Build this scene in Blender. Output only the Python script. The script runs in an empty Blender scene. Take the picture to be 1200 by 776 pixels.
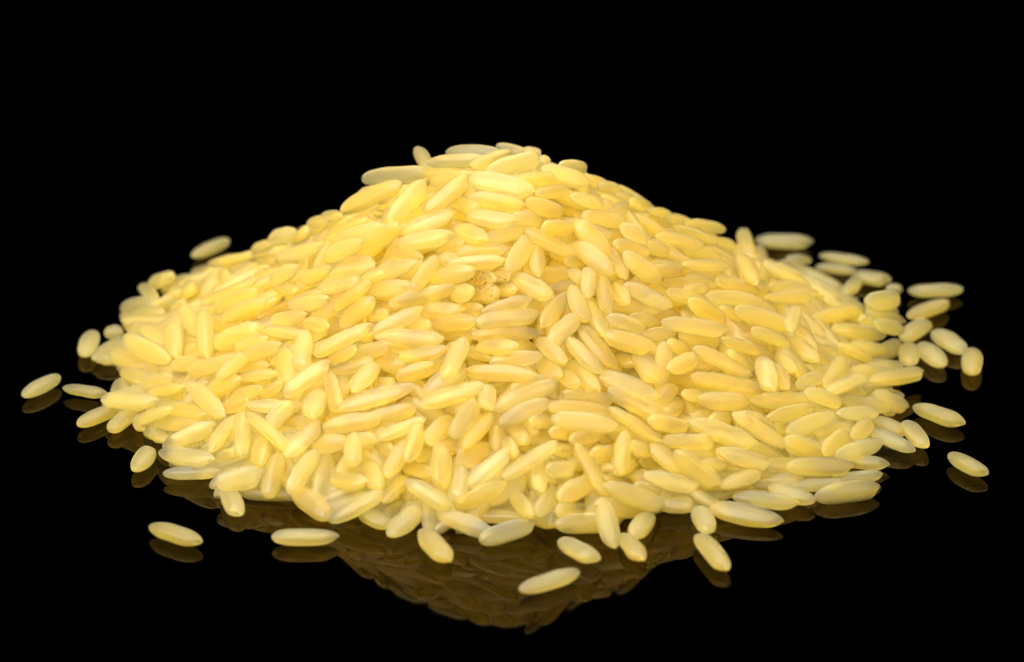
import bpy, bmesh, math, random
import numpy as np
from mathutils import Vector, Matrix, Quaternion

# ---------------------------------------------------------------- camera, light, exposure
# one Blender unit is one centimetre: a rice grain is about 0.7 long
scene = bpy.context.scene
scene.unit_settings.scale_length = 0.01
COL = scene.collection

def link(o):
    COL.objects.link(o)
    return o

cam_d = bpy.data.cameras.new('camera')
cam = link(bpy.data.objects.new('camera', cam_d))
CAM = Vector((0.0943, -33.1381, 14.0663))
PITCH = 0.383870
cam.location = CAM
cam.rotation_euler = (math.pi / 2 - PITCH, 0, 0)
cam_d.sensor_width = 36.0
cam_d.lens = 114.480
cam_d.clip_start = 0.5
cam_d.clip_end = 500
cam_d.dof.use_dof = True
cam_d.dof.focus_distance = 34.2
cam_d.dof.aperture_fstop = 0.26
cam_d.dof.aperture_blades = 9
scene.camera = cam

world = bpy.data.worlds.new('World')
scene.world = world
world.use_nodes = True
world.node_tree.nodes['Background'].inputs['Color'].default_value = (0, 0, 0, 1)
world.node_tree.nodes['Background'].inputs['Strength'].default_value = 0.0

def area(name, loc, aim, sx, sy, power, col, spread=180):
    l = bpy.data.lights.new(name, 'AREA')
    l.shape = 'RECTANGLE'; l.size = sx; l.size_y = sy; l.energy = power; l.color = col
    l.spread = math.radians(spread)
    o = link(bpy.data.objects.new(name, l))
    o.location = loc
    o.rotation_euler = (Vector(aim) - Vector(loc)).to_track_quat('-Z', 'Y').to_euler()
    return o

WARM = (1.0, 0.95, 0.86)
area('softbox_key', (-18, -16, 34), (0, 0, 0.8), 38, 34, 47500, WARM)
area('softbox_fill', (26, -32, 24), (0, 0, 0.8), 26, 26, 10500, WARM)
area('softbox_back', (2, 20, 38), (0, 0, 0.8), 34, 14, 13000, WARM)

scene.view_settings.view_transform = 'Standard'
scene.view_settings.look = 'None'
scene.view_settings.exposure = 0.0
scene.view_settings.gamma = 1.0
scene.view_settings.use_curve_mapping = False
scene.cycles.max_bounces = 160
scene.cycles.volume_bounces = 160
scene.cycles.diffuse_bounces = 8
scene.cycles.glossy_bounces = 4
scene.cycles.transmission_bounces = 160
scene.cycles.sample_clamp_indirect = 0.0
scene.cycles.caustics_reflective = False

# ---------------------------------------------------------------- materials
def mat(name):
    m = bpy.data.materials.new(name); m.use_nodes = True
    nt = m.node_tree; nt.nodes.clear()
    def N(t, **kw):
        n = nt.nodes.new(t)
        for k, v in kw.items(): setattr(n, k, v)
        return n
    out = N('ShaderNodeOutputMaterial')
    b = N('ShaderNodeBsdfPrincipled')
    nt.links.new(b.outputs[0], out.inputs[0])
    return m, nt, N, b

TABLE, nt, N, b = mat('glossy_black_acrylic')
# polished black acrylic whose gloss colour is tinted amber to warm the reflections
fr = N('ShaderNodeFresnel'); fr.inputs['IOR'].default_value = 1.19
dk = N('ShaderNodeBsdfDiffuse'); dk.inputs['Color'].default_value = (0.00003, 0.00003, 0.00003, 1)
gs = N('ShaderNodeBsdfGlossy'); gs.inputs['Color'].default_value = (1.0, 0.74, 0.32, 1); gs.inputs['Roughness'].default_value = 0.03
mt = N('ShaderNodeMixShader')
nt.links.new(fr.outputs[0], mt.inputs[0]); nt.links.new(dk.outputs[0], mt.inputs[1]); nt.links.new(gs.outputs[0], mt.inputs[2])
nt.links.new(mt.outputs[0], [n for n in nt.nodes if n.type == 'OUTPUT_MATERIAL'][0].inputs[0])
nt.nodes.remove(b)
BACKDROP, nt, N, b = mat('black_velvet')
b.inputs['Base Color'].default_value = (0.00003, 0.00003, 0.00003, 1)
b.inputs['Roughness'].default_value = 1.0
b.inputs['Specular IOR Level'].default_value = 0.0

def rice(name, island, specks=False):
    """Parboiled rice: waxy, translucent, warm yellow all through, with a paler
    chalky streak along some grains and a fine scuffed surface."""
    m, nt, N, b = mat(name)
    L = nt.links.new
    def math_(op, a, c=None, clamp=False):
        n = N('ShaderNodeMath', operation=op, use_clamp=clamp)
        for k, v in enumerate((a, c)):
            if v is None: continue
            if isinstance(v, (int, float)): n.inputs[k].default_value = v
            else: L(v, n.inputs[k])
        return n.outputs[0]
    if island:
        rv = N('ShaderNodeNewGeometry').outputs['Random Per Island']
    else:
        rv = N('ShaderNodeObjectInfo').outputs['Random']
    uv = N('ShaderNodeUVMap').outputs['UV']
    # one colour per grain
    ramp = N('ShaderNodeValToRGB')
    e = ramp.color_ramp.elements
    e[0].position = 0.0; e[0].color = (0.93, 0.70, 0.12, 1)
    e[1].position = 1.0; e[1].color = (0.95, 0.82, 0.34, 1)
    x = e.new(0.45); x.color = (0.94, 0.76, 0.17, 1)
    x = e.new(0.8); x.color = (0.945, 0.79, 0.24, 1)
    L(rv, ramp.inputs['Fac'])
    # chalky lengthwise streaks, different on each grain
    off = N('ShaderNodeCombineXYZ')
    L(math_('MULTIPLY', rv, 37.0), off.inputs[0]); L(math_('MULTIPLY', rv, 91.0), off.inputs[1])
    L(math_('MULTIPLY', rv, 53.0), off.inputs[2])
    add = N('ShaderNodeVectorMath', operation='ADD'); L(uv, add.inputs[0]); L(off.outputs[0], add.inputs[1])
    sc = N('ShaderNodeVectorMath', operation='MULTIPLY'); L(add.outputs[0], sc.inputs[0]); sc.inputs[1].default_value = (1.6, 7.0, 1.0)
    st = N('ShaderNodeTexNoise'); st.inputs['Scale'].default_value = 1.0; st.inputs['Detail'].default_value = 4.0
    L(sc.outputs[0], st.inputs['Vector'])
    sm = N('ShaderNodeMapRange'); sm.inputs[1].default_value = 0.52; sm.inputs[2].default_value = 0.75
    L(st.outputs['Fac'], sm.inputs[0])
    mx = N('ShaderNodeMix', data_type='RGBA')
    L(math_('MULTIPLY', sm.outputs[0], 0.5), mx.inputs['Factor'])
    L(ramp.outputs['Color'], mx.inputs[6]); mx.inputs[7].default_value = (0.95, 0.90, 0.68, 1)
    col = mx.outputs[2]
    tc = N('ShaderNodeTexCoord').outputs['Object']
    geo = N('ShaderNodeNewGeometry').outputs['Position']
    # a few small brown scuffs
    vor = N('ShaderNodeTexNoise'); vor.inputs['Scale'].default_value = 9.0; vor.inputs['Detail'].default_value = 3.0
    L(geo, vor.inputs['Vector'])
    sp = N('ShaderNodeMapRange')
    sp.inputs[1].default_value = 0.735; sp.inputs[2].default_value = 0.80
    L(vor.outputs['Fac'], sp.inputs[0])
    mx2 = N('ShaderNodeMix', data_type='RGBA'); L(math_('MULTIPLY', sp.outputs[0], 0.35), mx2.inputs['Factor'])
    L(col, mx2.inputs[6]); mx2.inputs[7].default_value = (0.45, 0.26, 0.08, 1)
    col = mx2.outputs[2]
    spk = sp.outputs[0]
    # tiny pale flecks: sparkle of the waxy skin painted into the colour
    glint = N('ShaderNodeTexNoise'); glint.inputs['Scale'].default_value = 38.0; glint.inputs['Detail'].default_value = 2.0
    L(geo, glint.inputs['Vector'])
    glint_r = N('ShaderNodeMapRange'); glint_r.inputs[1].default_value = 0.70; glint_r.inputs[2].default_value = 0.76
    L(glint.outputs['Fac'], glint_r.inputs[0])
    mx4 = N('ShaderNodeMix', data_type='RGBA'); L(glint_r.outputs[0], mx4.inputs['Factor'])
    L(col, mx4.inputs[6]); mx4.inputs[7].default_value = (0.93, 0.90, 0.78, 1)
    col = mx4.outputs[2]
    spk = math_('MAXIMUM', spk, glint_r.outputs[0])
    if specks:
        n1 = N('ShaderNodeTexNoise'); n1.inputs['Scale'].default_value = 12.0; n1.inputs['Detail'].default_value = 3.0
        n1.inputs['Distortion'].default_value = 2.2
        L(geo, n1.inputs['Vector'])
        r1 = N('ShaderNodeMapRange'); r1.inputs[1].default_value = 0.60; r1.inputs[2].default_value = 0.63
        L(n1.outputs['Fac'], r1.inputs[0])
        mx3 = N('ShaderNodeMix', data_type='RGBA'); L(math_('MULTIPLY', r1.outputs[0], 0.9), mx3.inputs['Factor'])
        L(col, mx3.inputs[6]); mx3.inputs[7].default_value = (0.25, 0.06, 0.015, 1)
        col = mx3.outputs[2]; spk = math_('MAXIMUM', spk, r1.outputs[0])
    # waxy sheen, unevenly polished
    rn = N('ShaderNodeTexNoise'); rn.inputs['Scale'].default_value = 14.0; rn.inputs['Detail'].default_value = 3.0
    L(geo, rn.inputs['Vector'])
    rr = N('ShaderNodeMapRange'); rr.inputs[3].default_value = 0.20; rr.inputs[4].default_value = 0.48
    L(rn.outputs['Fac'], rr.inputs[0])
    # fine relief: scuffs plus faint lengthwise grooves
    bn = N('ShaderNodeTexNoise'); bn.inputs['Scale'].default_value = 42.0; bn.inputs['Detail'].default_value = 4.0
    L(geo, bn.inputs['Vector'])
    hgt = math_('ADD', math_('MULTIPLY', bn.outputs['Fac'], 0.6), math_('MULTIPLY', st.outputs['Fac'], 0.7))
    bp = N('ShaderNodeBump'); bp.inputs['Strength'].default_value = 0.6; bp.inputs['Distance'].default_value = 0.012
    L(hgt, bp.inputs['Height'])
    # waxy translucent body: a frosted skin over a cloudy, blue-absorbing inside
    out = [n for n in nt.nodes if n.type == 'OUTPUT_MATERIAL'][0]
    nt.nodes.remove(b)
    rf = N('ShaderNodeBsdfGlass', distribution='MULTI_GGX'); rf.inputs['IOR'].default_value = 1.12; rf.inputs['Roughness'].default_value = 0.6
    L(bp.outputs[0], rf.inputs['Normal'])
    gl = N('ShaderNodeBsdfGlossy'); L(rr.outputs[0], gl.inputs['Roughness']); L(bp.outputs[0], gl.inputs['Normal'])
    fr = N('ShaderNodeFresnel'); fr.inputs['IOR'].default_value = 1.42; L(bp.outputs[0], fr.inputs['Normal'])
    df = N('ShaderNodeBsdfDiffuse'); L(col, df.inputs['Color']); L(bp.outputs[0], df.inputs['Normal'])
    body = N('ShaderNodeMixShader')
    L(math_('ADD', math_('MULTIPLY', sm.outputs[0], 0.12), math_('ADD', 0.01, math_('MULTIPLY', spk, 0.9 if specks else 0.5))), body.inputs[0])
    L(rf.outputs[0], body.inputs[1]); L(df.outputs[0], body.inputs[2])
    back = N('ShaderNodeNewGeometry').outputs['Backfacing']
    fac = math_('MULTIPLY', fr.outputs[0], math_('SUBTRACT', 1.0, back))
    m2 = N('ShaderNodeMixShader'); L(fac, m2.inputs[0]); L(body.outputs[0], m2.inputs[1]); L(gl.outputs[0], m2.inputs[2])
    L(m2.outputs[0], out.inputs[0])
    vs = N('ShaderNodeVolumeScatter'); vs.inputs['Density'].default_value = 2.4
    vs.inputs['Color'].default_value = (1, 1, 1, 1); vs.inputs['Anisotropy'].default_value = 0.0
    va = N('ShaderNodeVolumeAbsorption'); va.inputs['Color'].default_value = (0.9992, 0.904, 0.0, 1)
    va.inputs['Density'].default_value = 9.0
    if not island:
        dn = N('ShaderNodeMapRange'); dn.inputs[3].default_value = 11.0; dn.inputs[4].default_value = 5.5
        L(rv, dn.inputs[0]); L(dn.outputs[0], va.inputs['Density'])
    ad = N('ShaderNodeAddShader'); L(vs.outputs[0], ad.inputs[0]); L(va.outputs[0], ad.inputs[1])
    L(ad.outputs[0], out.inputs['Volume'])
    return m

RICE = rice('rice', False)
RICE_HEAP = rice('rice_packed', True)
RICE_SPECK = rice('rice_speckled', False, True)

# ---------------------------------------------------------------- the setting
def sheet(name, corners, thick, m):
    bm = bmesh.new()
    v = [bm.verts.new(c) for c in corners]
    bm.faces.new(v)
    r = bmesh.ops.extrude_face_region(bm, geom=bm.faces[:])
    for x in r['geom']:
        if isinstance(x, bmesh.types.BMVert): x.co += Vector(thick)
    bmesh.ops.recalc_face_normals(bm, faces=bm.faces)
    me = bpy.data.meshes.new(name); bm.to_mesh(me); bm.free()
    me.materials.append(m)
    o = link(bpy.data.objects.new(name, me)); o['kind'] = 'structure'
    return o

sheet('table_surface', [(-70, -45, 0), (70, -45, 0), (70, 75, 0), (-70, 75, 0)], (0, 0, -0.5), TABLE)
sheet('black_backdrop', [(-90, 75.3, -1), (90, 75.3, -1), (90, 75.3, 70), (-90, 75.3, 70)], (0, 0.4, 0), BACKDROP)

# ---------------------------------------------------------------- rice grain shapes
def grain_mesh(seed, nu, nv, kind='whole'):
    """One grain along x from -1 to 1, half width 1 in y and half thickness 1 in z:
    blunt rounded ends, a bitten germ end, a slight bow and shallow lengthwise ridges."""
    r = random.Random(seed)
    px, py = r.uniform(2.2, 3.6), r.uniform(2.0, 3.3)          # how full each end is
    r_pow = r.uniform(.45, .54)
    if kind == 'broken': py = 8.0
    bow_y, bow_z = r.uniform(-.14, .14), r.uniform(-.08, .08)
    notch = r.uniform(.15, .5) if r.random() < .75 else 0.0
    if kind == 'plain': notch = 0.0
    nside = r.choice((-1, 1))
    ridge = r.uniform(.02, .06); rph = r.uniform(0, 6.28)
    wob = [r.uniform(-.035, .035) for _ in range(5)]
    xs = [-math.cos(math.pi * i / nu) for i in range(nu + 1)]
    verts, faces, uvs = [], [], []
    def ring(x):
        p = px if x < 0 else py
        a = max(0.0, 1 - abs(x) ** p) ** r_pow
        a *= 1 + wob[0] * math.sin(3 * x + wob[1] * 90) + wob[2] * math.sin(7 * x + wob[3] * 90)
        return a
    for i, x in enumerate(xs):
        a = ring(x)
        xx = x
        for j in range(nv):
            t = 2 * math.pi * j / nv
            c, s = math.cos(t), math.sin(t)
            e = 2 / 2.25
            y = math.copysign(abs(c) ** e, c) * a
            z = math.copysign(abs(s) ** e, s) * a
            g = 1 + ridge * math.cos(6 * t + rph) * (1 - x * x)
            y *= g; z *= g
            x2 = xx
            if kind == 'broken':                                # snapped across, a little on the slant
                if x > 0: x2 += (.12 * y - .09 * z) * x
            elif notch and x > .55:                             # the germ end is cut on a slant
                k = (x - .55) / .45
                side = .5 + .5 * nside * (y if a == 0 else y / max(a, 1e-6))
                x2 -= notch * .42 * k * side
                y -= nside * notch * .10 * k
            y += bow_y * (1 - x * x) - bow_y * .5
            z += bow_z * (1 - x * x) - bow_z * .5
            verts.append((x2, y, z))
    for i in range(nu):
        for j in range(nv):
            k = (j + 1) % nv
            faces.append((i * nv + j, i * nv + k, (i + 1) * nv + k, (i + 1) * nv + j))
            uvs += [(i / nu, j / nv), (i / nu, (j + 1) / nv), ((i + 1) / nu, (j + 1) / nv), ((i + 1) / nu, j / nv)]
    return verts, faces, uvs

def unpack(rows):
    """Rows of nine whole numbers: centre x y z, half length, half width, half thickness
    in hundredths of a millimetre, and heading, tilt and roll in degrees."""
    a = np.array(rows, float)
    rots = [Matrix.Rotation(math.radians(h), 3, 'Z') @ Matrix.Rotation(-math.radians(t), 3, 'Y') @ Matrix.Rotation(math.radians(r), 3, 'X')
            for h, t, r in a[:, 3:6]]
    return a[:, :3] / 1000, rots, a[:, 6:9] / 1000

# resting places of the grains
GRAINS = [
    (2454,-3473,91,-23,-2,26,394,115,79), (-1296,-2376,907,4,16,24,427,103,71), (3526,-2909,75,16,0,74,363,117,81), (-13,-507,2555,-24,-4,38,389,121,84),
    (2271,-2538,564,-5,-20,40,379,108,74), (835,-2817,812,4,-9,44,355,102,70), (-1448,437,2085,-22,29,41,429,115,79), (-971,-1833,1341,-17,4,55,391,94,65),
    (-1017,-382,2317,42,32,43,339,122,84), (-23,-2334,1151,-18,4,66,401,93,64), (1970,-3097,417,-18,-34,73,301,104,72), (3273,-2569,207,9,-6,54,369,97,67),
    (1322,-3477,299,-6,-20,47,329,103,71), (59,-1875,1577,11,2,45,352,93,65), (58,-3890,101,26,5,42,325,100,69), (-514,-2550,997,-3,18,41,350,95,66),
    (-850,-1462,1665,-6,17,76,372,89,62), (-1952,-3983,88,0,0,0,338,112,77), (2028,-1348,1276,23,-16,30,428,100,69), (-1543,-2569,693,-8,14,55,332,102,71),
    (-2037,-1910,918,18,30,34,308,104,72), (1365,-2451,866,-14,-24,24,334,109,75), (236,-2543,996,23,14,52,365,92,64), (-1463,-3508,199,16,23,8,318,110,76),
    (2321,-1854,834,14,-18,33,406,99,69), (-1667,-1626,1239,-1,28,33,357,95,65), (-3917,-35,480,-49,-1,67,447,116,80), (1047,-3879,185,-83,-18,-24,350,113,78),
    (2673,-3138,97,-7,-4,7,344,107,74), (279,-3244,594,28,22,6,359,94,65), (-4021,-928,253,-32,10,21,397,111,77), (2821,-378,980,35,-26,55,449,113,78),
    (1301,-2288,991,-16,-17,25,328,113,78), (2650,-2337,518,-20,-27,31,336,86,60), (-593,-528,2459,30,30,38,320,101,70), (458,-4955,88,36,0,0,358,102,71),
    (-378,-3728,123,-31,-8,50,342,100,69), (2288,-2078,738,21,-11,78,305,99,68), (-1928,-3238,105,-56,-5,11,345,127,85), (-2679,-2899,227,12,7,64,256,112,78),
    (4337,-162,210,40,-8,5,446,119,82), (-734,-3506,323,-32,-17,42,310,94,65), (-2343,-2843,239,78,31,1,290,110,76), (-3291,-2288,198,-40,9,33,412,99,69),
    (1727,-3153,312,0,-14,39,317,89,61), (1313,-1899,1323,-4,-15,50,281,104,71), (-2028,-2937,328,56,29,38,301,100,69), (-820,-933,2094,-15,15,37,321,105,73),
    (-3276,-1953,287,-1,25,62,326,100,69), (956,-1095,1945,-44,-18,42,305,110,76), (-211,-3467,319,20,20,66,289,96,66), (-668,-4175,88,-68,0,0,378,117,81),
    (2305,-1588,974,-1,-27,27,355,86,60), (-127,-3329,542,27,32,28,285,91,63), (-3247,-3919,88,-36,0,0,338,109,75), (-1093,-1636,1447,9,25,57,303,94,65),
    (2058,-4328,88,-74,0,0,407,108,74), (4693,-950,88,-46,0,0,350,119,82), (-59,-738,2449,-14,-5,78,317,95,66), (-1326,-596,1985,-22,38,77,316,106,73),
    (217,-2731,890,25,15,42,305,92,63), (-1223,709,2228,-37,15,73,449,100,69), (854,-3709,105,12,-4,54,337,105,72), (897,-3266,491,-55,-37,-2,335,86,60),
    (2464,-2738,381,10,-22,63,300,92,63), (979,-1890,1264,-42,-34,19,306,99,68), (-3126,-1602,545,-59,-5,38,429,101,69), (2938,-1629,550,35,-13,50,448,95,66),
    (17,-1951,1432,1,2,56,350,86,60), (-2046,-2634,546,35,30,15,272,96,66), (1213,-3059,593,-97,-24,-13,298,92,63), (-978,-3671,109,63,4,0,318,123,85),
    (-3237,-446,816,-84,-16,-9,449,99,68), (-123,-972,2342,-28,2,39,295,100,69), (-620,-3295,534,-89,-26,-12,275,107,74), (486,-1063,2110,-18,-22,48,311,86,60),
    (-386,-2793,852,59,27,32,279,99,68), (-852,-2120,1106,5,18,65,271,98,68), (297,-1592,1822,-43,-7,46,287,109,75), (951,-845,2068,-34,-37,25,272,116,80),
    (101,-147,2650,35,1,59,345,102,70), (-487,-2265,1306,67,27,-27,293,117,81), (1358,-2712,742,-26,-25,-5,338,86,60), (667,-92,2513,10,-20,36,287,107,74),
    (-1532,-1277,1414,-31,40,61,300,110,76), (1470,-979,1800,24,-40,53,299,106,73), (3225,-1887,399,47,-4,70,412,95,66), (3728,-2062,176,46,-7,86,410,98,68),
    (-2704,-2266,449,-87,-20,0,336,94,65), (1524,-1228,1567,2,-29,67,298,86,60), (169,-1268,2064,63,22,39,279,109,75), (4268,928,672,42,-8,43,295,121,84),
    (750,-4286,88,-51,0,0,296,105,73), (752,-3380,336,46,4,34,289,107,74), (1885,-2749,576,12,-7,24,278,90,62), (3991,780,343,32,-18,58,427,91,63),
    (3012,-1892,518,43,-9,87,378,86,60), (2509,-390,1208,35,-18,58,429,87,60), (834,-2110,1267,-52,-21,-11,298,103,71), (3137,-2265,275,30,-30,61,308,112,77),
    (-796,-704,2194,1,26,43,291,101,70), (794,-2604,860,3,-9,32,347,95,66), (-2847,-727,896,-20,21,71,309,118,81), (-3202,-2469,99,-1,2,0,316,96,67),
    (2776,-1456,777,-81,-19,16,280,111,76), (5107,2758,88,6,0,0,334,113,78), (142,-2224,1265,7,4,52,285,86,60), (3452,4419,88,-6,0,0,359,117,81),
    (3769,1047,471,45,-8,20,448,97,67), (632,-1858,1445,43,25,33,248,103,71), (-2812,-262,1036,-25,28,49,336,88,61), (-1710,-479,1811,-35,29,83,305,97,67),
    (-522,-1374,1860,-28,21,69,293,99,69), (2169,-963,1292,36,-35,51,318,111,77), (-2419,-2411,540,-48,-15,-10,357,86,60), (-2107,-1482,1070,-93,-27,11,271,102,70),
    (-278,-1339,1987,-12,10,70,334,86,60), (-592,-2311,1073,23,27,35,275,112,77), (4833,-2233,88,-59,0,0,310,106,73), (1945,307,1614,43,-22,36,429,89,61),
    (-1035,-2724,706,16,18,0,290,89,62), (-493,-1773,1488,-29,15,62,286,89,61), (-1595,-1193,1560,-16,38,16,274,105,73), (-819,-2055,1258,-21,18,29,295,86,60),
    (1477,-2050,1109,-67,-17,7,268,108,75), (-3102,-887,647,-25,23,69,361,92,63), (-2257,509,1415,-46,24,67,429,86,60), (-1424,-2125,1027,63,12,0,282,103,71),
    (448,-789,2401,40,-26,59,298,95,66), (-1194,-2474,736,0,19,70,326,102,71), (-809,-1310,1866,60,20,26,293,90,62), (-505,432,2503,-20,10,-6,365,109,76),
    (-3631,28,552,-83,-11,24,377,115,80), (-250,-2848,749,60,18,0,304,89,61), (790,-1535,1608,-72,-28,-13,261,104,72), (4961,2152,88,41,0,0,372,109,75),
    (5063,1151,88,-67,0,0,328,130,85), (-900,-2978,658,77,21,27,280,92,63), (35,-3347,284,26,21,34,296,96,66), (-303,-3003,529,42,9,43,254,101,70),
    (3196,828,743,44,-15,45,429,86,60), (-1514,-2961,576,-88,-31,24,215,103,71), (-5080,-139,88,60,0,0,339,104,71), (889,-2409,912,2,-12,92,287,96,66),
    (-2269,-1610,920,-79,-21,22,295,108,74), (-638,-2754,705,65,5,38,306,107,74), (-4118,157,262,-52,4,28,428,116,80), (535,-1637,1584,63,13,64,320,89,61),
    (1070,-1411,1660,-86,-22,-22,302,91,63), (-1306,-3134,372,-77,-5,20,304,106,73), (4109,-1663,106,-43,-6,-14,304,108,75), (1071,-388,2129,36,-19,38,314,102,70),
    (-1941,-2236,774,-97,-2,0,331,113,78), (-209,-1216,2078,-5,6,54,284,86,60), (1701,-2607,702,27,-20,37,266,90,62), (2708,637,1161,-83,-2,-6,449,106,73),
    (1668,-2956,473,-35,-27,19,242,95,65), (-335,-1108,2225,-54,0,18,290,100,69), (-2926,98,1024,-31,26,83,335,86,60), (2014,-3582,88,-82,0,0,276,113,78),
    (3401,-1404,479,32,-27,44,291,96,66), (-4358,-954,82,54,-1,0,330,103,71), (1275,-4211,88,-73,0,0,308,100,69), (-635,-1595,1557,-31,8,41,280,99,68),
    (-444,-3395,411,-94,-19,5,250,98,67), (-1165,-1220,1652,-28,13,75,286,90,62), (-1554,-3183,330,-40,9,42,254,91,62), (1396,-3697,88,71,0,0,289,109,76),
    (4820,755,88,-75,0,0,337,124,85), (1877,-1821,1051,56,-5,28,295,104,72), (-2079,-819,1334,-34,19,75,307,86,60), (-60,-2180,1388,-33,14,25,269,86,60),
    (-2913,-2112,388,67,16,-2,308,86,60), (1279,-1688,1438,29,-27,53,269,89,62), (1652,-1889,1027,-99,-44,-24,306,94,65), (5246,555,88,-98,0,0,366,121,83),
    (849,-2266,1086,-65,-13,42,304,98,67), (2941,-2976,88,-38,0,0,283,110,76), (-2742,-3153,79,-75,1,0,334,107,73), (44,-1778,1675,12,11,100,284,86,60),
    (-1072,-3074,530,71,15,12,301,92,63), (501,-2163,1336,-59,-8,31,278,86,60), (2428,-2891,213,43,-2,-15,294,110,76), (-1757,-2126,862,-77,-20,48,292,91,63),
    (-2308,-2179,628,46,25,25,205,99,68), (-1561,-213,1893,-36,25,70,395,92,64), (-1774,-2624,481,-22,25,62,216,107,74), (2219,122,1410,50,-16,14,449,86,60),
    (4374,-1521,108,-77,-2,0,321,102,70), (-1607,-769,1681,-30,20,42,313,91,63), (3474,-2085,261,59,-3,66,312,106,73), (363,-3305,443,-89,-6,-18,315,91,63),
    (4193,-791,178,8,-27,32,229,104,72), (-1207,-1018,1767,-31,26,58,400,86,60), (3889,-1009,238,27,-20,48,344,86,60), (-2558,-1230,947,-35,27,69,305,86,60),
    (3262,-502,664,-68,-5,4,310,98,68), (4728,1491,88,56,0,0,321,124,85), (-1560,-1819,1025,-19,21,37,257,86,60), (-2956,-1362,608,-39,28,44,288,106,73),
    (-3437,-1587,258,-41,12,65,384,86,60), (3580,-723,472,-109,-3,-35,395,103,71), (-3760,-2099,88,81,0,0,298,108,74), (-3586,4190,88,56,0,0,366,103,71),
    (2584,263,1099,49,-24,52,450,94,65), (3796,-1613,208,63,2,32,270,96,66), (-3355,-1479,357,-45,8,35,368,96,66), (-2872,-1312,810,50,18,6,224,86,60),
    (2532,-1119,967,32,-25,27,280,86,60), (-121,47,2661,39,4,9,297,87,60), (-2372,-1974,636,-13,3,23,325,86,60), (-4713,1085,88,-92,0,0,368,114,79),
    (196,-3621,267,-67,-5,47,260,86,60), (-2494,-2526,358,-88,-9,32,282,103,71), (32,-1024,2189,33,1,27,292,90,62), (588,-920,2222,52,-19,104,302,90,62),
    (4119,3805,88,-23,0,0,316,93,64), (3685,-920,437,59,-9,-18,446,108,74), (435,-3546,274,69,7,54,281,91,62), (-1732,-826,1537,-32,21,48,282,86,60),
    (-2293,-839,1170,-45,20,48,309,86,60), (2879,-645,870,33,-29,33,304,86,60), (888,-1440,1807,-92,-12,-8,290,86,60), (-189,-1489,1702,-62,20,61,304,111,77),
    (-4583,-290,88,-22,0,0,277,86,60), (-3042,433,969,-26,29,8,418,86,60), (-15,-3530,102,-12,2,0,349,98,68), (1774,-3218,91,3,1,0,190,115,79),
    (-1399,-1772,1161,-31,25,66,306,86,60), (-4084,-1100,88,69,0,0,280,103,71), (-1087,-3252,274,65,7,-13,272,96,66), (-2384,-140,1394,-37,35,74,259,88,61),
    (2791,-2697,88,14,0,0,334,104,72), (4566,770,88,-97,0,0,298,121,84), (3757,-2159,75,-13,0,0,283,100,69), (2298,1690,1280,54,-20,37,448,86,60),
    (-1271,-3565,87,-49,0,0,235,105,72), (979,-1609,1470,-70,-23,-5,287,89,62), (1165,-3458,164,23,-18,74,283,105,73), (-2024,-391,1496,-49,28,46,290,92,64),
    (900,-349,2315,50,-26,45,319,86,60), (590,-3271,502,45,-18,66,222,88,61), (1418,-1259,1455,23,-13,44,324,86,60), (353,-1229,1986,-88,-16,-9,312,90,62),
    (-4197,1828,264,-36,18,39,325,105,73), (-162,-2588,989,-87,-19,-11,186,102,70), (-850,-3107,411,-56,10,42,297,87,60), (1662,-2206,841,57,9,22,254,103,71),
    (-1179,-1847,1086,-57,3,41,264,109,75), (-3459,271,691,-72,-2,39,449,95,66), (3777,-1332,277,41,-14,12,331,92,63), (1372,-741,1927,36,-23,37,286,86,60),
    (1392,-566,2017,41,-39,78,245,91,63), (470,-2140,1119,-62,-2,42,259,98,68), (-3705,-1399,288,-37,28,11,287,92,63), (-2517,1588,1202,-59,22,41,317,114,79),
    (349,-352,2565,39,-10,19,265,101,70), (528,-412,2447,50,-9,16,290,86,60), (-335,662,2520,-27,8,51,339,86,60), (-3744,-702,379,-38,24,65,273,86,60),
    (-2341,-1020,1076,-43,10,14,286,86,60), (4387,3169,88,-24,0,0,248,108,75), (-3221,2611,526,-25,18,-2,315,86,60), (3649,-2544,79,13,1,0,295,86,60),
    (-3614,-979,398,-47,21,6,335,92,64), (3237,-2749,88,4,0,0,281,86,60), (4299,536,516,48,-24,58,315,86,60), (-2571,-1469,769,-43,20,3,317,90,62),
    (3292,-955,498,59,-7,23,330,86,60), (254,-844,2293,55,-20,86,289,86,60), (1650,-1478,1239,37,-11,62,250,86,60), (2064,-1297,1116,28,-21,55,270,86,60),
    (3158,-180,895,-102,3,-21,430,86,60), (-2814,-1697,526,-52,27,68,276,90,62), (164,-2815,678,-75,8,14,302,97,67), (4003,3455,88,-19,0,0,265,86,60),
    (831,-2904,683,45,-8,44,225,86,60), (-3338,-639,565,-28,16,60,329,93,64), (2831,2560,759,-88,-2,2,430,95,65), (-234,-1357,1821,-55,17,58,313,86,60),
    (-428,-1509,1712,-70,21,45,319,111,77), (722,-3546,165,39,-19,63,276,86,60), (3901,206,337,39,-32,16,295,95,66), (1013,-2977,536,57,-17,84,243,97,67),
    (-3902,558,399,-64,2,15,429,107,74), (-581,-113,2494,-42,22,55,305,86,60), (-1710,119,1832,-36,30,21,360,86,60), (-4004,2378,358,-56,24,24,302,125,85),
    (4092,551,252,45,-18,29,370,86,60), (1969,-497,1423,46,-18,87,399,86,60), (1960,-852,1405,24,-25,44,271,86,60), (4118,-1248,81,-48,-1,0,252,112,78),
    (2953,-1310,670,-83,-2,8,312,86,60), (-1978,-1248,1252,-61,13,37,301,86,60), (1221,-896,1814,-77,-14,1,304,86,60), (1225,-1290,1623,-76,-2,19,284,95,65),
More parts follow.
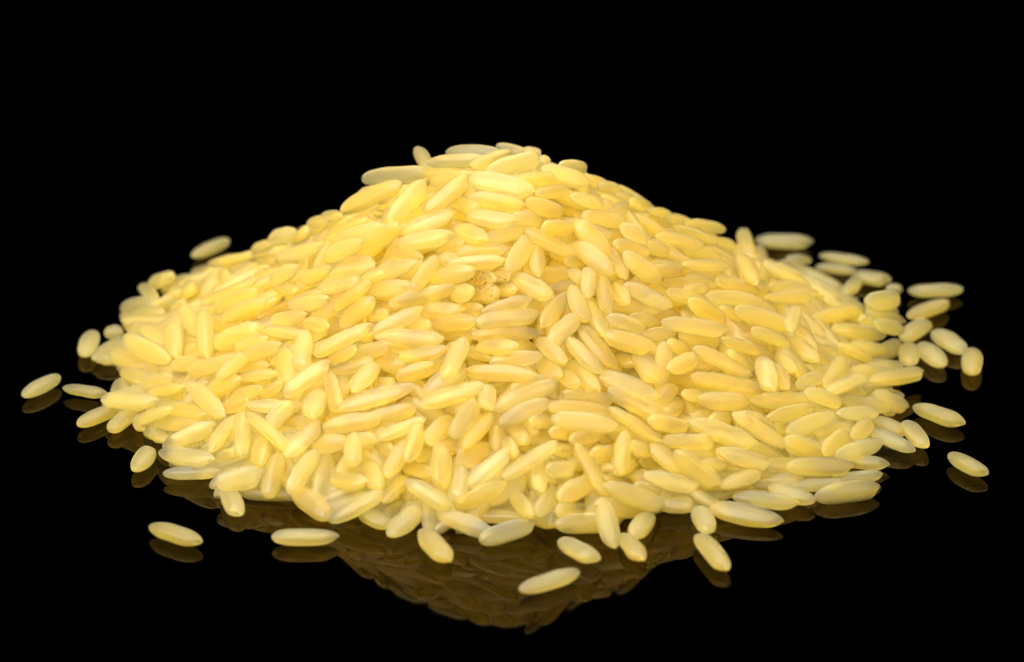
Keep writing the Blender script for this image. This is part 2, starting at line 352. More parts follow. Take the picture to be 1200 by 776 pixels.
    (-415,-554,2349,-66,11,39,316,91,63), (3475,-1757,258,42,-9,37,292,86,60), (-877,754,2408,-74,-11,-8,270,86,60), (-26,-1307,1836,-67,21,61,270,94,65),
]
HEAP = [
    (-1323,-2612,238,79,7,-27,355,94,66), (3703,-1562,108,-89,-15,-63,338,108,76), (-1816,-517,1312,104,-10,-44,342,108,76), (973,-2177,948,33,4,26,304,98,69),
    (-2104,3568,266,-109,53,28,353,109,76), (-746,4228,146,19,-25,-39,328,97,68), (1927,-1534,930,-174,7,-24,296,114,80), (-2553,379,308,-43,26,46,368,107,75),
    (2972,-1108,334,128,33,-11,357,96,67), (2845,2906,73,164,3,-22,327,105,73), (-1335,-905,1528,128,-3,-54,357,112,78), (465,-1280,1288,12,-13,41,389,96,67),
    (-1377,3513,173,167,-17,15,305,112,78), (2363,3473,177,-39,-20,-64,364,112,79), (891,-597,1435,113,46,22,390,95,66), (-2061,-2019,144,113,-24,-53,301,112,78),
    (-2673,-1135,518,42,-12,-13,313,93,65), (3922,-128,140,-106,10,13,323,106,74), (-2529,301,782,38,22,-12,386,105,74), (1325,440,1529,-98,16,-47,291,114,80),
    (-3119,39,380,-87,-13,24,344,106,74), (-2879,-370,183,173,-13,-12,315,102,72), (2350,3829,134,169,19,50,305,96,67), (-3995,277,255,117,-12,-34,291,109,76),
    (2214,1571,236,53,-28,8,330,112,78), (-911,2069,579,-59,34,-18,321,100,70), (572,2955,958,-126,29,-21,326,114,80), (-337,-1032,1372,11,11,31,370,111,78),
    (681,630,1359,70,-21,-11,333,101,71), (-487,1399,1547,-139,7,22,328,97,68), (885,-3054,299,-98,-17,-70,344,100,70), (-3306,-491,207,-175,-36,-18,339,104,73),
    (515,3330,513,103,21,-41,362,94,66), (3416,2009,173,75,-4,42,351,114,80), (663,-1185,1096,-5,5,62,333,101,70), (-373,2793,602,-75,12,-15,389,97,68),
    (3574,-1395,67,86,-3,31,386,106,74), (-596,2367,1342,-135,15,0,356,109,76), (4023,899,73,-111,5,-44,372,96,67), (1960,877,1022,-32,-42,-46,307,101,70),
    (-2196,-2297,271,68,9,6,384,101,71), (-1573,-600,1240,-78,4,38,378,111,78), (-1300,-2404,102,139,-14,-55,342,98,69), (-84,-3284,210,-149,-47,-20,314,100,70),
    (3601,-206,133,-42,-22,-18,345,97,68), (-1394,480,1743,-123,25,13,364,103,72), (2284,2983,522,180,20,21,343,101,71), (3492,-551,364,37,-36,18,346,108,76),
    (-2815,1618,618,-143,-14,1,330,100,70), (-2571,-253,439,4,42,-5,353,96,67), (-2394,-2078,382,69,34,18,370,95,67), (-788,3016,318,147,-3,18,373,108,76),
    (2838,-121,63,88,1,30,311,95,67), (1293,2996,350,66,-14,-11,374,96,67), (-2608,-686,552,-25,62,-18,354,108,76), (-712,1586,1833,-139,12,9,324,109,76),
    (-2522,3288,421,-46,25,-9,376,93,65), (-1029,-878,1063,102,22,-20,312,95,66), (1744,1077,640,155,-2,11,304,98,69), (1192,1744,876,-19,13,-42,366,100,70),
    (-1941,137,1545,72,17,-63,388,104,73), (2093,-849,311,-62,-21,-28,321,96,67), (-2122,-577,334,-13,58,1,341,113,79), (3257,2140,495,-99,6,-10,324,96,67),
    (528,3880,442,142,-3,26,352,113,79), (2862,1224,515,118,-1,28,376,98,69), (-448,3988,337,-13,-16,-15,378,105,74), (1343,2647,616,-161,18,11,357,102,72),
    (2148,-1149,936,8,-44,30,360,96,67), (2467,-2458,230,-75,-52,-6,324,95,66), (-491,-2281,588,23,5,42,332,102,72), (-343,-3006,106,16,18,31,295,102,71),
    (-2480,907,629,-3,28,27,306,93,65), (-260,3369,724,134,-32,-1,311,100,70), (-1487,2854,934,142,-28,4,352,93,65), (3331,-316,285,86,-14,19,353,93,65),
    (1613,-1931,443,-15,-34,-3,293,109,76), (1028,3265,321,87,-32,-4,315,113,79), (946,-118,2054,-130,-15,-25,360,97,68), (471,2637,930,-67,17,-43,375,102,72),
    (-1309,498,1202,-41,31,22,359,113,79), (-3402,-375,232,-87,44,39,344,99,69), (-3440,-92,195,7,45,44,293,96,67), (-460,1775,1254,-49,46,-8,338,108,76),
    (-1496,958,1433,89,-43,-34,390,98,68), (-1828,2741,693,15,-20,-47,306,103,72), (2602,-961,205,-103,-42,-50,314,99,69), (-2109,2570,671,130,-34,-19,371,101,71),
    (-662,1117,1141,-109,11,33,369,97,68), (2355,-237,1047,0,-13,16,371,92,65), (-469,715,1535,148,-5,4,333,101,71), (3461,-900,158,32,-34,39,292,112,78),
    (-1425,2837,503,-11,26,-19,369,108,75), (-1221,-578,1684,38,50,-2,382,112,79), (2773,735,262,-8,-27,31,345,99,70), (-2420,-2077,201,4,-38,75,329,92,65),
    (-1982,1491,1215,-123,14,25,304,97,68), (2144,2784,552,118,-21,40,318,99,69), (877,-2670,493,65,-4,9,342,112,79), (251,1169,1509,140,-20,35,367,113,79),
    (-725,-3502,160,89,24,13,300,98,68), (-1769,-1857,668,-47,15,24,337,98,68), (1923,523,887,-54,5,-31,292,102,71), (-2651,918,132,-70,20,18,345,98,69),
    (1664,342,1743,-167,38,6,340,111,78), (2033,3364,74,148,-2,43,338,108,76), (-1069,-2047,520,-31,59,66,315,114,79), (-621,-3352,98,148,15,-16,304,102,71),
    (-1955,-2321,75,-104,-2,15,378,115,80), (60,-752,1345,19,6,46,384,101,71), (-977,3692,353,-161,-27,26,345,97,68), (-799,1751,1699,12,-5,-46,330,108,75),
    (-1343,4,1726,132,-16,-3,328,102,72), (-2357,2406,580,-148,13,6,327,107,75), (3373,524,410,122,0,62,298,93,65), (1308,230,1732,-118,6,-35,324,105,73),
    (949,-843,1589,-142,34,-46,332,92,65), (1747,-2181,364,-104,-35,-39,360,104,73), (2320,-2110,139,-120,-25,-18,321,112,78), (102,4015,102,20,-15,-18,329,94,66),
    (1005,-1966,984,41,-4,12,366,99,69), (3359,655,559,132,18,1,339,100,70), (1398,-841,816,29,-5,56,351,94,66), (712,2939,287,-1,4,-26,332,105,73),
    (-898,-885,1178,103,40,-13,309,111,78), (-374,-389,2167,140,-10,28,330,106,74), (-1994,762,1467,82,-5,-23,376,97,68), (2686,-524,730,160,56,1,327,103,72),
    (-2194,540,590,-127,-21,25,303,109,76), (-2476,-1881,217,45,-3,26,293,101,70), (-3285,-1515,72,-14,2,6,388,115,80), (128,2847,490,-4,-8,-19,352,103,72),
    (-1230,912,1363,-177,-16,51,373,115,80), (-1760,-992,696,28,35,0,371,111,77), (2168,-318,433,-58,-9,-30,346,96,67), (-2167,3745,276,-4,27,-13,311,113,79),
    (-43,-2719,461,70,40,12,338,102,71), (-3712,-262,166,75,34,-62,299,114,80), (-2599,609,753,-149,-61,7,346,101,71), (629,243,1430,-127,22,-14,383,110,77),
    (-1489,-1948,804,106,18,-19,332,109,76), (1876,2488,934,173,5,-11,339,98,69), (8,2615,629,-146,10,36,317,94,66), (-974,523,1467,-117,-5,70,373,96,67),
    (2602,-1593,502,-12,-10,-9,379,101,71), (-502,291,1873,108,19,-2,347,113,79), (2123,-1178,476,71,-21,81,333,104,73), (-955,-1481,949,-56,-14,64,304,113,79),
    (-499,-2214,200,180,-34,-10,352,111,78), (-1637,1246,687,79,-38,10,308,113,79), (619,-614,1628,-116,-16,-13,318,105,74), (-1863,2288,776,-16,29,-6,324,107,75),
    (3370,1766,401,-19,-11,-52,316,107,75), (814,1344,1555,22,-11,-18,359,114,80), (2385,-404,325,90,11,45,351,112,78), (2150,-1289,675,126,35,12,376,106,74),
    (344,2135,925,-4,13,-41,367,106,74), (-1292,1981,1154,-2,34,-50,371,105,74), (-382,549,2218,-9,37,-44,315,108,75), (-3071,-1248,400,59,38,24,348,111,78),
    (-1954,-2372,188,0,4,59,376,92,65), (-1469,3231,621,-141,34,31,350,106,74), (-729,-2226,261,-135,-14,-55,316,108,76), (1236,4019,84,-50,10,-12,362,94,66),
    (2077,-567,312,133,27,27,353,109,76), (1807,1845,867,-116,27,1,373,100,70), (-1105,2729,968,141,-48,22,343,109,76), (-453,-2768,203,112,-20,-54,336,115,80),
    (2740,2193,117,111,-1,39,337,109,76), (1821,188,1369,72,11,37,354,105,73), (-3882,-110,181,-82,-1,23,381,94,66), (-3085,104,721,-53,6,9,339,111,78),
    (55,3259,481,143,-20,22,354,108,76), (158,-3293,164,-157,-5,-49,358,97,68), (4001,1695,254,-132,20,-49,369,111,78), (-1594,-1026,369,24,34,-6,300,111,78),
    (-3921,661,271,-154,-19,19,346,111,78), (1607,-466,1546,127,49,25,302,101,71), (-2619,3000,256,-26,21,-18,293,109,76), (-472,1928,670,-122,25,29,305,106,74),
    (-1941,-1211,630,36,48,24,388,98,69), (-774,3065,934,-147,13,47,350,97,68), (-230,1958,1111,51,-8,-16,368,98,69), (-2130,-2322,60,-85,-2,61,348,92,64),
    (-2208,3199,94,-176,11,-32,353,94,66), (-1688,-1620,364,-75,23,21,325,108,76), (3892,1364,76,174,-2,21,356,113,79), (-1393,3261,317,31,-8,-15,318,113,79),
    (-1197,1412,1123,-42,36,-34,345,111,78), (-349,2387,806,130,-30,45,342,99,70), (-897,-1906,740,128,-12,-17,343,97,68), (3306,402,351,148,28,-6,302,101,71),
    (485,-2965,152,101,26,-1,341,108,75), (-56,3745,476,-166,11,13,318,113,79), (-187,-1782,580,160,3,-44,292,103,72), (-1207,-397,977,137,-28,-36,366,113,79),
    (1829,-2385,329,129,80,5,302,112,78), (-1981,2621,895,-160,-6,19,385,101,71), (1414,630,1670,129,7,29,341,95,66), (2892,115,736,171,10,-2,327,107,75),
    (-1396,-1830,948,-88,-14,28,293,101,71), (-515,-2288,423,157,2,-61,291,113,79), (-1389,1324,1467,-29,12,-13,358,104,72), (3213,193,453,107,20,17,360,105,73),
    (3291,1903,71,-98,-3,-3,326,106,74), (2151,-2677,248,-66,-44,29,375,99,69), (1769,2729,343,-149,19,-2,319,97,68), (1591,3739,422,171,-12,41,342,105,73),
    (-2575,-416,916,0,17,27,304,94,66), (-1743,1778,961,111,-61,-21,325,106,74), (-2800,2255,227,84,-8,-51,362,105,73), (726,-2364,370,-39,-42,25,333,113,79),
    (275,-2810,530,127,7,-16,317,93,65), (3088,-713,636,118,22,13,340,98,68), (489,-1579,1497,104,48,-13,374,98,68), (-797,-1269,1314,-177,-48,-40,348,113,79),
    (3106,2992,168,87,-32,57,317,103,72), (-2925,121,315,-102,24,20,379,114,80), (-484,3680,508,42,6,-11,301,104,73), (-3324,2434,65,36,-2,-69,365,97,68),
    (-6,-219,1727,-31,25,23,335,94,65), (-37,-106,2102,57,-24,-1,343,107,75), (-3215,281,547,80,-8,-31,316,113,79), (-1318,77,1212,-140,-31,13,316,103,72),
    (1796,1061,1273,-51,33,-40,345,101,71), (-972,988,1857,-154,3,12,362,92,65), (2025,-1394,256,114,19,13,291,113,79), (-1866,3606,66,12,1,-21,318,102,72),
    (-2992,771,564,-128,28,19,339,100,70), (-3902,1135,234,-38,38,8,387,115,80), (-2104,-1348,745,-179,2,-22,340,102,71), (2108,-62,1122,-174,2,8,345,96,67),
    (-2314,3349,468,155,-23,7,344,100,70), (275,-3182,385,125,28,-86,307,105,73), (-2757,-2482,109,40,13,7,343,114,80), (2687,-1776,404,-25,-60,-2,306,111,78),
    (-1661,3262,132,73,-20,-7,370,101,71), (2755,1564,697,120,-20,-37,368,113,79), (1073,459,1969,-14,-33,14,367,106,74), (-744,2374,561,12,7,-23,312,98,68),
    (-2417,3028,83,-167,-7,63,333,97,68), (-926,-1909,1021,152,-12,-54,299,93,65), (2910,-795,355,-60,-22,-25,348,97,68), (-1636,2651,556,153,-27,9,310,96,67),
    (-826,675,1262,-153,-31,27,372,96,67), (-44,-2675,237,-159,-40,-67,344,96,67), (1439,4661,101,-90,16,-33,312,101,70), (294,2638,240,-20,5,-55,348,93,65),
    (1101,-1234,1029,-136,-1,13,330,98,68), (-404,2816,758,169,-20,48,357,106,74), (-2261,-132,408,-72,9,33,379,103,72), (-2135,644,808,-59,22,9,292,106,74),
    (2632,1488,596,124,-26,89,317,107,75), (-2130,926,854,-59,31,-11,377,108,76), (2822,2793,552,161,15,17,302,96,67), (-1475,-505,1416,-156,28,-45,347,109,76),
    (1074,2,1348,67,-24,55,386,111,77), (829,2229,731,-170,9,47,312,108,76), (-2929,-21,93,70,9,-7,380,104,73), (678,240,1584,-80,13,-10,316,95,66),
    (995,535,1323,-171,30,20,347,97,68), (1167,-1539,1247,-17,-10,63,357,103,72), (-322,-2466,200,59,44,-12,298,100,70), (-2104,105,1238,-161,-31,-4,375,101,71),
    (-1547,-3111,183,9,20,43,373,98,69), (3244,1916,625,-153,28,40,293,103,72), (-3308,-687,418,-111,-3,0,338,110,77), (2869,-3,341,-72,5,14,383,94,66),
    (1091,-3241,72,-71,-6,23,325,114,80), (-2490,-589,851,115,-23,-11,334,96,67), (1601,2687,707,-54,5,-13,322,111,78), (-3086,270,236,-31,58,11,297,97,68),
    (2542,3543,116,122,-20,8,300,98,69), (1492,4289,248,-169,11,19,357,112,79), (2701,2116,727,137,-16,54,317,114,80), (2048,-1730,470,-73,-35,-39,385,105,73),
    (1526,-17,1751,-90,9,-63,380,109,76), (3627,881,198,79,31,19,363,98,69), (2545,-1827,379,-46,-27,-49,340,94,66), (1792,-3080,55,142,2,4,366,100,70),
    (2372,2803,438,25,-5,4,291,99,69), (-359,3838,301,169,-10,43,385,99,70), (1426,-211,1603,-75,-27,-21,388,107,75), (2234,-1959,336,40,-38,28,349,96,67),
    (2724,-1355,407,123,-7,12,347,101,70), (3522,497,98,115,-10,37,365,105,74), (2675,-226,631,-65,-9,-51,290,114,80), (2238,3711,163,165,-13,30,360,105,73),
    (-1342,3921,93,115,-12,15,328,108,76), (761,-2431,558,-158,15,-25,290,103,72), (-2001,3116,582,168,-37,49,334,110,77), (163,-2943,288,169,-25,-34,383,93,65),
    (-195,-1555,1286,-167,-4,-22,349,101,71), (2467,3141,252,-6,-24,-21,316,97,68), (-3013,1865,282,-67,-49,40,340,100,70), (2679,2672,195,-169,42,24,305,108,76),
    (1365,-2665,560,174,19,-69,386,106,74), (-1802,3401,570,19,3,-6,306,107,75), (650,-2845,65,-80,-3,-15,303,102,71), (-2245,-770,445,-34,30,31,293,96,67),
    (8,-1735,1021,176,17,-48,379,97,68), (1365,-895,1475,-141,-38,-36,352,104,73), (386,-2135,379,177,14,-21,355,98,68), (-2576,-1255,633,-77,0,19,330,102,71),
    (2263,-1376,247,-99,-17,5,300,113,79), (-2240,3807,98,46,11,-30,327,99,69), (-2296,1734,757,-126,-6,61,307,94,66), (-413,-2419,884,160,4,1,347,114,80),
    (2124,3712,392,165,8,26,356,111,78), (-324,-3233,64,-123,-3,-5,343,95,66), (-938,-2408,78,163,-3,-74,328,113,79), (-1380,4012,204,9,-1,8,316,106,74),
    (674,-3034,336,114,19,-10,358,96,67), (-2662,59,1009,173,-26,-9,308,109,76), (-3434,-634,185,171,-26,-17,383,102,71), (-958,733,1616,-9,25,-3,340,113,79),
    (3682,496,172,160,30,43,344,114,80), (782,1846,959,-108,0,-14,375,94,66), (3374,-1354,184,141,5,-7,302,112,78), (3132,-1824,146,-11,-21,5,382,93,65),
    (1189,-1116,877,-27,-23,12,379,113,79), (1151,-861,1426,29,-30,20,307,94,66), (-3062,-742,385,102,12,-46,370,101,71), (-1142,-2279,323,68,59,12,294,100,70),
    (1228,1842,1004,11,-26,-44,365,108,76), (-1323,3639,71,-17,1,-7,363,108,76), (3912,1243,173,-60,-35,-37,303,100,70), (-602,2011,1491,-123,63,52,290,108,76),
    (-2651,2302,171,81,0,-22,302,92,65), (1437,-758,1126,-128,-8,-56,361,97,68), (1820,2091,623,-140,51,10,333,95,66), (271,909,1385,78,-34,-21,387,96,67),
    (1255,-2484,72,-98,-6,-8,303,99,69), (-844,-2982,145,-179,-23,-66,386,96,67), (1402,-2053,742,76,-3,29,387,104,73), (2988,2499,76,-107,-1,-71,321,114,80),
    (-3551,1143,482,-4,25,-18,296,113,79), (-404,699,1358,123,5,2,373,110,77), (-947,3431,85,178,5,52,355,111,77), (620,4382,118,-86,18,5,361,95,67),
    (-2491,1730,676,-123,-80,34,308,94,66), (1804,-1842,481,-171,41,-8,295,107,75), (-940,79,1291,-106,1,59,318,102,71), (124,-337,1603,61,1,9,377,96,67),
    (1147,3094,522,38,-51,-45,291,94,66), (-73,-3161,408,53,29,26,371,99,69), (-1968,-686,894,-31,22,50,309,102,72), (-267,2290,1181,170,-12,39,321,93,65),
    (283,4652,132,-113,21,15,347,101,71), (1074,3736,301,-50,-31,-54,379,96,67), (-996,-2667,602,154,4,-73,345,112,78), (-3308,324,216,-59,-5,32,346,109,76),
    (-1783,995,1451,74,-21,-19,366,97,68), (-2220,2227,953,-112,24,51,360,95,66), (1670,1868,582,-78,-23,2,375,110,77), (1734,534,818,-176,68,6,321,109,77),
    (-3102,2704,474,159,-26,41,385,114,80), (-2641,-698,168,-96,-25,14,387,95,67), (-594,-2392,239,-24,-44,47,362,105,73), (1895,4617,100,-106,13,14,295,111,78),
    (-329,1290,1987,-60,41,-39,329,102,72), (-1425,-360,987,118,-7,-4,369,98,68), (3619,-852,217,140,50,-5,312,95,66), (-3139,-781,495,43,20,-13,338,99,69),
    (1969,-2060,607,96,18,10,323,100,70), (4085,732,66,67,3,27,306,107,75), (1699,1440,1250,-32,-45,-13,347,94,66), (1599,690,1286,-151,16,-20,326,109,77),
    (-28,2456,1023,-129,-63,63,372,95,66), (1183,3574,652,77,-29,41,299,98,69), (1403,-1023,1317,58,-42,51,380,102,72), (-3661,893,139,172,-28,2,328,93,65),
    (84,-1175,1590,119,34,-8,363,100,70), (-1771,4072,70,3,-1,-34,312,114,80), (3201,-1053,251,-41,40,-22,298,114,80), (-3824,240,181,-45,41,32,295,111,77),
    (2935,2237,237,27,-33,-26,316,99,69), (-3362,-1046,263,-16,52,32,353,111,78), (-1879,-1264,211,-57,-14,44,352,92,64), (-125,-2472,467,-176,-21,-26,352,104,73),
    (-2084,4313,84,13,-9,-55,346,106,74), (-413,81,1542,-168,-18,20,316,97,68), (-741,-1266,562,48,43,-39,293,100,70), (-1029,-1492,658,-25,-1,74,352,115,80),
    (3552,1864,286,-59,-11,21,307,94,66), (1986,1001,836,-96,-10,-21,390,111,78), (-427,-1444,1292,50,55,43,358,105,74), (-1451,3014,412,-6,42,-54,293,115,80),
    (554,-867,1201,71,3,19,334,105,74), (-2157,-1011,495,18,47,32,299,101,71), (-301,-3299,215,-89,-55,9,290,114,80), (1918,1720,1104,132,22,41,330,106,74),
    (-2681,-1785,195,-23,-31,-13,383,106,74), (2476,2266,392,-166,49,10,303,111,78), (1398,-561,736,168,21,-16,389,100,70), (-1041,1933,566,-78,35,-2,335,106,74),
    (1112,-2764,160,-98,15,-24,320,110,77), (-2205,4537,79,-22,6,-18,383,97,68), (-1200,134,1668,-98,59,75,321,98,68), (-815,2204,1103,73,-19,-21,305,109,77),
    (-599,-45,1727,-8,30,5,382,112,78), (-1206,2945,437,45,19,-4,382,108,76), (495,3774,309,-113,48,10,368,107,75), (-2428,1055,167,-34,26,35,367,95,67),
    (-1104,-2970,294,95,40,21,336,111,78), (-273,1397,1664,-3,-10,-34,375,115,80), (-120,-669,1467,167,-9,-37,331,112,79), (-1628,2483,886,3,18,-46,338,104,73),
    (-192,-3036,234,-176,-2,-22,306,95,66), (-1228,2154,702,-65,20,32,343,102,72), (2517,-417,458,110,17,47,361,113,79), (-2570,-2546,70,82,-1,-12,316,108,75),
    (3263,88,166,92,-33,40,304,96,67), (795,2591,688,-59,15,-29,298,114,80), (1549,-657,1568,166,40,-4,337,107,75), (-1231,4208,91,-98,-10,-7,301,110,77),
    (-845,1959,1506,47,-26,-19,332,94,66), (-1320,2654,852,-23,21,-31,351,106,74), (-2432,-1734,76,143,4,-46,296,110,77), (-3065,2862,184,-130,29,23,369,96,67),
    (32,1400,2112,29,-9,-40,299,98,69), (3184,1578,297,178,-18,38,302,112,78), (-2134,3246,215,-86,39,-5,355,104,73), (1996,-2508,349,60,-1,41,384,110,77),
    (3217,-650,229,87,54,46,302,110,77), (763,-875,1417,116,18,24,360,104,73), (551,671,2267,-22,-15,-27,337,102,71), (-2879,1911,143,153,-26,13,310,109,76),
    (1637,2923,368,2,-11,-12,347,101,70), (142,959,1531,70,-48,-22,333,108,75), (1644,-841,1138,-111,-8,-45,377,109,76), (-3481,-252,395,-68,23,29,346,110,77),
    (2964,944,400,-154,40,-19,371,111,78), (-2199,-848,730,92,21,-31,294,104,73), (-1590,-2243,345,71,69,18,384,111,78), (-1099,2392,1243,-85,34,6,313,97,68),
    (2533,-1222,671,-175,19,-26,341,92,65), (-2253,3442,276,-71,23,-32,297,112,79), (3274,1140,431,-165,26,-39,311,95,66), (-1917,-567,375,-37,51,20,338,97,68),
    (-184,2499,980,-92,11,-15,365,98,69), (2646,-1792,161,73,26,82,367,93,65), (1568,-2000,781,-73,-36,4,337,97,68), (1311,-1407,379,-141,-20,-18,315,101,71),
    (-2907,2747,376,-153,-15,15,351,96,67), (221,1417,1348,131,-29,12,327,113,79), (-1382,2454,109,29,-18,-43,306,93,65), (-305,3151,181,-61,29,-23,366,99,69),
    (162,136,2342,-61,-24,-15,369,97,68), (202,76,1667,-114,16,-5,307,104,73), (1830,4242,182,-146,13,28,294,94,66), (1534,400,1065,97,-34,29,364,104,73),
    (2843,-1247,497,-70,-4,-22,371,96,67), (-868,-151,1583,152,-36,-42,297,109,77), (2148,1460,811,152,27,35,329,101,71), (-1052,-2613,115,-146,-17,-14,359,101,70),
    (2020,-1341,812,-22,0,29,323,112,78), (-150,4207,115,-103,16,-5,369,96,67), (645,1043,1927,158,16,48,294,104,73), (983,3640,519,-55,16,28,346,109,76),
    (-3742,1142,162,-63,22,39,311,103,72), (359,418,2200,-33,3,-5,361,115,80), (-1704,1206,1128,-153,-30,33,292,115,80), (1995,1025,1160,-58,-6,-29,361,94,66),
    (-1248,-1016,1012,135,17,-67,336,114,80), (-2828,3197,326,84,-11,-26,360,112,79), (31,-2446,304,55,-26,12,301,94,66), (-1942,-839,1045,-72,-27,10,373,109,77),
    (-1601,-862,1067,125,-2,-61,356,100,70), (936,-647,1151,-164,3,-49,294,98,69), (2282,2239,914,-36,-19,-20,377,104,73), (-574,-1143,1574,166,-17,-51,307,94,66),
    (1623,3239,716,-105,22,-2,328,110,77), (-2201,446,824,122,-30,-45,325,114,80), (-3420,705,155,66,24,-16,367,99,69), (551,-2456,797,160,12,-20,298,114,80),
    (3795,710,204,-75,10,-45,375,102,71), (2738,-193,836,54,-16,4,306,103,72), (1477,3735,532,91,-26,-16,362,107,75), (3041,-2118,170,-96,-36,-17,302,94,65),
    (-2705,913,738,106,-43,-58,331,97,68), (-1751,-650,918,-57,1,36,357,100,70), (-2386,-965,695,96,20,-2,330,104,73), (963,99,1660,-68,-5,-32,346,96,67),
    (-841,-1050,889,-174,-30,-9,390,114,80), (-2331,-1655,581,-5,25,27,372,102,71), (3767,210,200,176,27,15,310,98,68), (-1773,1518,814,-19,21,-39,333,93,65),
    (-488,-1988,753,-163,-14,-76,347,105,74), (-1881,-496,727,14,32,-11,324,101,71), (-1508,2226,1019,-37,15,-33,296,108,75), (-967,-217,1923,-113,-42,11,325,108,76),
    (3883,886,55,96,1,31,318,94,65), (1243,-2507,430,-121,-55,-27,310,94,66), (1099,-694,1274,-53,-58,14,306,103,72), (1203,-1009,1520,82,17,46,301,102,71),
    (-1830,4421,108,107,-14,-17,374,102,71), (1898,2074,174,77,-30,24,335,104,73), (759,-848,1951,-137,0,-45,363,102,72), (831,-1083,999,142,42,4,368,111,78),
    (-63,-1597,1448,97,46,-54,375,106,74), (-1613,-1478,1003,160,-28,-64,349,99,69), (-2094,-2880,135,-43,-13,34,374,101,71), (2316,-841,435,8,-45,-21,304,97,68),
    (106,-2088,723,33,-34,37,309,105,74), (-1778,3541,316,76,14,-43,355,112,78), (-1856,3149,182,-98,33,18,328,107,75), (-1575,1597,726,-94,6,34,309,113,79),
    (1852,2300,702,-28,-21,-60,327,109,77), (1112,-3028,134,-84,24,-27,330,106,74), (1762,-1445,516,-144,-16,-55,379,111,78), (-3321,518,435,48,22,-43,333,107,75),
    (-32,357,1678,77,-29,-7,379,92,65), (1734,2226,972,67,-29,17,310,107,75), (-1901,-2522,218,68,33,-13,377,110,77), (3232,399,230,100,-11,66,372,110,77),
    (3350,1295,280,-45,-29,-29,308,99,69), (743,-243,1351,94,-21,2,367,96,67), (-2812,511,661,161,-18,-5,369,92,64), (-721,-2484,442,-168,-12,-70,369,97,68),
    (-1865,2141,138,-61,16,10,380,96,67), (49,-1972,840,35,-11,56,335,99,69), (-2507,2527,210,-92,30,7,339,94,66), (-1319,858,880,90,4,-30,315,96,67),
    (-1704,-2889,169,180,7,-45,340,95,66), (763,1912,1564,79,-13,16,382,97,68), (-3271,-1485,156,55,0,-25,353,101,71), (-2825,486,295,119,-11,-31,371,111,78),
    (-1962,2005,771,-175,-25,20,377,113,79), (2498,-1193,308,97,-13,11,351,106,74), (-3257,3111,270,135,-28,15,345,104,73), (-2343,4139,82,-87,11,12,311,103,72),
    (2824,581,813,-108,-4,-54,348,114,80), (940,-538,1783,126,46,-15,352,112,79), (-409,1189,1574,72,-26,-33,295,107,75), (880,7,1311,172,44,22,290,100,70),
    (8,-2279,569,1,28,35,388,111,78), (-2012,1871,1234,-143,-7,38,295,114,80), (3650,-535,344,170,29,29,352,96,67), (1091,-2503,667,5,2,76,373,103,72),
    (1516,2476,492,17,-35,-37,345,94,66), (2467,-482,637,-20,-24,25,312,107,75), (2651,-2204,64,-169,0,-22,349,106,74), (268,384,1863,-81,24,-13,379,105,74),
    (506,-561,1938,-9,-11,35,313,94,66), (1312,2157,304,146,-7,20,383,107,75), (2088,1222,1057,105,-23,42,315,102,71), (-2355,995,870,-2,37,0,382,100,70),
    (816,-2100,173,-130,16,-47,372,102,72), (3391,-1931,149,108,27,36,321,104,73), (-3044,1901,583,-127,-10,13,346,110,77), (-946,-3231,67,-139,-2,-41,369,106,74),
    (-130,3983,313,57,-49,-32,388,93,65), (-3280,-198,365,11,41,-11,364,102,72), (-267,998,2153,5,1,-28,382,108,76), (2100,2557,636,-66,6,-39,342,101,70),
    (-2202,-1186,680,123,30,-24,352,93,65), (2419,-84,157,41,-11,71,315,114,80), (-2833,-695,713,-25,9,38,329,104,73), (-95,-3095,95,55,13,-12,325,96,67),
    (-637,-1324,736,65,35,-20,386,114,80), (-142,1120,1315,62,-15,3,386,93,65), (-2438,371,672,-17,22,14,384,94,66), (-2896,-1532,267,-83,-60,50,332,95,67),
    (-1182,-1384,849,-39,-10,65,386,96,68), (-2187,-1089,973,-167,-19,-7,354,106,74), (-1468,2311,1229,-126,15,12,310,113,79), (-3023,-508,283,72,11,-27,338,100,70),
    (280,3675,520,65,-33,-7,301,113,79), (-96,-523,1781,22,11,61,343,98,69), (2286,-1806,461,0,-53,-17,385,99,70), (3914,2034,254,167,24,39,332,104,73),
    (-1117,3470,613,116,-18,5,328,111,78), (-332,1730,1704,11,8,-54,298,108,75), (-3031,799,719,-7,13,-2,339,101,71), (895,-2569,329,79,16,-2,358,99,69),
    (-1036,3719,515,162,-12,72,383,100,70), (-1595,4605,85,-23,5,-4,324,112,78), (2012,675,927,155,18,35,315,99,69), (-1617,567,1476,-117,13,64,384,96,67),
    (-568,-937,1694,-45,-45,72,300,98,69), (-203,-2841,444,122,26,-38,326,101,71), (-380,-2107,850,29,18,53,339,114,80), (-1630,-1920,71,-23,-2,14,385,103,72),
    (737,-2909,227,108,44,-21,350,112,79), (443,-1211,1786,-148,2,-33,377,113,79), (-2080,-2566,353,117,17,-1,380,106,74), (-2487,-2180,170,-13,29,42,365,109,76),
    (236,-2364,784,134,45,-9,369,95,67), (430,-490,1623,-137,4,-10,310,102,71), (-2971,673,852,55,17,-11,372,94,66), (2379,-771,816,-46,-22,-15,370,94,66),
    (-2034,-1562,715,-15,-8,39,322,103,72), (-2751,456,1005,177,-32,0,311,111,78), (-2814,-2060,88,78,15,-17,317,94,66), (257,-926,1438,-10,57,45,375,93,65),
    (-462,1233,1234,-126,37,-13,360,111,78), (2070,-1200,197,-146,-36,-44,338,102,72), (1962,-1598,399,-15,-44,20,299,95,66), (-1269,-51,1019,118,-5,-32,379,113,79),
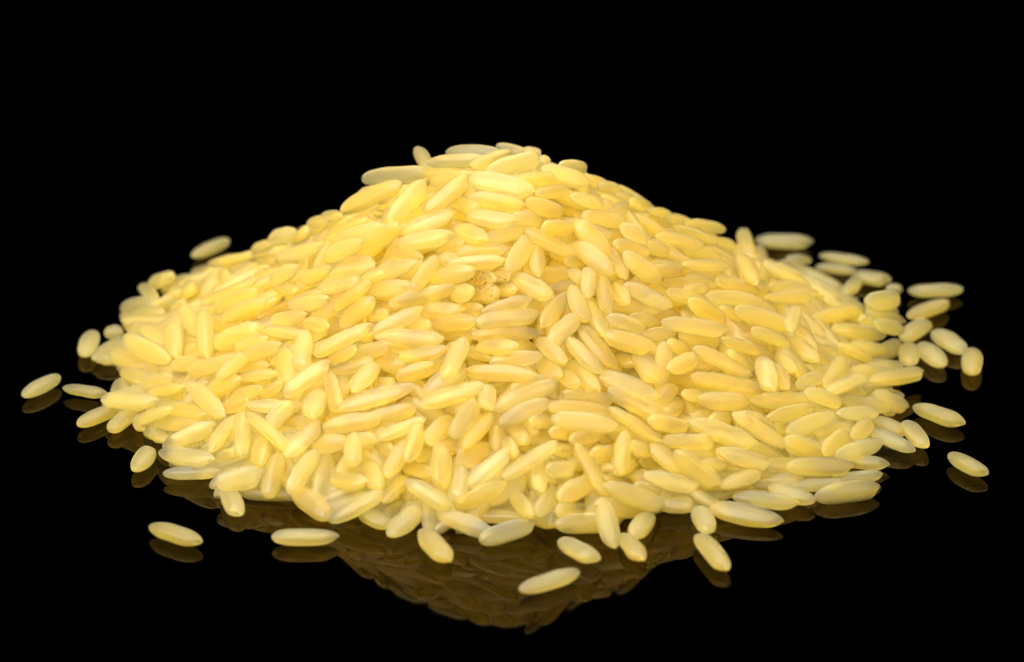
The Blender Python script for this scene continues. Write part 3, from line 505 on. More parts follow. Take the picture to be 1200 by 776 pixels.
    (3762,-494,170,7,3,-7,291,105,73), (-1469,3858,324,46,5,-40,311,109,77), (-1270,1445,1288,-139,6,34,380,113,79), (347,2676,373,-148,7,30,342,95,67),
    (-1941,4122,195,-139,9,14,324,96,67), (-1453,-258,1448,72,55,-55,341,114,79), (2829,-604,83,12,-10,24,353,99,70), (-1553,1315,994,-176,-1,20,359,106,74),
    (2165,-2513,405,49,12,68,345,105,73), (-735,3722,169,21,35,-23,295,97,68), (1898,-1048,777,-80,-25,-36,306,99,69), (1793,4082,301,-174,12,57,316,95,66),
    (1282,-2612,484,-133,-22,0,337,104,73), (-1506,2278,791,-113,36,21,348,107,75), (2832,-781,576,-135,8,11,369,92,65), (-673,731,2010,77,9,-19,311,111,78),
    (-3030,-1718,212,-34,51,-2,301,98,68), (248,-1041,1193,24,30,35,373,104,73), (1642,-775,956,-126,12,-74,350,94,65), (-2718,-1549,367,-159,-5,-42,328,100,70),
    (-2126,-1725,787,85,29,-4,297,94,66), (620,-3346,251,-94,-33,-3,309,106,74), (-2094,686,1076,-165,-47,9,370,99,70), (-3733,2443,292,175,-24,-9,342,113,79),
    (2431,2667,229,73,-54,-13,292,95,67), (2619,1007,710,-172,29,-13,340,104,73), (1093,-2485,366,-121,-35,-33,334,114,80), (-687,1658,1225,-74,26,22,366,99,69),
    (-1628,-1757,244,171,-31,-54,299,112,78), (-3127,-963,419,-8,50,30,330,115,80), (2948,-1875,129,175,-18,-43,382,94,66), (1495,-808,619,121,-4,-7,363,104,73),
    (3320,819,249,32,-19,42,355,102,71), (1214,1319,980,150,23,-5,330,103,72), (2407,-1522,92,-101,10,-28,315,111,78), (-856,-2884,69,132,3,-51,299,110,77),
    (-638,1459,1494,-142,30,-2,326,105,74), (2543,-2645,210,14,-16,8,334,114,80), (1096,701,1616,-31,4,-61,374,97,68), (-3621,2168,66,-48,0,-7,333,96,68),
    (2169,-2333,154,137,25,8,355,105,73), (-2455,-1722,390,127,-53,-46,307,101,71), (-2590,1893,530,44,-1,-44,327,99,69), (-591,-1717,1037,-167,-23,-53,383,110,77),
    (2141,3395,547,3,-16,-26,307,114,80), (-2014,1785,1055,97,-9,-6,301,98,68), (135,4286,139,-84,27,22,297,95,66), (-531,3039,416,135,-4,17,290,102,72),
    (3935,752,238,-38,-24,-80,305,104,73), (2725,-753,742,-141,27,-25,299,112,79), (-2223,-1259,391,85,55,-19,307,114,80), (-2796,-895,704,148,-10,-41,331,104,73),
    (1895,-234,1061,166,53,-13,360,107,75), (2958,-61,545,-110,64,-51,372,105,73), (2378,1250,787,-25,-37,17,347,92,64), (1500,-2940,142,158,-29,-22,300,105,74),
    (1411,529,1199,-80,11,-23,372,108,76), (1299,-725,1045,-105,-25,-50,356,100,70), (-868,489,1346,-22,20,9,373,106,74), (-2186,1783,922,85,33,-33,366,102,71),
    (-224,1560,1401,19,17,-17,310,113,79), (2782,1355,354,124,-6,42,387,103,72), (-356,4090,62,170,0,-17,368,105,73), (-947,333,1622,44,33,-43,323,96,67),
    (3462,-152,110,-156,19,1,332,103,72), (2283,-2804,207,-158,7,-8,300,96,67), (-2908,-830,464,100,-30,-60,353,104,73), (246,-188,2348,128,7,3,389,97,68),
    (195,3979,446,94,-34,-11,356,100,70), (-1357,452,1418,-113,31,34,382,98,69), (-2332,2905,264,-114,9,22,310,104,73), (1532,1674,680,173,9,77,340,105,74),
    (-792,-1529,1342,122,35,-53,320,110,77), (3042,-948,465,-126,25,-67,384,104,73), (1100,4173,206,-116,-8,14,293,111,78), (1450,3297,519,55,17,-15,343,93,65),
    (267,2603,536,-161,1,35,332,100,70), (-798,1010,1291,-84,36,51,311,94,66), (1900,-1779,882,-1,-17,33,382,112,78), (-2783,-1926,364,-101,-22,19,319,93,65),
    (-1739,-2213,200,55,42,-19,314,98,68), (-1700,3258,325,13,-34,-17,358,105,74), (-1112,-2623,385,-7,12,40,387,95,66), (3699,2263,314,-34,-16,-25,332,114,80),
    (2151,303,1066,104,22,27,366,98,69), (-766,-2318,88,155,11,-76,296,94,66), (2089,4557,101,-82,12,-26,374,95,66), (2649,2150,536,66,-25,1,344,101,71),
    (-3672,878,433,11,27,15,355,103,72), (307,4317,65,-134,0,-13,337,106,74), (-650,3254,299,-163,-5,65,292,94,66), (3583,1086,211,-157,13,-35,329,96,67),
    (2359,1166,1108,-175,30,-11,306,99,69), (1815,1370,777,161,48,26,308,94,65), (1305,2022,833,-7,8,-13,373,94,66), (940,-1799,501,-146,3,-50,325,100,70),
    (2396,-1827,646,55,6,41,373,101,70), (1821,-2245,479,168,7,-54,366,109,76), (-1033,-1568,1089,108,34,29,360,114,80), (2707,-63,74,-89,-5,-35,338,96,67),
    (1343,2143,626,-91,24,35,297,109,76), (-1527,-2747,59,97,1,-22,372,93,65), (-678,-1130,1742,-110,-36,10,293,96,67), (1471,108,1192,-29,-21,-35,328,93,65),
    (3684,159,59,-87,1,-8,379,93,65), (-339,-1786,891,159,2,-22,365,96,67), (-888,-44,1768,115,-35,14,348,105,73), (1742,-2536,140,78,-18,36,353,110,77),
    (-2921,-1821,247,-151,-19,-10,383,113,79), (830,2280,1300,132,-48,37,367,113,79), (-3026,523,271,-40,56,42,344,99,70), (372,3373,191,57,-26,-12,327,111,78),
    (-2856,193,770,36,48,-28,301,106,74), (3304,1274,604,47,-9,10,373,107,75), (-1662,270,1177,63,31,6,369,108,75), (3048,-1177,160,159,27,8,355,98,68),
    (-3609,1694,524,-83,15,42,379,114,80), (-3535,964,77,114,7,29,293,100,70), (641,-3118,117,101,22,-13,300,94,66), (-2022,-1922,440,163,1,-40,350,103,72),
    (815,-1453,949,144,43,1,390,105,73), (880,4114,125,54,16,-29,383,105,74), (-1878,-134,1403,71,1,-39,354,106,74), (1600,3458,425,87,26,24,301,114,80),
    (1602,2614,1078,-111,30,-12,345,104,73), (-1885,-1766,792,53,19,3,352,110,77), (-1394,2615,459,-59,-49,-6,368,109,76), (-461,-3514,144,41,23,0,388,105,73),
    (1526,-2469,508,-124,-29,2,368,105,74), (2535,-1982,208,-99,-11,-64,341,113,79), (-2293,-507,880,-39,24,24,365,98,68), (-2033,-1969,587,-58,3,42,325,110,77),
    (-2964,-978,249,-153,-28,-9,337,101,71), (-1449,1905,683,131,-40,23,343,107,75), (-1053,-1998,226,-168,-37,-40,319,111,78), (-1455,-3,1495,53,26,-22,355,102,71),
    (492,4706,117,-84,20,0,313,98,68), (-785,-936,1460,-147,-44,-35,390,96,67), (1771,-1314,676,89,-39,31,325,112,79), (2055,359,264,84,-21,44,351,114,80),
    (-442,3746,70,174,-2,4,383,109,77), (-1546,-948,1423,106,22,-35,358,100,70), (2979,-106,136,-45,-21,-19,348,114,80), (640,3384,444,-62,43,-33,298,103,72),
    (-92,-1519,793,-134,-53,-12,332,103,72), (3608,-271,240,-124,-18,-1,334,112,78), (-395,-2885,109,173,15,-33,359,92,65), (2085,-276,1221,139,7,1,338,109,76),
    (2547,-288,167,-99,31,-32,317,102,71), (225,1918,793,-149,37,13,343,110,77), (1349,4005,406,-133,25,-11,328,100,70), (1048,1448,1350,-128,-9,9,372,96,67),
    (-804,-2205,835,140,33,-35,337,106,74), (-1802,2705,113,-176,-15,30,336,106,74), (1129,1813,1600,-55,28,-46,361,101,71), (2768,56,615,-81,11,-44,344,100,70),
    (2881,2381,444,97,-1,22,333,114,80), (-1419,1401,1128,-85,21,-6,298,96,67), (2950,3184,110,-121,15,-15,336,108,75), (2010,1383,766,-50,-8,-39,376,101,71),
    (2967,2472,265,-73,23,-14,387,115,80), (-1135,1506,1717,90,-25,-21,375,114,80), (1092,2849,84,-39,-6,-57,301,109,77), (-1756,-516,577,160,-10,-44,378,104,73),
    (2048,2753,871,-131,30,-1,340,103,72), (-298,-1996,441,28,6,32,359,95,67), (2897,-378,607,-104,36,-20,352,105,74), (-1231,-1671,252,122,0,-56,311,110,77),
    (420,1216,2177,-2,-16,-33,326,101,70), (3132,1637,80,120,7,27,325,96,67), (-251,-2893,335,-116,5,-40,367,103,72), (-667,-983,1270,33,23,25,305,93,65),
    (416,1790,1437,-163,7,42,297,105,74), (-3245,1793,120,-81,15,-5,375,108,76), (-1556,1081,1485,-145,-39,22,356,92,64), (576,2368,1160,-69,1,13,346,110,77),
    (2217,-654,768,16,-27,19,305,100,70), (-1697,3953,132,176,23,45,303,106,74), (-351,-1098,1904,-8,-6,48,357,107,75), (439,2470,740,84,-25,2,305,112,78),
    (-3136,-1768,269,117,1,1,375,115,80), (-1082,-1734,1166,132,5,-22,307,107,75), (-2491,-436,196,10,34,-31,352,102,72), (2183,2176,144,170,25,27,314,109,76),
    (2915,1071,259,27,-25,16,321,108,76), (-1692,3059,669,112,-8,-21,323,101,70), (-957,2043,891,153,-53,51,292,113,79), (1137,-2367,265,-127,-35,-27,332,95,67),
    (-627,2743,601,101,-33,-27,377,92,65), (413,1804,1091,-116,52,12,340,96,67), (1714,-981,1246,-149,26,-43,309,107,75), (-3056,2200,151,-66,24,17,342,115,80),
    (-3472,-667,301,-68,-4,16,337,95,67), (-167,2851,1091,137,-26,23,338,110,77), (346,-3327,192,68,32,10,367,115,80), (757,838,1450,-52,5,-37,297,94,66),
    (717,4302,68,-99,2,40,321,107,75), (-1116,2710,726,-147,-4,11,330,104,73), (1188,-2888,400,-136,-25,-69,321,106,75), (2769,2492,285,79,-6,2,345,100,70),
    (2495,375,617,120,6,24,368,98,69), (374,1355,1683,-134,7,27,331,111,78), (-1590,4769,100,-12,0,-34,368,94,66), (-3697,1987,140,-111,-23,-10,334,108,75),
    (-271,1762,1505,-74,35,-36,379,102,71), (763,-2054,867,147,17,-11,323,105,73), (3846,-549,76,-128,-6,-60,334,114,80), (694,-1569,1133,1,15,56,359,109,76),
    (-2248,177,256,-10,57,19,291,109,76), (3671,138,368,166,30,7,379,103,72), (-3176,1912,237,94,-22,-38,334,107,75), (254,-1154,1531,108,18,-4,327,102,71),
    (3570,-692,307,172,15,-24,302,102,72), (2016,-1458,451,152,-25,-24,300,112,78), (840,-1756,1209,-155,0,-74,337,106,74), (1826,3064,561,-103,57,16,372,110,77),
    (1618,-3083,234,169,19,-42,381,104,73), (-1261,-1117,787,-41,15,10,388,109,76), (-4170,1307,62,-89,0,68,341,100,70), (1645,2155,533,-46,-13,-29,309,111,78),
    (-877,3441,587,-47,31,23,384,106,74), (3506,-182,265,-120,-19,-43,312,98,68), (-1507,-1610,80,11,1,20,310,111,78), (-326,-2596,237,-9,-41,22,378,97,68),
    (-2450,-1156,754,100,27,-51,367,100,70), (-2100,-1651,278,-48,26,41,342,104,73), (2003,-1700,702,-167,18,-43,377,97,68), (659,3071,584,41,-29,-12,353,111,78),
    (-636,-2672,205,72,35,-11,358,103,72), (1485,876,800,112,-6,45,379,93,65), (103,1576,1421,-61,29,-35,330,100,70), (2822,945,853,63,-23,40,360,109,76),
    (915,-341,1194,60,-10,21,325,106,74), (-1065,1324,1409,59,9,-8,357,104,73), (-2936,-1172,178,61,2,-23,343,110,77), (-2040,2960,479,31,-18,-83,365,114,80),
    (765,1033,1140,141,5,52,345,103,72), (-1420,-1680,220,127,37,-27,340,98,69), (2188,1490,1057,-147,28,-22,299,109,77), (-2446,3813,228,-64,26,21,295,96,67),
    (1455,-2508,327,81,25,63,376,96,67), (954,3935,267,158,8,59,335,108,75), (1319,1070,1780,-122,23,-19,388,98,68), (2053,1102,444,84,14,12,335,110,77),
    (2841,722,81,109,8,27,299,98,69), (-2055,2149,463,-177,-11,21,364,103,72), (639,1728,1495,2,-30,-59,322,100,70), (-2110,2911,167,-118,-22,30,352,97,68),
    (-2910,-644,182,-122,-39,-10,294,98,69), (-1027,751,1934,10,-4,-55,379,107,75), (-472,3445,121,69,-22,-9,308,97,68), (-4079,-581,148,-161,-16,-26,327,108,76),
    (257,3269,630,-53,11,-35,332,103,72), (1737,227,1011,93,14,39,343,98,69), (1125,-323,1098,-89,-69,-48,384,111,78), (-1492,102,1341,-14,18,-10,377,98,68),
    (-132,1483,1808,52,-8,-3,328,114,80), (-1253,1766,1501,-124,9,63,327,105,74), (-626,3175,588,-146,4,3,364,110,77), (-390,662,1894,85,-13,-50,323,115,80),
    (1948,-2472,295,-173,32,-39,313,103,72), (169,717,2121,154,20,-1,384,108,76), (2413,-1669,300,172,44,12,365,94,66), (728,-1614,726,63,5,56,331,110,77),
    (3389,-944,56,82,1,39,310,94,66), (-2972,507,68,-85,-1,37,340,98,69), (77,5029,100,-53,0,-23,332,110,77), (2855,596,648,101,9,40,320,108,76),
    (-1335,2017,535,-17,30,-23,348,100,70), (2705,1826,419,160,30,25,307,95,66), (1707,590,1155,77,-20,20,316,95,66), (-2530,593,86,-108,-4,9,345,110,77),
    (2249,1579,609,133,20,12,331,98,69), (2475,-1213,140,145,26,-29,331,98,68), (1513,312,1524,-124,33,-28,357,92,65), (-2353,1339,420,11,38,-11,297,105,74),
    (-3841,547,253,-179,-47,35,365,109,76), (-2446,2382,110,69,-11,6,386,114,79), (-524,-1978,143,-177,-20,-53,381,114,80), (-3173,-1766,78,-33,9,19,378,97,68),
    (-524,-73,1939,-97,-16,14,295,93,65), (-966,-1175,624,-165,-41,-23,321,102,71), (1563,-2166,172,-150,-35,-16,300,100,70), (3027,49,69,128,6,66,301,94,66),
    (962,1771,1493,133,-16,37,296,100,70), (-107,3587,370,-52,41,34,383,110,77), (250,-371,1520,-129,-12,-48,349,99,70), (2872,-1385,66,-121,1,-20,322,97,68),
    (913,411,1902,-93,18,-39,315,100,70), (-721,1570,1029,143,44,26,290,107,75), (3650,1647,464,-41,-15,-56,293,101,70), (692,1871,1094,145,-13,38,355,111,77),
    (2469,-834,552,-86,28,-60,338,103,72), (-2631,-479,407,-49,-6,13,322,108,76), (2841,3286,203,48,-19,-1,337,101,71), (1039,1503,1808,-161,45,13,327,109,76),
    (1953,3847,198,53,6,9,360,104,73), (2324,846,745,164,28,9,345,114,80), (2148,3218,238,116,-2,37,332,106,74), (-846,4402,201,-72,27,-2,290,102,71),
    (3045,267,415,25,-62,14,345,107,75), (-3447,2394,210,153,-33,-17,377,100,70), (2834,-2252,157,-64,-31,-5,315,106,75), (955,810,1860,3,-51,-15,324,97,68),
    (-1234,-2824,162,175,-3,-26,366,115,80), (3630,2148,75,51,2,-43,306,111,78), (-3081,1349,198,-59,34,26,348,97,68), (3344,2408,133,-135,20,-17,352,97,68),
    (2672,-1992,430,136,26,30,369,104,73), (-885,-876,1707,-39,-11,39,379,107,75), (-3778,2036,307,106,-4,-11,309,112,78), (387,-2744,509,-55,-7,1,368,94,66),
    (-2209,-1462,446,6,59,-13,350,105,73), (-475,3652,349,-158,-13,25,331,102,71), (-1380,-2767,440,132,15,-45,295,114,80), (237,-1075,1870,94,56,2,349,109,76),
    (122,-211,2238,-47,-11,13,333,113,79), (-2008,-1414,98,-35,-9,33,360,111,77), (645,-2212,694,-40,-9,0,349,96,67), (1482,-1308,1184,97,47,15,304,100,70),
    (983,-1709,710,-161,24,-36,361,100,70), (142,-1245,1317,-99,-36,-1,304,94,66), (-305,-2713,253,-111,-64,-20,303,111,78), (-1641,607,847,-111,13,43,357,111,78),
    (-2239,-2193,163,-95,-24,-3,381,110,77), (619,-3387,96,121,13,15,362,93,65), (1888,-251,647,19,4,8,384,115,80), (1464,-1730,475,-22,66,124,305,111,78),
    (-1971,761,576,98,-30,-34,299,95,67), (-2201,1411,775,-175,-26,-26,338,98,69), (1811,974,867,96,68,53,316,107,75), (-1056,699,1779,-62,29,23,318,103,72),
    (1861,581,1302,-122,20,-20,309,96,68), (-1201,-1783,477,64,36,-21,320,108,76), (-846,1391,1452,66,-23,-48,364,109,76), (-1902,-2093,301,-57,-4,31,331,96,67),
    (-1425,3086,71,-1,-4,-45,340,103,72), (-1938,2674,319,110,-34,1,305,113,79), (-1198,-796,920,148,23,10,353,96,67), (3395,216,203,80,-31,11,359,94,66),
    (3338,343,483,99,29,42,325,110,77), (-2300,44,750,-115,-27,32,315,104,72), (1221,18,1010,142,14,24,298,92,65), (963,-3030,209,94,17,23,306,92,65),
    (83,-1885,1050,-177,43,-66,291,100,70), (1330,3499,573,90,-21,-12,380,115,80), (-2555,-102,642,160,-57,-45,386,102,71), (789,4826,82,-142,3,5,306,112,78),
    (-1630,3246,511,44,-2,-38,372,113,79), (862,-2412,107,60,15,34,348,101,70), (89,1401,1826,-151,17,28,367,110,77), (2384,-2108,289,-83,-42,-27,350,107,75),
    (-1192,-1777,677,139,16,12,341,105,74), (-655,1910,1360,167,-4,55,327,98,69), (-1029,-2444,593,108,24,-19,328,110,77), (2167,-1116,97,-61,-9,-33,378,108,75),
    (-1591,4176,104,-150,16,-3,319,101,70), (-3465,751,480,-17,47,-29,306,99,69), (2346,1384,953,35,-47,19,389,96,67), (1786,2863,605,148,-33,32,319,93,65),
    (-2753,-1390,491,-28,12,39,300,102,72), (3770,435,310,-77,-8,-14,317,107,75), (1764,690,1426,97,-17,44,371,104,73), (2966,-616,213,-82,-12,-48,379,98,69),
    (1800,-1663,352,65,-76,127,380,107,75), (-2812,-2340,164,2,23,25,390,94,66), (-1720,-420,962,119,-8,-20,323,97,68), (3447,894,341,-39,-26,-50,313,96,67),
    (1835,140,586,55,-42,-5,385,98,69), (-2028,24,410,-100,3,46,382,110,77), (1082,4870,79,-140,4,34,342,103,72), (2250,2065,646,108,-20,15,321,108,76),
    (-461,720,2250,41,-19,-41,310,111,77), (-2085,1115,673,-87,-6,51,388,102,71), (2196,2116,802,65,-17,7,351,94,65), (2221,-1809,66,-5,-1,46,309,103,72),
    (2528,-2137,331,-143,7,-64,308,112,79), (2612,2806,319,119,-68,46,332,113,79), (-414,1041,1995,-31,-5,-26,380,107,75), (2986,2022,472,64,7,43,371,104,73),
    (2039,-645,629,-112,46,-73,316,113,79), (-1031,3815,256,-32,-77,-85,297,99,69), (-3282,1973,356,-80,18,36,351,99,69), (-3453,934,356,131,-18,-9,364,114,80),
    (592,-883,1790,58,31,34,383,110,77), (1946,-2387,113,102,15,38,354,114,80), (-1804,-474,1516,-140,-36,-3,343,93,65), (-1896,-1922,185,150,10,-35,361,106,74),
    (-2439,179,546,-152,-21,11,310,101,70), (2807,1739,768,-67,21,-53,381,99,69), (-4126,916,67,26,-4,-26,305,108,75), (350,777,1754,129,5,-1,291,112,78),
    (2234,82,790,-70,-27,-35,319,110,77), (-340,-2450,592,-108,-35,12,367,111,78), (-672,-3253,55,11,1,-3,347,97,68), (-996,4629,108,87,-17,28,318,102,72),
    (-793,2025,799,78,-29,8,323,106,74), (1785,-1292,431,28,22,61,341,93,65), (2231,-2905,158,17,-10,-17,371,104,73), (-1228,-975,1336,151,7,-44,387,93,65),
    (361,2297,953,-5,2,-58,359,102,72), (2530,-1289,526,44,-9,63,304,100,70), (-1704,2866,213,4,25,-7,377,107,75), (1662,3952,174,13,-21,-31,372,102,71),
    (3378,-1416,328,164,30,2,361,97,68), (1623,3709,321,52,-11,-13,372,95,67), (-2370,-1952,128,-143,-26,-19,292,111,78), (-1781,107,1553,-73,29,36,358,93,65),
    (2869,2967,320,136,37,30,339,105,73), (1256,3937,294,-163,41,22,389,104,73), (-821,1103,1417,32,-32,-35,385,94,66), (387,-1258,1146,136,42,-27,337,100,70),
    (863,2356,861,-20,9,-54,374,112,78), (54,-1432,1466,-57,-22,40,363,112,78), (-343,3883,183,77,-4,-16,364,94,66), (2105,322,1245,176,7,-14,325,113,79),
    (-1094,588,1623,162,-34,8,363,102,71), (-3923,2138,109,-137,-18,26,293,106,74), (-874,-2649,181,126,39,-67,293,95,66), (-565,-3152,166,-170,31,-64,313,104,73),
    (-987,-2310,251,70,10,-48,313,107,75), (-1443,3038,750,-113,4,-17,291,100,70), (-1615,-1990,567,-129,-32,2,378,102,71), (2703,227,911,6,-21,17,369,109,76),
    (1075,1002,1741,-15,-38,-24,368,98,69), (148,4609,85,110,-8,-10,371,101,70), (2363,-698,1027,-55,-14,47,383,105,74), (2243,1733,347,-131,26,-11,305,114,80),
    (1062,1298,1815,41,-2,-30,339,108,75), (907,1135,1991,102,-21,24,327,98,69), (-1140,-665,1459,156,-31,-44,328,113,79), (-2337,440,1166,-65,18,34,356,98,69),
    (-2081,350,678,79,10,-4,326,103,72), (-103,-3111,383,168,9,-54,383,98,69), (2920,375,488,-136,-9,-21,304,100,70), (2986,2310,592,48,-18,-3,308,110,77),
    (-3474,2215,367,56,18,-30,378,97,68), (3479,-1048,146,-140,29,-67,316,113,79), (-2639,-1261,421,18,31,-1,326,110,77), (-2312,1662,465,124,-22,-20,335,114,80),
    (1563,4338,74,-17,-1,-26,363,110,77), (1079,-2022,205,108,32,18,381,102,72), (-831,-2255,551,-104,-10,-6,356,106,74), (-1096,2828,528,-89,-29,-7,313,101,71),
    (-493,-1572,1428,-36,3,40,375,104,73), (-2118,947,1283,-54,15,63,322,106,74), (2,2205,1334,3,-10,-23,298,93,65), (2368,-1295,863,-88,-20,-67,293,104,73),
    (3418,-440,67,-45,-1,-8,373,104,73), (1427,60,1466,21,-40,9,343,107,75), (-1095,-190,1529,115,41,-6,314,103,72), (-3325,-786,193,-9,42,28,297,93,65),
    (-1505,-289,1712,-44,30,51,387,109,76), (390,266,2058,154,8,-8,369,111,78), (-1301,-258,1214,-139,-24,-2,365,104,73), (-268,-290,1365,19,24,-1,331,112,78),
    (1064,3386,442,-43,10,-46,310,114,80), (2221,-381,930,123,13,34,326,93,65), (-638,-1260,975,155,10,-78,356,114,80), (-1502,-1372,367,-8,0,38,353,101,71),
    (2242,238,602,-128,19,-48,301,105,74), (2011,-3150,133,-33,-20,-27,376,115,80), (-471,957,1535,-3,14,-18,349,95,66), (-1310,-1738,845,-121,-47,-10,347,92,65),
    (1150,132,1947,162,29,11,354,102,72), (-2054,-2519,239,-89,-23,13,345,106,74), (3133,-1675,164,11,-7,15,386,115,80), (-2673,-947,221,-96,-38,29,312,113,79),
    (-3878,1697,111,91,-5,-28,359,107,75), (3022,-2024,152,133,26,-13,352,105,74), (-2630,3440,182,174,-27,48,388,110,77), (3684,1512,297,57,8,35,358,100,70),
    (-2324,-1663,304,130,-8,-25,313,105,74), (-2323,-2186,423,167,-4,-5,328,106,74), (2257,-2335,333,97,39,6,380,94,66), (-665,3348,517,40,-17,-18,299,99,70),
    (2416,2090,419,-26,-1,-11,367,93,65), (525,-1669,728,46,67,71,341,101,70), (111,-3390,60,5,0,50,294,104,73), (-1829,1575,939,-143,21,29,373,94,66),
    (690,-1096,1270,-167,20,-15,309,96,67), (-2033,-527,976,144,-23,-52,323,96,67), (1645,-1770,132,118,19,-11,342,114,80), (-685,-708,1203,27,32,9,322,93,65),
    (3937,1493,134,-153,20,26,375,93,65), (-4061,1315,285,148,-11,5,387,101,71), (-3233,-566,73,-158,-5,-20,382,101,71), (2103,4103,112,-170,15,28,339,109,76),
    (2382,2486,609,115,-47,48,368,97,68), (-203,-2293,842,175,1,-24,322,94,66), (-1402,-3055,119,-55,-20,19,337,98,69), (-839,1294,1255,12,40,-2,341,111,78),
    (1457,819,1720,112,-16,16,333,100,70), (2404,602,87,-49,-8,-32,309,106,74), (73,-2829,71,-3,-7,55,380,103,72), (1468,2067,531,-79,37,-37,355,112,78),
    (608,-2618,354,176,-46,3,325,93,65), (-3131,1467,296,-163,15,46,321,104,73), (3564,-361,68,-29,-1,-18,302,109,77), (3102,76,195,-105,23,-63,337,110,77),
    (274,2283,756,118,-4,42,323,109,76), (-230,4712,62,-132,3,48,380,100,70), (2030,-1003,1045,-180,62,-22,302,110,77), (2812,-1359,641,-88,-19,-30,311,106,74),
    (1345,-460,1411,31,-30,43,355,112,78), (-293,-1472,1098,-136,-32,-6,318,112,79), (-1014,1649,1115,143,-37,-18,324,105,73), (1347,3359,207,20,6,-7,384,93,65),
    (2059,-801,551,51,-40,70,313,115,80), (-1949,-1050,96,90,14,-20,306,97,68), (6,4345,271,170,-8,1,323,106,74), (1669,3721,58,-21,1,-42,329,93,65),
    (1129,4424,57,-143,0,20,340,93,65), (-892,2593,618,108,-26,26,362,112,78), (-2448,146,776,49,46,-22,304,115,80), (37,-2189,388,146,18,-89,309,99,69),
    (3336,-1637,280,17,-22,10,381,103,72), (-1016,-1153,1063,123,38,-61,358,93,65), (-1998,2554,534,126,-29,31,300,92,65), (-2747,-2019,253,6,43,29,349,94,66),
    (1811,1788,691,2,-26,-8,374,112,79), (-1802,1626,1328,113,-33,-48,314,96,67), (-284,-3166,237,28,25,33,339,94,65), (2936,1731,691,-88,-4,-28,369,104,73),
    (-1194,-547,1199,-48,29,49,318,96,67), (-1045,-837,1370,-175,-36,30,361,113,79), (-1817,3772,121,172,-18,1,331,110,77), (-3274,1449,512,-77,35,63,349,109,76),
    (-715,2452,1198,-133,10,38,352,99,69), (1102,-535,1903,58,18,69,297,106,74), (1608,940,1517,-16,-4,-13,356,106,74), (-2475,-111,960,-123,5,35,369,93,65),
    (-1304,-1155,1168,-62,-1,48,309,109,76), (2998,-434,95,-171,11,-41,298,114,80), (3550,1978,204,79,37,59,342,99,69), (2020,-2170,70,-68,-1,-2,341,112,78),
    (-3086,-1190,59,-87,0,18,335,97,68), (1250,259,1064,18,-24,15,378,93,65), (-3614,1540,81,0,9,2,296,102,71), (785,127,1830,74,-9,-20,353,105,73),
    (664,4407,239,67,-26,-25,375,102,71), (-796,3945,374,-52,12,2,370,98,68), (2708,-1037,282,-25,-43,-4,362,93,65), (-4000,-609,85,-83,12,49,310,101,71),
    (394,951,1696,77,51,10,311,94,66), (-2021,1118,1043,-73,24,54,332,97,68), (-3323,-1140,174,15,29,-11,368,111,78), (-242,2057,1264,-50,39,-27,298,110,77),
    (1514,-1117,628,143,27,-12,296,112,78), (243,-1325,793,22,14,40,380,102,71), (426,-2021,613,-76,-28,-3,327,105,73), (-3249,614,91,89,-4,-14,351,114,80),
    (161,-2765,433,33,-16,33,383,110,77), (-3538,631,273,175,-73,-16,299,95,67), (-129,4203,291,154,-4,16,330,110,77), (-3508,66,294,-37,29,40,374,98,69),
    (-2583,59,340,-37,24,11,308,106,74), (1873,4420,57,-3,-2,-2,379,93,65), (2278,3206,476,-152,35,26,362,101,71), (-1182,-2436,539,101,17,-2,329,101,71),
    (-2328,-1565,462,138,8,-23,371,105,73), (-2470,3163,324,-119,33,29,333,101,71), (236,-1723,1091,152,26,-48,376,96,67), (527,1563,1520,-13,-3,-57,390,112,78),
    (-413,-274,1475,173,-29,-26,349,101,71), (-1809,782,1047,-26,46,19,357,94,66), (-1256,-1443,1270,139,-11,-58,311,109,76), (3150,623,657,109,2,11,306,109,77),
    (1834,-1016,370,-32,-5,18,330,93,65), (2915,-1556,65,-115,2,-8,318,95,66), (-2237,721,1157,92,-1,-32,336,92,65), (128,-3034,333,150,21,-68,308,104,73),
    (1626,1234,1562,62,-22,24,357,105,73), (-2421,-864,443,-139,-53,12,344,115,80), (2573,4349,75,116,-6,45,298,96,67), (1670,2591,131,-37,-19,-10,348,113,79),
    (-415,-1719,735,-100,-38,5,388,96,67), (1734,-2950,165,-114,-3,-43,386,106,74), (-1480,310,1293,84,-54,-46,389,94,66), (632,2426,558,-12,15,-20,332,110,77),
    (3033,-1292,301,-146,-29,-4,381,94,66), (-141,-492,2365,-100,-27,-30,300,94,66), (-2421,-2469,247,67,26,18,290,96,67), (-2737,-78,660,-65,33,8,301,112,79),
    (481,-2515,84,-171,-9,-22,292,104,73), (2332,3287,181,137,19,6,302,106,74), (-117,546,2013,-35,2,-47,339,97,68), (-1726,340,1364,-66,33,52,374,113,79),
    (-300,-2707,654,64,24,-1,364,113,79), (-1704,-2454,272,-168,-55,-44,343,100,70), (1507,-2010,220,-167,6,-60,296,109,76), (652,3919,306,141,-9,30,355,114,80),
    (1140,-2161,292,178,35,-58,353,105,73), (1242,3603,387,77,-35,-3,371,103,72), (-1942,1680,520,68,-36,-11,345,107,75), (2511,-420,778,74,-6,14,324,93,65),
    (3560,2434,70,56,4,-11,319,95,66), (-2635,-1075,339,176,-11,-20,339,104,73), (374,-421,1883,25,30,29,317,101,71), (449,-1301,1643,-171,-12,-58,387,98,69),
    (800,455,1616,42,-32,-26,299,104,73), (930,2765,394,29,-32,1,357,103,72), (-697,-2449,704,159,30,-61,330,102,71), (272,-2051,262,140,31,-66,331,112,79),
    (-1846,716,1405,-81,11,50,343,95,67), (-4182,-362,80,-81,-8,18,322,113,79), (2611,-748,203,49,34,40,362,110,77), (2043,745,663,-118,-5,-39,351,98,68),
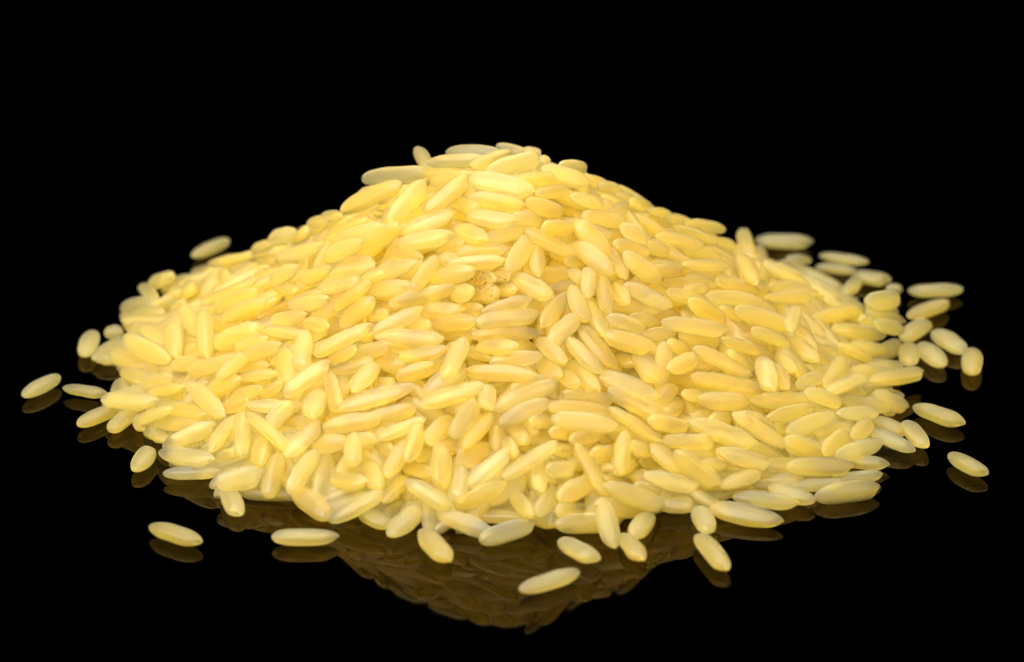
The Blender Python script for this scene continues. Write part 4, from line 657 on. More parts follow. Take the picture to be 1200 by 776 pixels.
    (3083,-213,461,84,21,8,338,105,74), (-1130,370,1725,18,49,18,334,109,77), (1291,-1123,1167,-80,-17,-11,347,105,73), (4054,-271,57,-23,1,19,363,96,67),
    (-1492,3568,553,-41,26,-7,307,100,70), (779,745,1671,-30,5,-68,304,105,73), (2364,3847,283,4,-16,-1,306,108,75), (2434,-27,994,35,3,34,329,103,72),
    (707,801,2175,-46,-6,-13,342,106,74), (2959,791,328,-162,24,-14,333,109,76), (3406,2327,346,86,-33,31,367,110,77), (129,678,1402,128,34,36,355,109,77),
    (-1274,3079,686,72,2,-4,356,103,72), (983,4106,327,165,-16,32,342,112,78), (2966,167,334,60,-65,64,387,96,67), (1991,21,961,-30,-34,-39,337,96,67),
    (-862,-1997,146,-79,-26,16,326,95,66), (194,1897,1429,-166,-5,40,321,105,74), (-3189,-1715,179,73,8,-33,331,112,79), (2001,-1298,980,166,10,1,365,110,77),
    (1780,2322,1158,-174,23,20,332,109,77), (1548,1524,1047,75,-35,30,305,103,72), (-1843,3750,281,52,-7,-49,312,102,71), (1637,-1643,335,-116,8,15,342,109,77),
    (-13,581,1720,106,-37,33,328,112,78), (1721,-2899,117,-38,-18,-14,348,98,68), (1090,-1937,542,152,35,2,314,95,66), (-685,3997,106,127,-13,30,388,99,70),
    (-3451,-1278,213,38,46,20,323,101,71), (-3968,1731,221,134,-44,32,328,115,80), (-1369,1498,1424,-26,50,-13,352,111,77), (379,-3048,218,-129,-40,-37,374,111,77),
    (3284,-1053,111,124,-13,16,376,114,80), (-2341,-909,168,-25,-9,56,345,113,79), (714,-1069,1476,-106,-31,-15,376,96,67), (2513,794,203,31,-34,-21,356,98,68),
    (1229,-835,691,91,0,36,324,110,77), (-2809,2850,114,84,-15,-1,339,113,79), (1124,398,1169,-125,32,-40,323,101,70), (-2832,-2141,143,176,-22,-18,369,115,80),
    (2165,2456,503,151,-18,70,348,96,67), (-3240,-1254,157,-155,-27,15,343,93,65), (-4016,1461,93,-66,-9,6,324,113,79), (-736,417,1216,95,-17,-17,364,100,70),
    (1738,1131,824,164,24,26,316,94,66), (3568,829,69,165,1,-2,321,113,79), (-927,-2400,712,-74,-12,37,290,99,69), (2504,3503,394,84,-24,44,301,111,78),
    (-895,-1987,499,-96,-24,10,323,114,80), (-1231,-56,2009,-89,1,46,323,101,71), (955,2260,1189,-141,-25,30,333,100,70), (2294,-1413,408,-126,-7,-19,355,108,76),
    (-1571,-2454,168,-18,32,52,317,97,68), (-3090,-2083,144,162,-27,0,307,113,79), (178,-463,1322,40,-2,17,353,114,80), (-409,-1163,1182,16,10,-4,362,93,65),
    (-2313,1176,551,-154,0,2,340,99,69), (-1937,2877,607,35,-6,-43,296,102,71), (-978,-1207,1378,26,10,37,324,97,68), (-1834,-2908,240,81,29,11,358,111,78),
    (-2532,852,428,64,7,-24,304,107,75), (-1964,-1435,878,85,7,-17,385,108,76), (7,-2811,257,9,13,44,375,101,70), (65,-613,2267,68,33,-27,316,112,78),
    (-2819,-645,429,113,-8,-1,303,93,65), (3143,-1831,68,-123,4,-40,338,104,72), (-3099,1030,608,-45,7,-21,315,103,72), (2937,1061,77,-89,4,-34,341,103,72),
    (1781,-568,541,-51,-46,-62,364,105,73), (910,3781,179,87,-34,1,318,107,75), (2950,1361,530,64,-61,23,327,99,69), (-2077,-251,803,112,-12,-54,352,105,73),
    (2736,2894,365,-39,8,-14,343,100,70), (134,2509,990,-120,-49,52,291,115,80), (-3254,-361,178,14,38,14,303,92,65), (1109,3105,755,-179,-6,21,376,93,65),
    (-2584,2830,584,-170,-10,3,336,99,69), (-2823,-1922,250,-159,-10,9,369,108,76), (-3167,2672,142,-40,25,1,317,115,80), (-1227,-3081,132,-64,-26,16,296,113,79),
    (-1664,2617,800,6,35,-15,379,92,65), (728,53,2117,102,3,2,378,97,68), (1793,157,1538,-30,-18,-44,347,115,80), (880,-568,2073,-9,-15,31,303,103,72),
    (-87,4456,131,-178,-27,25,297,106,74), (-2380,-1275,177,-84,-24,42,357,103,72), (-2373,-542,154,73,-25,-34,343,105,73), (-810,339,1872,-135,27,14,324,94,66),
    (1529,268,1362,-179,20,5,347,111,78), (1961,-1787,569,-58,-17,-6,295,102,71), (3810,-107,214,70,-6,38,311,105,73), (-3539,248,182,93,30,-58,388,99,70),
    (1716,1847,1372,-80,21,-46,335,97,68), (-1607,352,1641,81,-4,-49,388,102,72), (-478,851,1997,118,-29,-52,335,95,67), (-2495,769,723,164,-24,5,295,108,76),
    (1468,692,1500,144,18,1,357,98,69), (-370,3033,700,-169,23,-22,341,113,79), (2617,876,842,-56,-44,-29,316,112,78), (-228,511,1875,89,-15,-23,342,114,80),
    (1731,-2774,314,133,17,33,319,106,74), (-752,875,1709,-7,30,-50,361,105,74), (-806,-587,1231,-136,-41,-16,388,100,70), (1514,-172,1054,-154,-18,-49,297,93,65),
    (-1704,-855,606,142,4,-44,365,110,77), (3149,-601,568,-51,-32,-39,376,106,74), (3920,326,130,-8,-18,-26,360,99,69), (-3186,-756,89,-137,-10,-4,346,105,74),
    (2169,-2739,82,-131,9,-28,319,112,79), (27,-3206,62,159,-6,-31,329,96,67), (-2682,2149,376,-99,15,24,304,94,66), (2497,585,386,-146,45,-12,296,102,71),
    (-1090,425,2018,157,-20,13,360,97,68), (533,825,1535,-96,3,12,301,114,79), (1622,-2638,70,-85,-1,-13,295,112,78), (-1175,946,1210,56,5,-17,315,95,66),
    (2096,-623,1147,73,38,50,291,100,70), (1054,-1345,1332,-6,-52,60,350,109,76), (2239,-1992,107,-169,15,-2,342,103,72), (3478,-146,484,-126,16,-20,334,114,80),
    (-1218,-1494,466,80,20,-11,298,113,79), (-3549,1869,155,-141,1,-19,342,92,65), (1875,105,846,81,-9,39,359,114,80), (834,4276,118,60,-19,-34,324,95,66),
    (1265,-249,1531,170,51,-16,317,96,67), (1132,-1430,818,58,54,33,332,109,76), (-1652,2089,665,-105,1,30,318,108,75), (-3670,548,62,-65,0,13,328,95,67),
    (730,-1347,1464,62,47,20,348,114,80), (2362,220,1123,-129,14,0,294,103,72), (633,3765,74,171,1,15,319,106,74), (-2260,-561,687,-22,3,29,302,96,67),
    (-670,4162,275,84,-10,24,313,112,78), (1180,447,1364,-45,-36,-14,371,111,78), (3517,-758,191,171,16,-18,329,100,70), (-1339,4858,80,-14,5,-47,335,104,73),
    (2879,-2110,190,-67,-37,-10,320,93,65), (3481,118,293,60,-55,9,385,112,78), (282,3562,298,16,-7,-46,377,96,67), (2663,-2183,188,-85,1,10,296,111,78),
    (-4021,-57,135,-95,-4,50,316,96,67), (-3648,506,247,-90,-34,26,333,103,72), (-1478,1885,462,155,-38,34,366,113,79), (-2305,2658,390,62,3,-15,322,96,67),
    (3653,1269,112,-17,-18,-20,308,97,68), (-748,1383,1751,65,-35,-23,304,102,72), (588,1779,907,-144,34,37,375,107,75), (2055,2072,537,95,-29,52,329,93,65),
    (2597,50,465,33,-48,-21,323,101,71), (-862,1815,1314,-45,34,15,333,98,68), (-1103,2628,262,-104,21,25,389,98,68), (1356,3240,117,-136,16,-9,360,98,68),
    (1826,2287,464,-170,55,24,313,107,75), (-573,1420,1949,70,-35,-5,309,108,76), (-3061,1642,500,67,-19,-9,302,96,68), (2853,580,362,24,-28,-14,381,97,68),
    (1383,2785,111,85,-14,-7,335,110,77), (-721,3214,108,162,-12,65,360,114,80), (-958,16,2198,149,-18,9,378,104,73), (3068,-344,613,-36,-45,-27,296,114,80),
    (-2311,2184,265,-73,8,-20,311,106,74), (1954,2840,150,135,-21,41,331,98,69), (3077,1566,469,-82,27,-51,366,114,80), (-1809,3422,420,-22,-7,10,334,96,67),
    (-2910,3195,85,-148,-6,61,320,112,78), (2191,-1526,720,19,-19,54,297,113,79), (-540,3469,267,-25,50,-39,332,100,70), (-2190,4715,102,-8,2,-39,386,112,79),
    (-1851,1205,1229,86,-6,4,377,104,73), (-2928,1150,507,-140,-20,-10,331,100,70), (3174,1395,250,29,-29,14,299,106,74), (-2675,3109,377,68,-32,-79,328,114,80),
    (-3202,1096,454,69,-14,-37,387,109,77), (-1379,1017,1027,148,-7,40,353,106,74), (-1322,3188,176,-110,30,19,339,111,78), (1559,4182,107,-34,-14,-11,329,106,74),
    (1278,2898,531,161,-11,-1,310,102,71), (-1700,-1078,1146,142,-6,-45,304,112,79), (-32,-1149,1411,111,56,-39,332,103,72), (-1003,3195,839,66,-24,-3,387,107,75),
    (-1172,1803,1229,-18,5,-11,384,99,69), (-810,4553,66,102,1,-1,376,108,76), (-1589,964,1187,-150,5,31,324,113,79), (124,3177,275,79,-38,12,349,101,71),
    (-858,-456,1954,148,13,-47,308,111,78), (1778,2333,249,-132,16,-22,315,114,80), (-2018,2804,416,153,-41,22,308,106,74), (-1791,2876,798,-27,17,-7,327,101,71),
    (1734,-2582,354,1,-49,44,295,100,70), (2606,3283,354,-83,22,-31,376,93,65), (1495,24,1023,-134,40,-27,383,101,70), (1665,3266,170,59,-33,-13,310,100,70),
    (1375,-2704,113,140,19,-38,323,100,70), (1347,-2193,334,80,35,26,312,101,71), (-231,4525,87,47,-8,-15,359,98,68), (2042,723,500,103,13,44,389,110,77),
    (523,1156,1310,-18,-1,-29,295,109,77), (-1036,4068,257,115,-44,5,383,95,66), (2026,2609,792,12,-6,-13,336,112,79), (-529,-543,1945,78,20,-29,305,97,68),
    (1164,-1855,104,57,14,22,321,99,69), (2849,1544,160,79,-14,48,342,108,75), (1735,2762,186,166,34,11,327,111,77), (-91,-2453,203,110,29,-22,350,107,75),
    (-1276,-1127,1386,-36,27,19,299,105,73), (2569,-2387,62,26,-3,20,352,98,68), (3204,-1565,189,11,17,27,324,95,66), (3966,1407,328,179,29,28,375,98,69),
    (-1213,1173,1672,-140,7,16,351,97,68), (-3480,2756,303,-71,25,-12,296,105,73), (3075,3205,223,-163,22,29,388,109,76), (3240,1696,675,171,24,14,311,107,75),
    (2147,758,1019,21,-30,-4,347,98,68), (-2809,1028,797,46,-9,-26,329,104,73), (3417,104,71,108,4,20,347,113,79), (2658,930,500,-96,-3,-24,304,105,73),
    (2178,1094,951,24,-11,15,316,97,68), (-3569,120,396,-133,-4,-5,313,111,77), (-2048,3794,173,-146,-30,67,332,99,69), (-1573,3494,408,-17,-19,-41,327,113,79),
    (2486,-539,102,54,-11,47,330,109,76), (382,1,2199,-126,-74,-47,329,96,67), (1300,-2288,628,-170,2,-21,328,94,66), (-2330,-2879,55,-4,0,27,371,99,69),
    (-1153,4178,286,-101,26,24,336,114,80), (1283,1291,1202,-142,52,-5,351,115,80), (-635,-3028,122,40,-20,58,347,105,73), (-573,1702,1103,-51,28,8,345,95,67),
    (-3777,411,67,107,2,-26,379,103,72), (-476,-505,1419,-25,69,31,385,112,78), (-1728,2450,663,-55,41,15,293,105,74), (-1489,522,858,47,37,-72,330,94,66),
    (1258,-1615,836,-171,17,-28,389,104,73), (-780,-25,1964,135,-17,-40,311,115,80), (-700,-135,1487,-69,5,59,341,94,66), (1463,794,1263,33,-39,30,327,98,69),
    (7,699,2019,81,-46,20,368,109,76), (-3449,1670,448,65,20,2,355,113,79), (1856,809,473,-74,17,-29,314,95,67), (-178,-1302,1355,-23,-8,59,354,104,73),
    (3142,2026,442,32,-65,-30,362,105,73), (1401,2922,246,-155,-2,23,302,105,74), (215,-2178,556,-31,1,27,352,95,67), (2317,2471,122,70,-21,56,293,107,75),
    (-3627,-829,218,104,20,-62,331,114,80), (1697,-1016,509,75,31,5,325,99,70), (-2471,1197,851,-135,-1,52,305,114,80), (1178,833,1400,92,-23,50,357,104,73),
    (-1646,4319,64,-153,0,43,358,110,77), (2914,-904,568,-130,22,-60,355,109,76), (-825,3056,760,-69,24,23,355,111,78), (1917,2448,661,-176,-36,57,361,112,79),
    (1749,-1040,726,-13,-56,49,345,104,73), (3741,1960,281,-15,-35,-23,387,97,68), (-1787,-2092,609,-62,0,15,350,99,69), (2136,454,951,141,36,45,344,96,67),
    (-3613,1259,59,-148,-3,-2,366,93,65), (-1708,715,1522,82,-49,-48,315,114,80), (141,1712,1896,177,2,54,386,107,75), (256,1894,1081,-89,12,-15,351,98,69),
    (1637,-1170,948,-115,-35,-64,325,100,70), (-2652,-31,171,-97,9,7,318,97,68), (405,3180,375,47,-31,-30,325,114,80), (-672,1696,899,165,-22,2,389,113,79),
    (-489,272,1298,-153,-40,12,323,101,71), (-381,-1451,705,-62,-32,23,303,113,79), (3460,467,263,-49,17,-65,377,95,66), (-3817,-727,201,70,12,-20,307,108,76),
    (-1306,333,1819,-129,-7,45,324,98,69), (306,4262,230,-94,10,27,324,113,79), (-2496,-261,192,-6,40,50,308,101,71), (-2989,-1386,322,71,0,-2,375,109,76),
    (-520,4505,173,3,2,-24,291,107,75), (-3422,2907,105,77,-3,4,329,108,76), (91,-1180,1855,108,43,-8,376,112,78), (-100,-197,2362,132,15,-8,319,114,80),
    (-746,-1455,1210,-1,30,23,292,95,67), (-2942,1490,80,62,2,-51,377,96,67), (-1101,2200,1050,-141,-14,3,366,100,70), (1633,-1607,1085,-26,-22,21,293,104,73),
    (3600,655,170,-13,-27,20,365,111,78), (808,-254,1782,-171,38,-27,333,112,78), (-2411,-2382,71,-98,0,9,351,114,80), (52,2676,769,140,-27,33,306,98,69),
    (-3037,465,522,-76,24,14,324,104,73), (-3152,1158,244,-58,9,-19,386,115,80), (-267,-3496,161,50,30,11,335,105,73), (-2795,-747,77,93,2,-23,329,109,77),
    (941,-3389,183,74,30,12,376,111,78), (456,2340,620,-24,0,-15,350,97,68), (1002,192,1444,-58,17,-75,340,107,75), (2235,4684,79,117,5,47,295,100,70),
    (-578,4798,89,140,-8,39,361,104,73), (677,1296,1757,107,-9,25,322,99,70), (-3295,994,147,-32,26,38,315,112,79), (2353,1051,706,7,-35,-24,331,107,75),
    (-203,-1681,1372,99,32,-36,377,92,64), (844,8,1642,101,-53,69,345,95,67), (1363,4135,181,-24,15,-41,370,104,72), (-1821,2371,426,-116,54,11,385,108,75),
    (208,1714,788,-9,5,-75,361,112,78), (-420,-2073,582,3,-5,27,304,101,71), (-660,-290,1841,102,-4,-39,312,102,71), (793,3523,485,-92,-29,-7,293,113,79),
    (-1390,1513,624,-33,13,-26,374,95,66), (313,3631,144,-170,1,-6,308,105,74), (-3257,115,297,-92,-25,17,372,110,77), (1300,-2719,283,-96,3,-5,313,99,69),
    (1044,668,1049,-97,2,-27,378,112,79), (580,-1936,284,4,-4,-2,297,107,75), (-2802,1389,838,118,-28,6,367,98,68), (2407,311,120,134,15,34,383,108,76),
    (3509,1038,75,-168,3,11,338,106,74), (1628,-1614,588,-79,-36,-41,323,94,65), (3489,1467,249,-171,48,20,349,98,68), (-1138,1940,1076,49,-5,-26,384,94,66),
    (-3750,13,101,3,17,4,302,96,67), (1499,-1012,438,-40,-46,-13,357,110,77), (-3285,573,274,136,8,-37,331,102,71), (-3361,-98,526,-55,3,52,379,96,67),
    (3051,-1480,393,-87,-16,-3,305,107,75), (-1144,2037,908,126,-17,34,367,94,66), (3329,1148,66,-171,1,-22,344,97,68), (519,-1692,1196,-96,-34,-9,351,109,76),
    (2086,-2683,134,63,-22,30,340,101,71), (3255,762,95,-63,-12,-29,330,94,66), (3277,1898,335,176,-9,46,311,96,67), (2351,553,266,-4,-18,27,356,103,72),
    (-2830,2519,72,11,0,-1,336,103,72), (1583,4744,81,-86,-4,-49,383,109,76), (1486,2669,861,-47,-4,-22,307,108,75), (1014,-2755,463,52,-4,20,297,101,71),
    (3106,-502,263,69,-25,53,358,114,80), (-1957,1822,900,-157,-44,-21,371,101,70), (257,2,1850,-175,3,-4,355,98,69), (2252,-282,756,32,-28,55,337,94,66),
    (467,-903,1465,83,-14,33,299,104,73), (238,1513,1948,170,-3,28,298,106,74), (-2029,1185,1280,0,45,-36,334,109,76), (1884,3314,459,22,-24,-10,380,108,75),
    (822,-879,1195,-33,35,29,307,109,77), (3110,821,462,47,-39,14,359,113,79), (1620,-59,1392,88,51,45,367,105,74), (-1494,-2948,262,-156,-17,-14,371,115,80),
    (-603,-1880,879,-12,13,32,360,110,77), (-933,3101,171,91,9,-31,351,96,67), (-1438,-2748,281,-174,-22,-29,359,102,71), (-561,-531,1732,24,16,20,338,108,76),
    (-3033,1088,789,-166,-27,-44,344,97,68), (811,-2685,145,11,-21,22,379,112,79), (1811,2164,819,-173,3,8,371,111,77), (-3400,546,588,-159,-25,38,299,106,74),
    (-2208,-2568,301,-63,-19,7,323,98,68), (2109,2415,221,-85,33,10,317,107,75), (-3373,-1884,111,77,19,-44,292,112,78), (2256,3368,368,-136,16,-2,294,108,75),
    (-615,3019,206,15,26,-25,332,98,68), (442,110,1688,-70,-3,-3,312,115,80), (3650,-651,167,150,21,4,389,104,73), (2419,3038,617,-87,22,-11,319,111,78),
    (254,-2436,445,156,-4,1,320,109,77), (1176,1802,1237,95,36,21,292,112,79), (2864,1833,208,179,-6,47,360,99,69), (-3787,339,250,-30,41,20,389,93,65),
    (2224,-511,585,101,-1,42,368,112,78), (-1815,3008,87,164,-6,-10,376,107,75), (2896,-235,193,145,43,45,295,99,70), (2516,2447,310,6,-35,-37,300,99,69),
    (1446,-755,971,-104,-7,-46,319,103,72), (788,3526,249,-64,7,42,332,113,79), (-189,3860,119,147,-22,51,306,96,67), (-2227,-728,118,-161,-19,9,293,114,79),
    (-1686,1541,1558,114,-34,10,342,101,71), (-2975,-302,701,-15,12,12,389,112,78), (2395,-1603,710,-134,3,-45,331,98,69), (-1745,1514,493,28,-16,-59,308,108,75),
    (-1848,1183,763,180,-57,35,314,106,74), (-229,-2322,124,-84,-21,-3,307,112,78), (934,3023,569,-79,-8,-8,292,115,80), (1543,2357,1018,23,12,-32,355,107,75),
    (1312,2379,1121,-101,59,-9,360,110,77), (688,-2332,833,168,20,-32,387,100,70), (2756,-1341,263,73,22,39,329,97,68), (543,-2099,887,-37,5,17,302,107,75),
    (167,3103,111,153,8,27,302,96,67), (-1353,-2259,640,-132,-41,10,338,97,68), (1066,3911,67,-77,0,31,367,106,74), (734,-2170,405,-23,-41,8,297,94,66),
    (-1001,-2930,216,-166,-36,-45,371,95,66), (-2750,597,868,-6,41,3,311,108,75), (-554,-849,1123,171,-25,-59,296,103,72), (1674,-400,1281,-143,-14,-36,304,95,67),
    (1055,-1181,1370,-4,-23,34,356,105,74), (-3820,757,176,0,2,8,295,110,77), (-3835,-94,318,-95,-9,3,344,103,72), (2286,1259,389,-51,-18,-68,385,95,67),
    (433,-1427,1331,-111,-48,-19,333,97,68), (2677,-1193,152,-114,22,-22,384,110,77), (-812,-679,1940,0,24,4,314,96,67), (-2852,1643,410,-134,6,11,360,115,80),
    (-3827,-776,77,10,5,-7,386,113,79), (2625,418,753,-102,16,-3,316,98,68), (90,1227,1739,-104,28,1,381,98,69), (2524,2543,110,69,-11,9,379,115,80),
    (2292,3960,74,1,-2,-18,379,112,78), (2535,1555,947,-149,36,-13,330,115,80), (1091,-888,1217,135,57,1,293,108,76), (1530,-2902,262,-7,11,23,318,104,73),
    (4113,450,120,171,11,5,330,99,70), (-313,-1281,1112,29,9,36,321,96,67), (-624,2838,87,66,-7,-53,359,108,75), (1540,3727,250,89,27,13,355,110,77),
    (491,-629,1759,-95,-15,-31,312,109,76), (-1185,-854,1476,-40,36,25,338,100,70), (201,-2880,155,50,23,41,376,109,76), (3775,1166,306,-77,-12,-26,354,108,76),
    (3415,1679,258,158,10,37,365,101,71), (1921,282,1110,92,-23,43,373,94,66), (75,1097,1251,47,-29,1,343,115,80), (1139,-41,1928,-27,-13,-29,362,107,75),
    (1815,-1137,217,-114,-1,-38,346,106,74), (-4112,1091,194,-63,-6,49,310,94,66), (-4,2628,396,28,5,-40,297,106,74), (-2033,2209,860,-46,35,17,343,105,73),
    (-1706,655,1001,54,3,-6,371,101,71), (1739,1939,1065,-159,34,4,377,108,75), (-2925,1197,692,-76,-10,27,368,113,79), (-1001,102,1448,-154,-33,26,335,113,79),
    (-2067,-129,1084,-12,38,1,358,95,66), (-138,-1564,1045,-148,-40,-42,337,95,66), (412,3324,628,137,-33,19,370,100,70), (2655,1447,132,-117,21,-41,321,109,76),
    (3889,860,168,-86,-2,-36,333,95,67), (2549,2446,590,88,12,-1,362,97,68), (-964,627,2162,-160,-20,14,379,98,69), (-1615,1249,1566,-141,-9,27,371,104,73),
    (924,1890,676,-85,11,39,304,113,79), (1326,1209,1537,-126,45,-3,304,107,75), (-1392,694,1555,-119,-28,-2,313,104,73), (3103,-1440,62,-88,-1,-17,319,104,73),
    (-1392,2000,1376,-172,-26,34,303,106,74), (1563,-2427,259,77,22,29,384,110,77), (3370,2682,235,-113,14,20,341,103,72), (-433,2348,953,-40,27,-35,294,106,74),
    (-2755,1459,616,-148,-14,-13,327,110,77), (-1634,-1626,570,137,26,-73,337,100,70), (-3218,2241,223,16,38,-19,364,101,70), (-1243,2975,287,37,21,-16,369,94,66),
    (-141,-2257,698,104,22,-3,307,97,68), (622,3543,630,84,-15,-12,321,106,74), (-1434,2306,311,-78,10,16,378,112,78), (-2123,-1040,803,111,30,-52,334,102,71),
    (-1554,-33,1645,-20,57,13,348,105,73), (-3092,-880,183,-149,-18,28,388,107,75), (616,-2482,399,148,49,-3,331,103,72), (2286,-2263,238,-55,-25,-17,298,109,77),
    (3405,2606,362,141,10,9,343,96,67), (-1100,2528,641,121,-33,5,311,96,67), (1563,-2331,126,30,-4,4,311,114,80), (1894,2769,460,69,-13,9,321,107,75),
    (430,4409,224,-78,31,-1,330,92,65), (-1076,3006,758,-24,-20,-30,307,104,73), (2413,-340,892,100,-13,22,370,112,78), (-2805,-510,644,-178,-44,35,290,112,78),
    (-1152,2166,1206,-25,18,-25,382,114,80), (1080,696,1217,9,-34,-10,352,102,72), (2321,241,330,-12,-33,9,313,94,66), (1876,-2692,65,-52,2,23,291,113,79),
    (3722,1954,71,67,-1,-5,314,114,80), (-2257,2364,343,-117,48,42,382,94,66), (1292,4278,88,139,12,31,325,98,69), (-1440,-1878,160,-31,18,19,325,99,69),
    (3424,-615,146,145,28,35,302,100,70), (3203,934,571,171,17,-42,357,112,78), (-1982,2118,639,-24,-15,-4,319,100,70), (1956,-2175,365,0,39,58,319,93,65),
    (524,-2337,151,-5,-11,63,298,109,77), (1297,-413,1251,-112,3,-26,305,104,73), (553,-1859,517,37,16,56,306,111,78), (1232,-1148,579,-6,-26,36,389,107,75),
    (-727,-1420,982,-162,-57,-10,346,114,80), (-2479,3776,72,-139,3,74,385,103,72), (3349,1971,435,-79,33,-55,320,104,72), (-1210,3472,447,153,1,7,337,114,80),
    (3106,2757,192,-160,30,-5,380,96,67), (-83,-398,2056,-130,-12,-19,364,101,71), (-611,-3305,263,95,32,-22,347,114,80), (3150,1735,528,-26,-12,-8,355,115,80),
    (690,1340,1227,-145,52,-43,296,111,77), (-1980,303,553,-9,27,17,386,108,76), (472,503,2310,-34,5,5,385,111,78), (433,2081,1172,130,-19,-16,361,112,79),
    (1541,-2098,439,45,57,52,328,107,75), (1279,-631,911,144,44,2,320,103,72), (-1472,3816,166,174,-31,47,317,104,73), (3617,693,330,-118,11,-21,307,99,69),
    (1971,-2758,173,-124,0,-40,294,101,70), (-2411,1504,322,166,-13,0,291,110,77), (-2349,-1120,486,-110,-28,43,334,93,65), (3207,-969,380,-135,25,-44,336,112,78),
    (2388,362,884,-61,-24,-15,315,99,69), (846,2287,1017,41,25,2,337,105,74), (299,-1973,964,-113,-53,-38,389,96,67), (1116,232,1705,95,24,28,319,111,77),
    (2008,3088,314,177,-26,36,383,109,77), (-2776,2462,351,-124,19,45,317,96,67), (1934,-720,1205,129,18,1,342,103,72), (3828,-1419,104,104,14,29,352,104,73),
    (2621,-2445,135,137,26,9,303,106,74), (-1442,-2637,232,-16,-15,25,375,93,65), (1925,1911,415,-79,12,-33,306,110,77), (-663,-2743,344,140,6,-8,324,108,76),
    (-2372,649,963,105,-14,-56,343,106,74), (-1910,319,805,38,-15,2,378,100,70), (-1614,2552,411,-118,31,42,375,106,74), (3554,-1837,112,-38,-17,-10,324,105,74),
    (-1920,1310,885,44,16,-34,352,98,69), (1663,3776,157,-70,30,-33,315,101,71), (-1356,-134,1361,-39,32,16,328,114,80), (3049,-1060,88,-24,-12,47,323,99,69),
    (1620,2501,600,-119,28,-28,343,103,72), (-1623,88,947,142,-11,-18,330,100,70), (-3090,3295,114,54,0,-12,324,101,71), (2443,1877,400,141,23,51,376,113,79),
    (2389,-968,914,-23,-29,-13,384,95,67), (3243,1281,470,-164,22,-11,377,99,69), (-3867,-500,75,106,1,-36,386,114,80), (-2613,192,903,-138,-34,33,374,107,75),
    (-133,3054,125,-92,19,-30,332,109,76), (2547,392,231,-162,43,-17,348,102,72), (-3584,-203,228,-74,40,25,369,93,65), (1738,-863,1389,41,-13,35,336,93,65),
    (-668,2631,834,-18,27,-35,365,110,77), (-1468,1118,850,52,2,-60,365,114,80), (-1968,-900,493,-74,-23,13,352,103,72), (-1757,-1840,330,129,5,-57,311,108,76),
    (146,-2156,1125,153,20,-36,326,100,70), (-24,-3162,201,173,-10,-38,376,109,77), (-3740,-174,62,-24,2,41,326,98,69), (3064,1447,111,-66,16,-28,345,101,70),
    (-2806,-64,215,80,47,-25,307,110,77), (997,4623,123,-142,20,36,341,104,73), (-2126,2628,191,-12,-1,-23,381,104,73), (-3099,2812,81,-47,8,-1,357,93,65),
    (-2522,1173,320,162,-27,16,378,99,69), (645,2740,251,84,-39,34,373,98,69), (-2491,2006,745,-155,-27,32,333,102,71), (3042,2030,166,-42,12,-30,304,96,67),
    (-87,998,1935,-31,46,-31,373,113,79), (330,-2916,110,51,-1,43,383,111,78), (-1489,2095,723,-126,40,58,357,110,77), (717,689,1870,57,-23,44,318,101,71),
    (321,-2567,207,-138,-33,-29,366,107,75), (-853,-2387,354,139,34,-23,338,100,70), (-143,-1274,968,-12,-3,30,305,99,69), (-944,-1395,535,-109,-60,35,327,113,79),
    (-936,4145,81,-58,5,-37,360,110,77), (69,3114,696,155,-21,31,346,112,78), (1452,-1731,843,-159,-9,-33,345,107,75), (2800,-868,284,-169,65,-24,311,107,75),
    (-2367,382,179,-129,3,13,338,115,80), (1977,-2633,220,68,-23,17,311,105,74), (-2180,3482,135,2,21,12,350,98,69), (-2726,-1982,85,161,-12,-17,342,97,68),
    (2464,4186,116,-74,20,-27,295,113,79), (-4115,394,57,137,-4,-33,340,97,68), (-2623,-2240,310,174,-19,-32,309,93,65), (-2731,870,281,-76,3,47,365,105,74),
    (2287,3518,58,-82,1,-27,382,94,66), (-408,2135,743,-57,41,-11,352,103,72), (733,4051,425,91,-28,3,353,99,69), (1465,1773,1347,-1,-19,-52,306,100,70),
    (-1697,-2665,64,-66,0,29,311,109,77), (185,3935,195,1,-23,-40,300,100,70), (2519,-2179,442,-78,-30,-45,376,113,79), (488,4325,128,62,2,-33,386,111,78),
    (-1575,3572,278,42,33,-10,382,111,78), (-1542,-1711,723,34,41,35,355,98,69), (700,-707,1726,73,25,66,358,100,70), (156,-2109,965,-49,-7,3,352,98,69),
    (-3389,1800,274,100,21,-26,381,101,71), (2220,2783,313,-153,20,20,370,99,69), (2169,1806,837,-109,77,-25,341,101,71), (2370,159,913,122,23,52,339,106,74),
    (-216,-195,1953,-162,2,-15,368,106,74), (-1152,4529,74,-24,-7,-6,310,109,77), (1696,-828,801,35,-5,18,352,111,78), (-2573,470,456,-33,24,11,328,101,71),
    (3370,-1343,69,55,0,32,356,113,79), (2505,915,446,77,-24,18,328,101,71), (-2246,-1658,127,156,1,-28,314,97,68), (88,-902,1909,19,9,36,372,101,71),
    (3390,-388,387,158,45,-17,343,98,69), (3495,-1055,280,101,28,-7,360,98,69), (2064,2088,1051,117,-21,19,348,95,66), (-263,-2018,1067,-88,-21,-20,376,112,79),
    (-1497,-2209,183,176,-30,-1,366,98,68), (532,718,1870,-110,11,-9,387,113,79), (-2730,402,831,2,29,0,360,113,79), (274,-731,1783,-167,-40,-33,370,115,80),
    (379,-2825,384,-156,12,-46,378,100,70), (1443,-1867,236,4,5,-4,357,93,65), (859,-1608,1004,24,2,31,388,110,77), (-1255,1541,850,-164,-6,11,303,110,77),
    (-920,2786,958,-35,37,-48,305,113,79), (777,2986,447,102,-37,-18,339,104,73), (-566,4147,166,-159,8,25,364,112,78), (1961,3038,700,-74,9,-10,355,99,70),
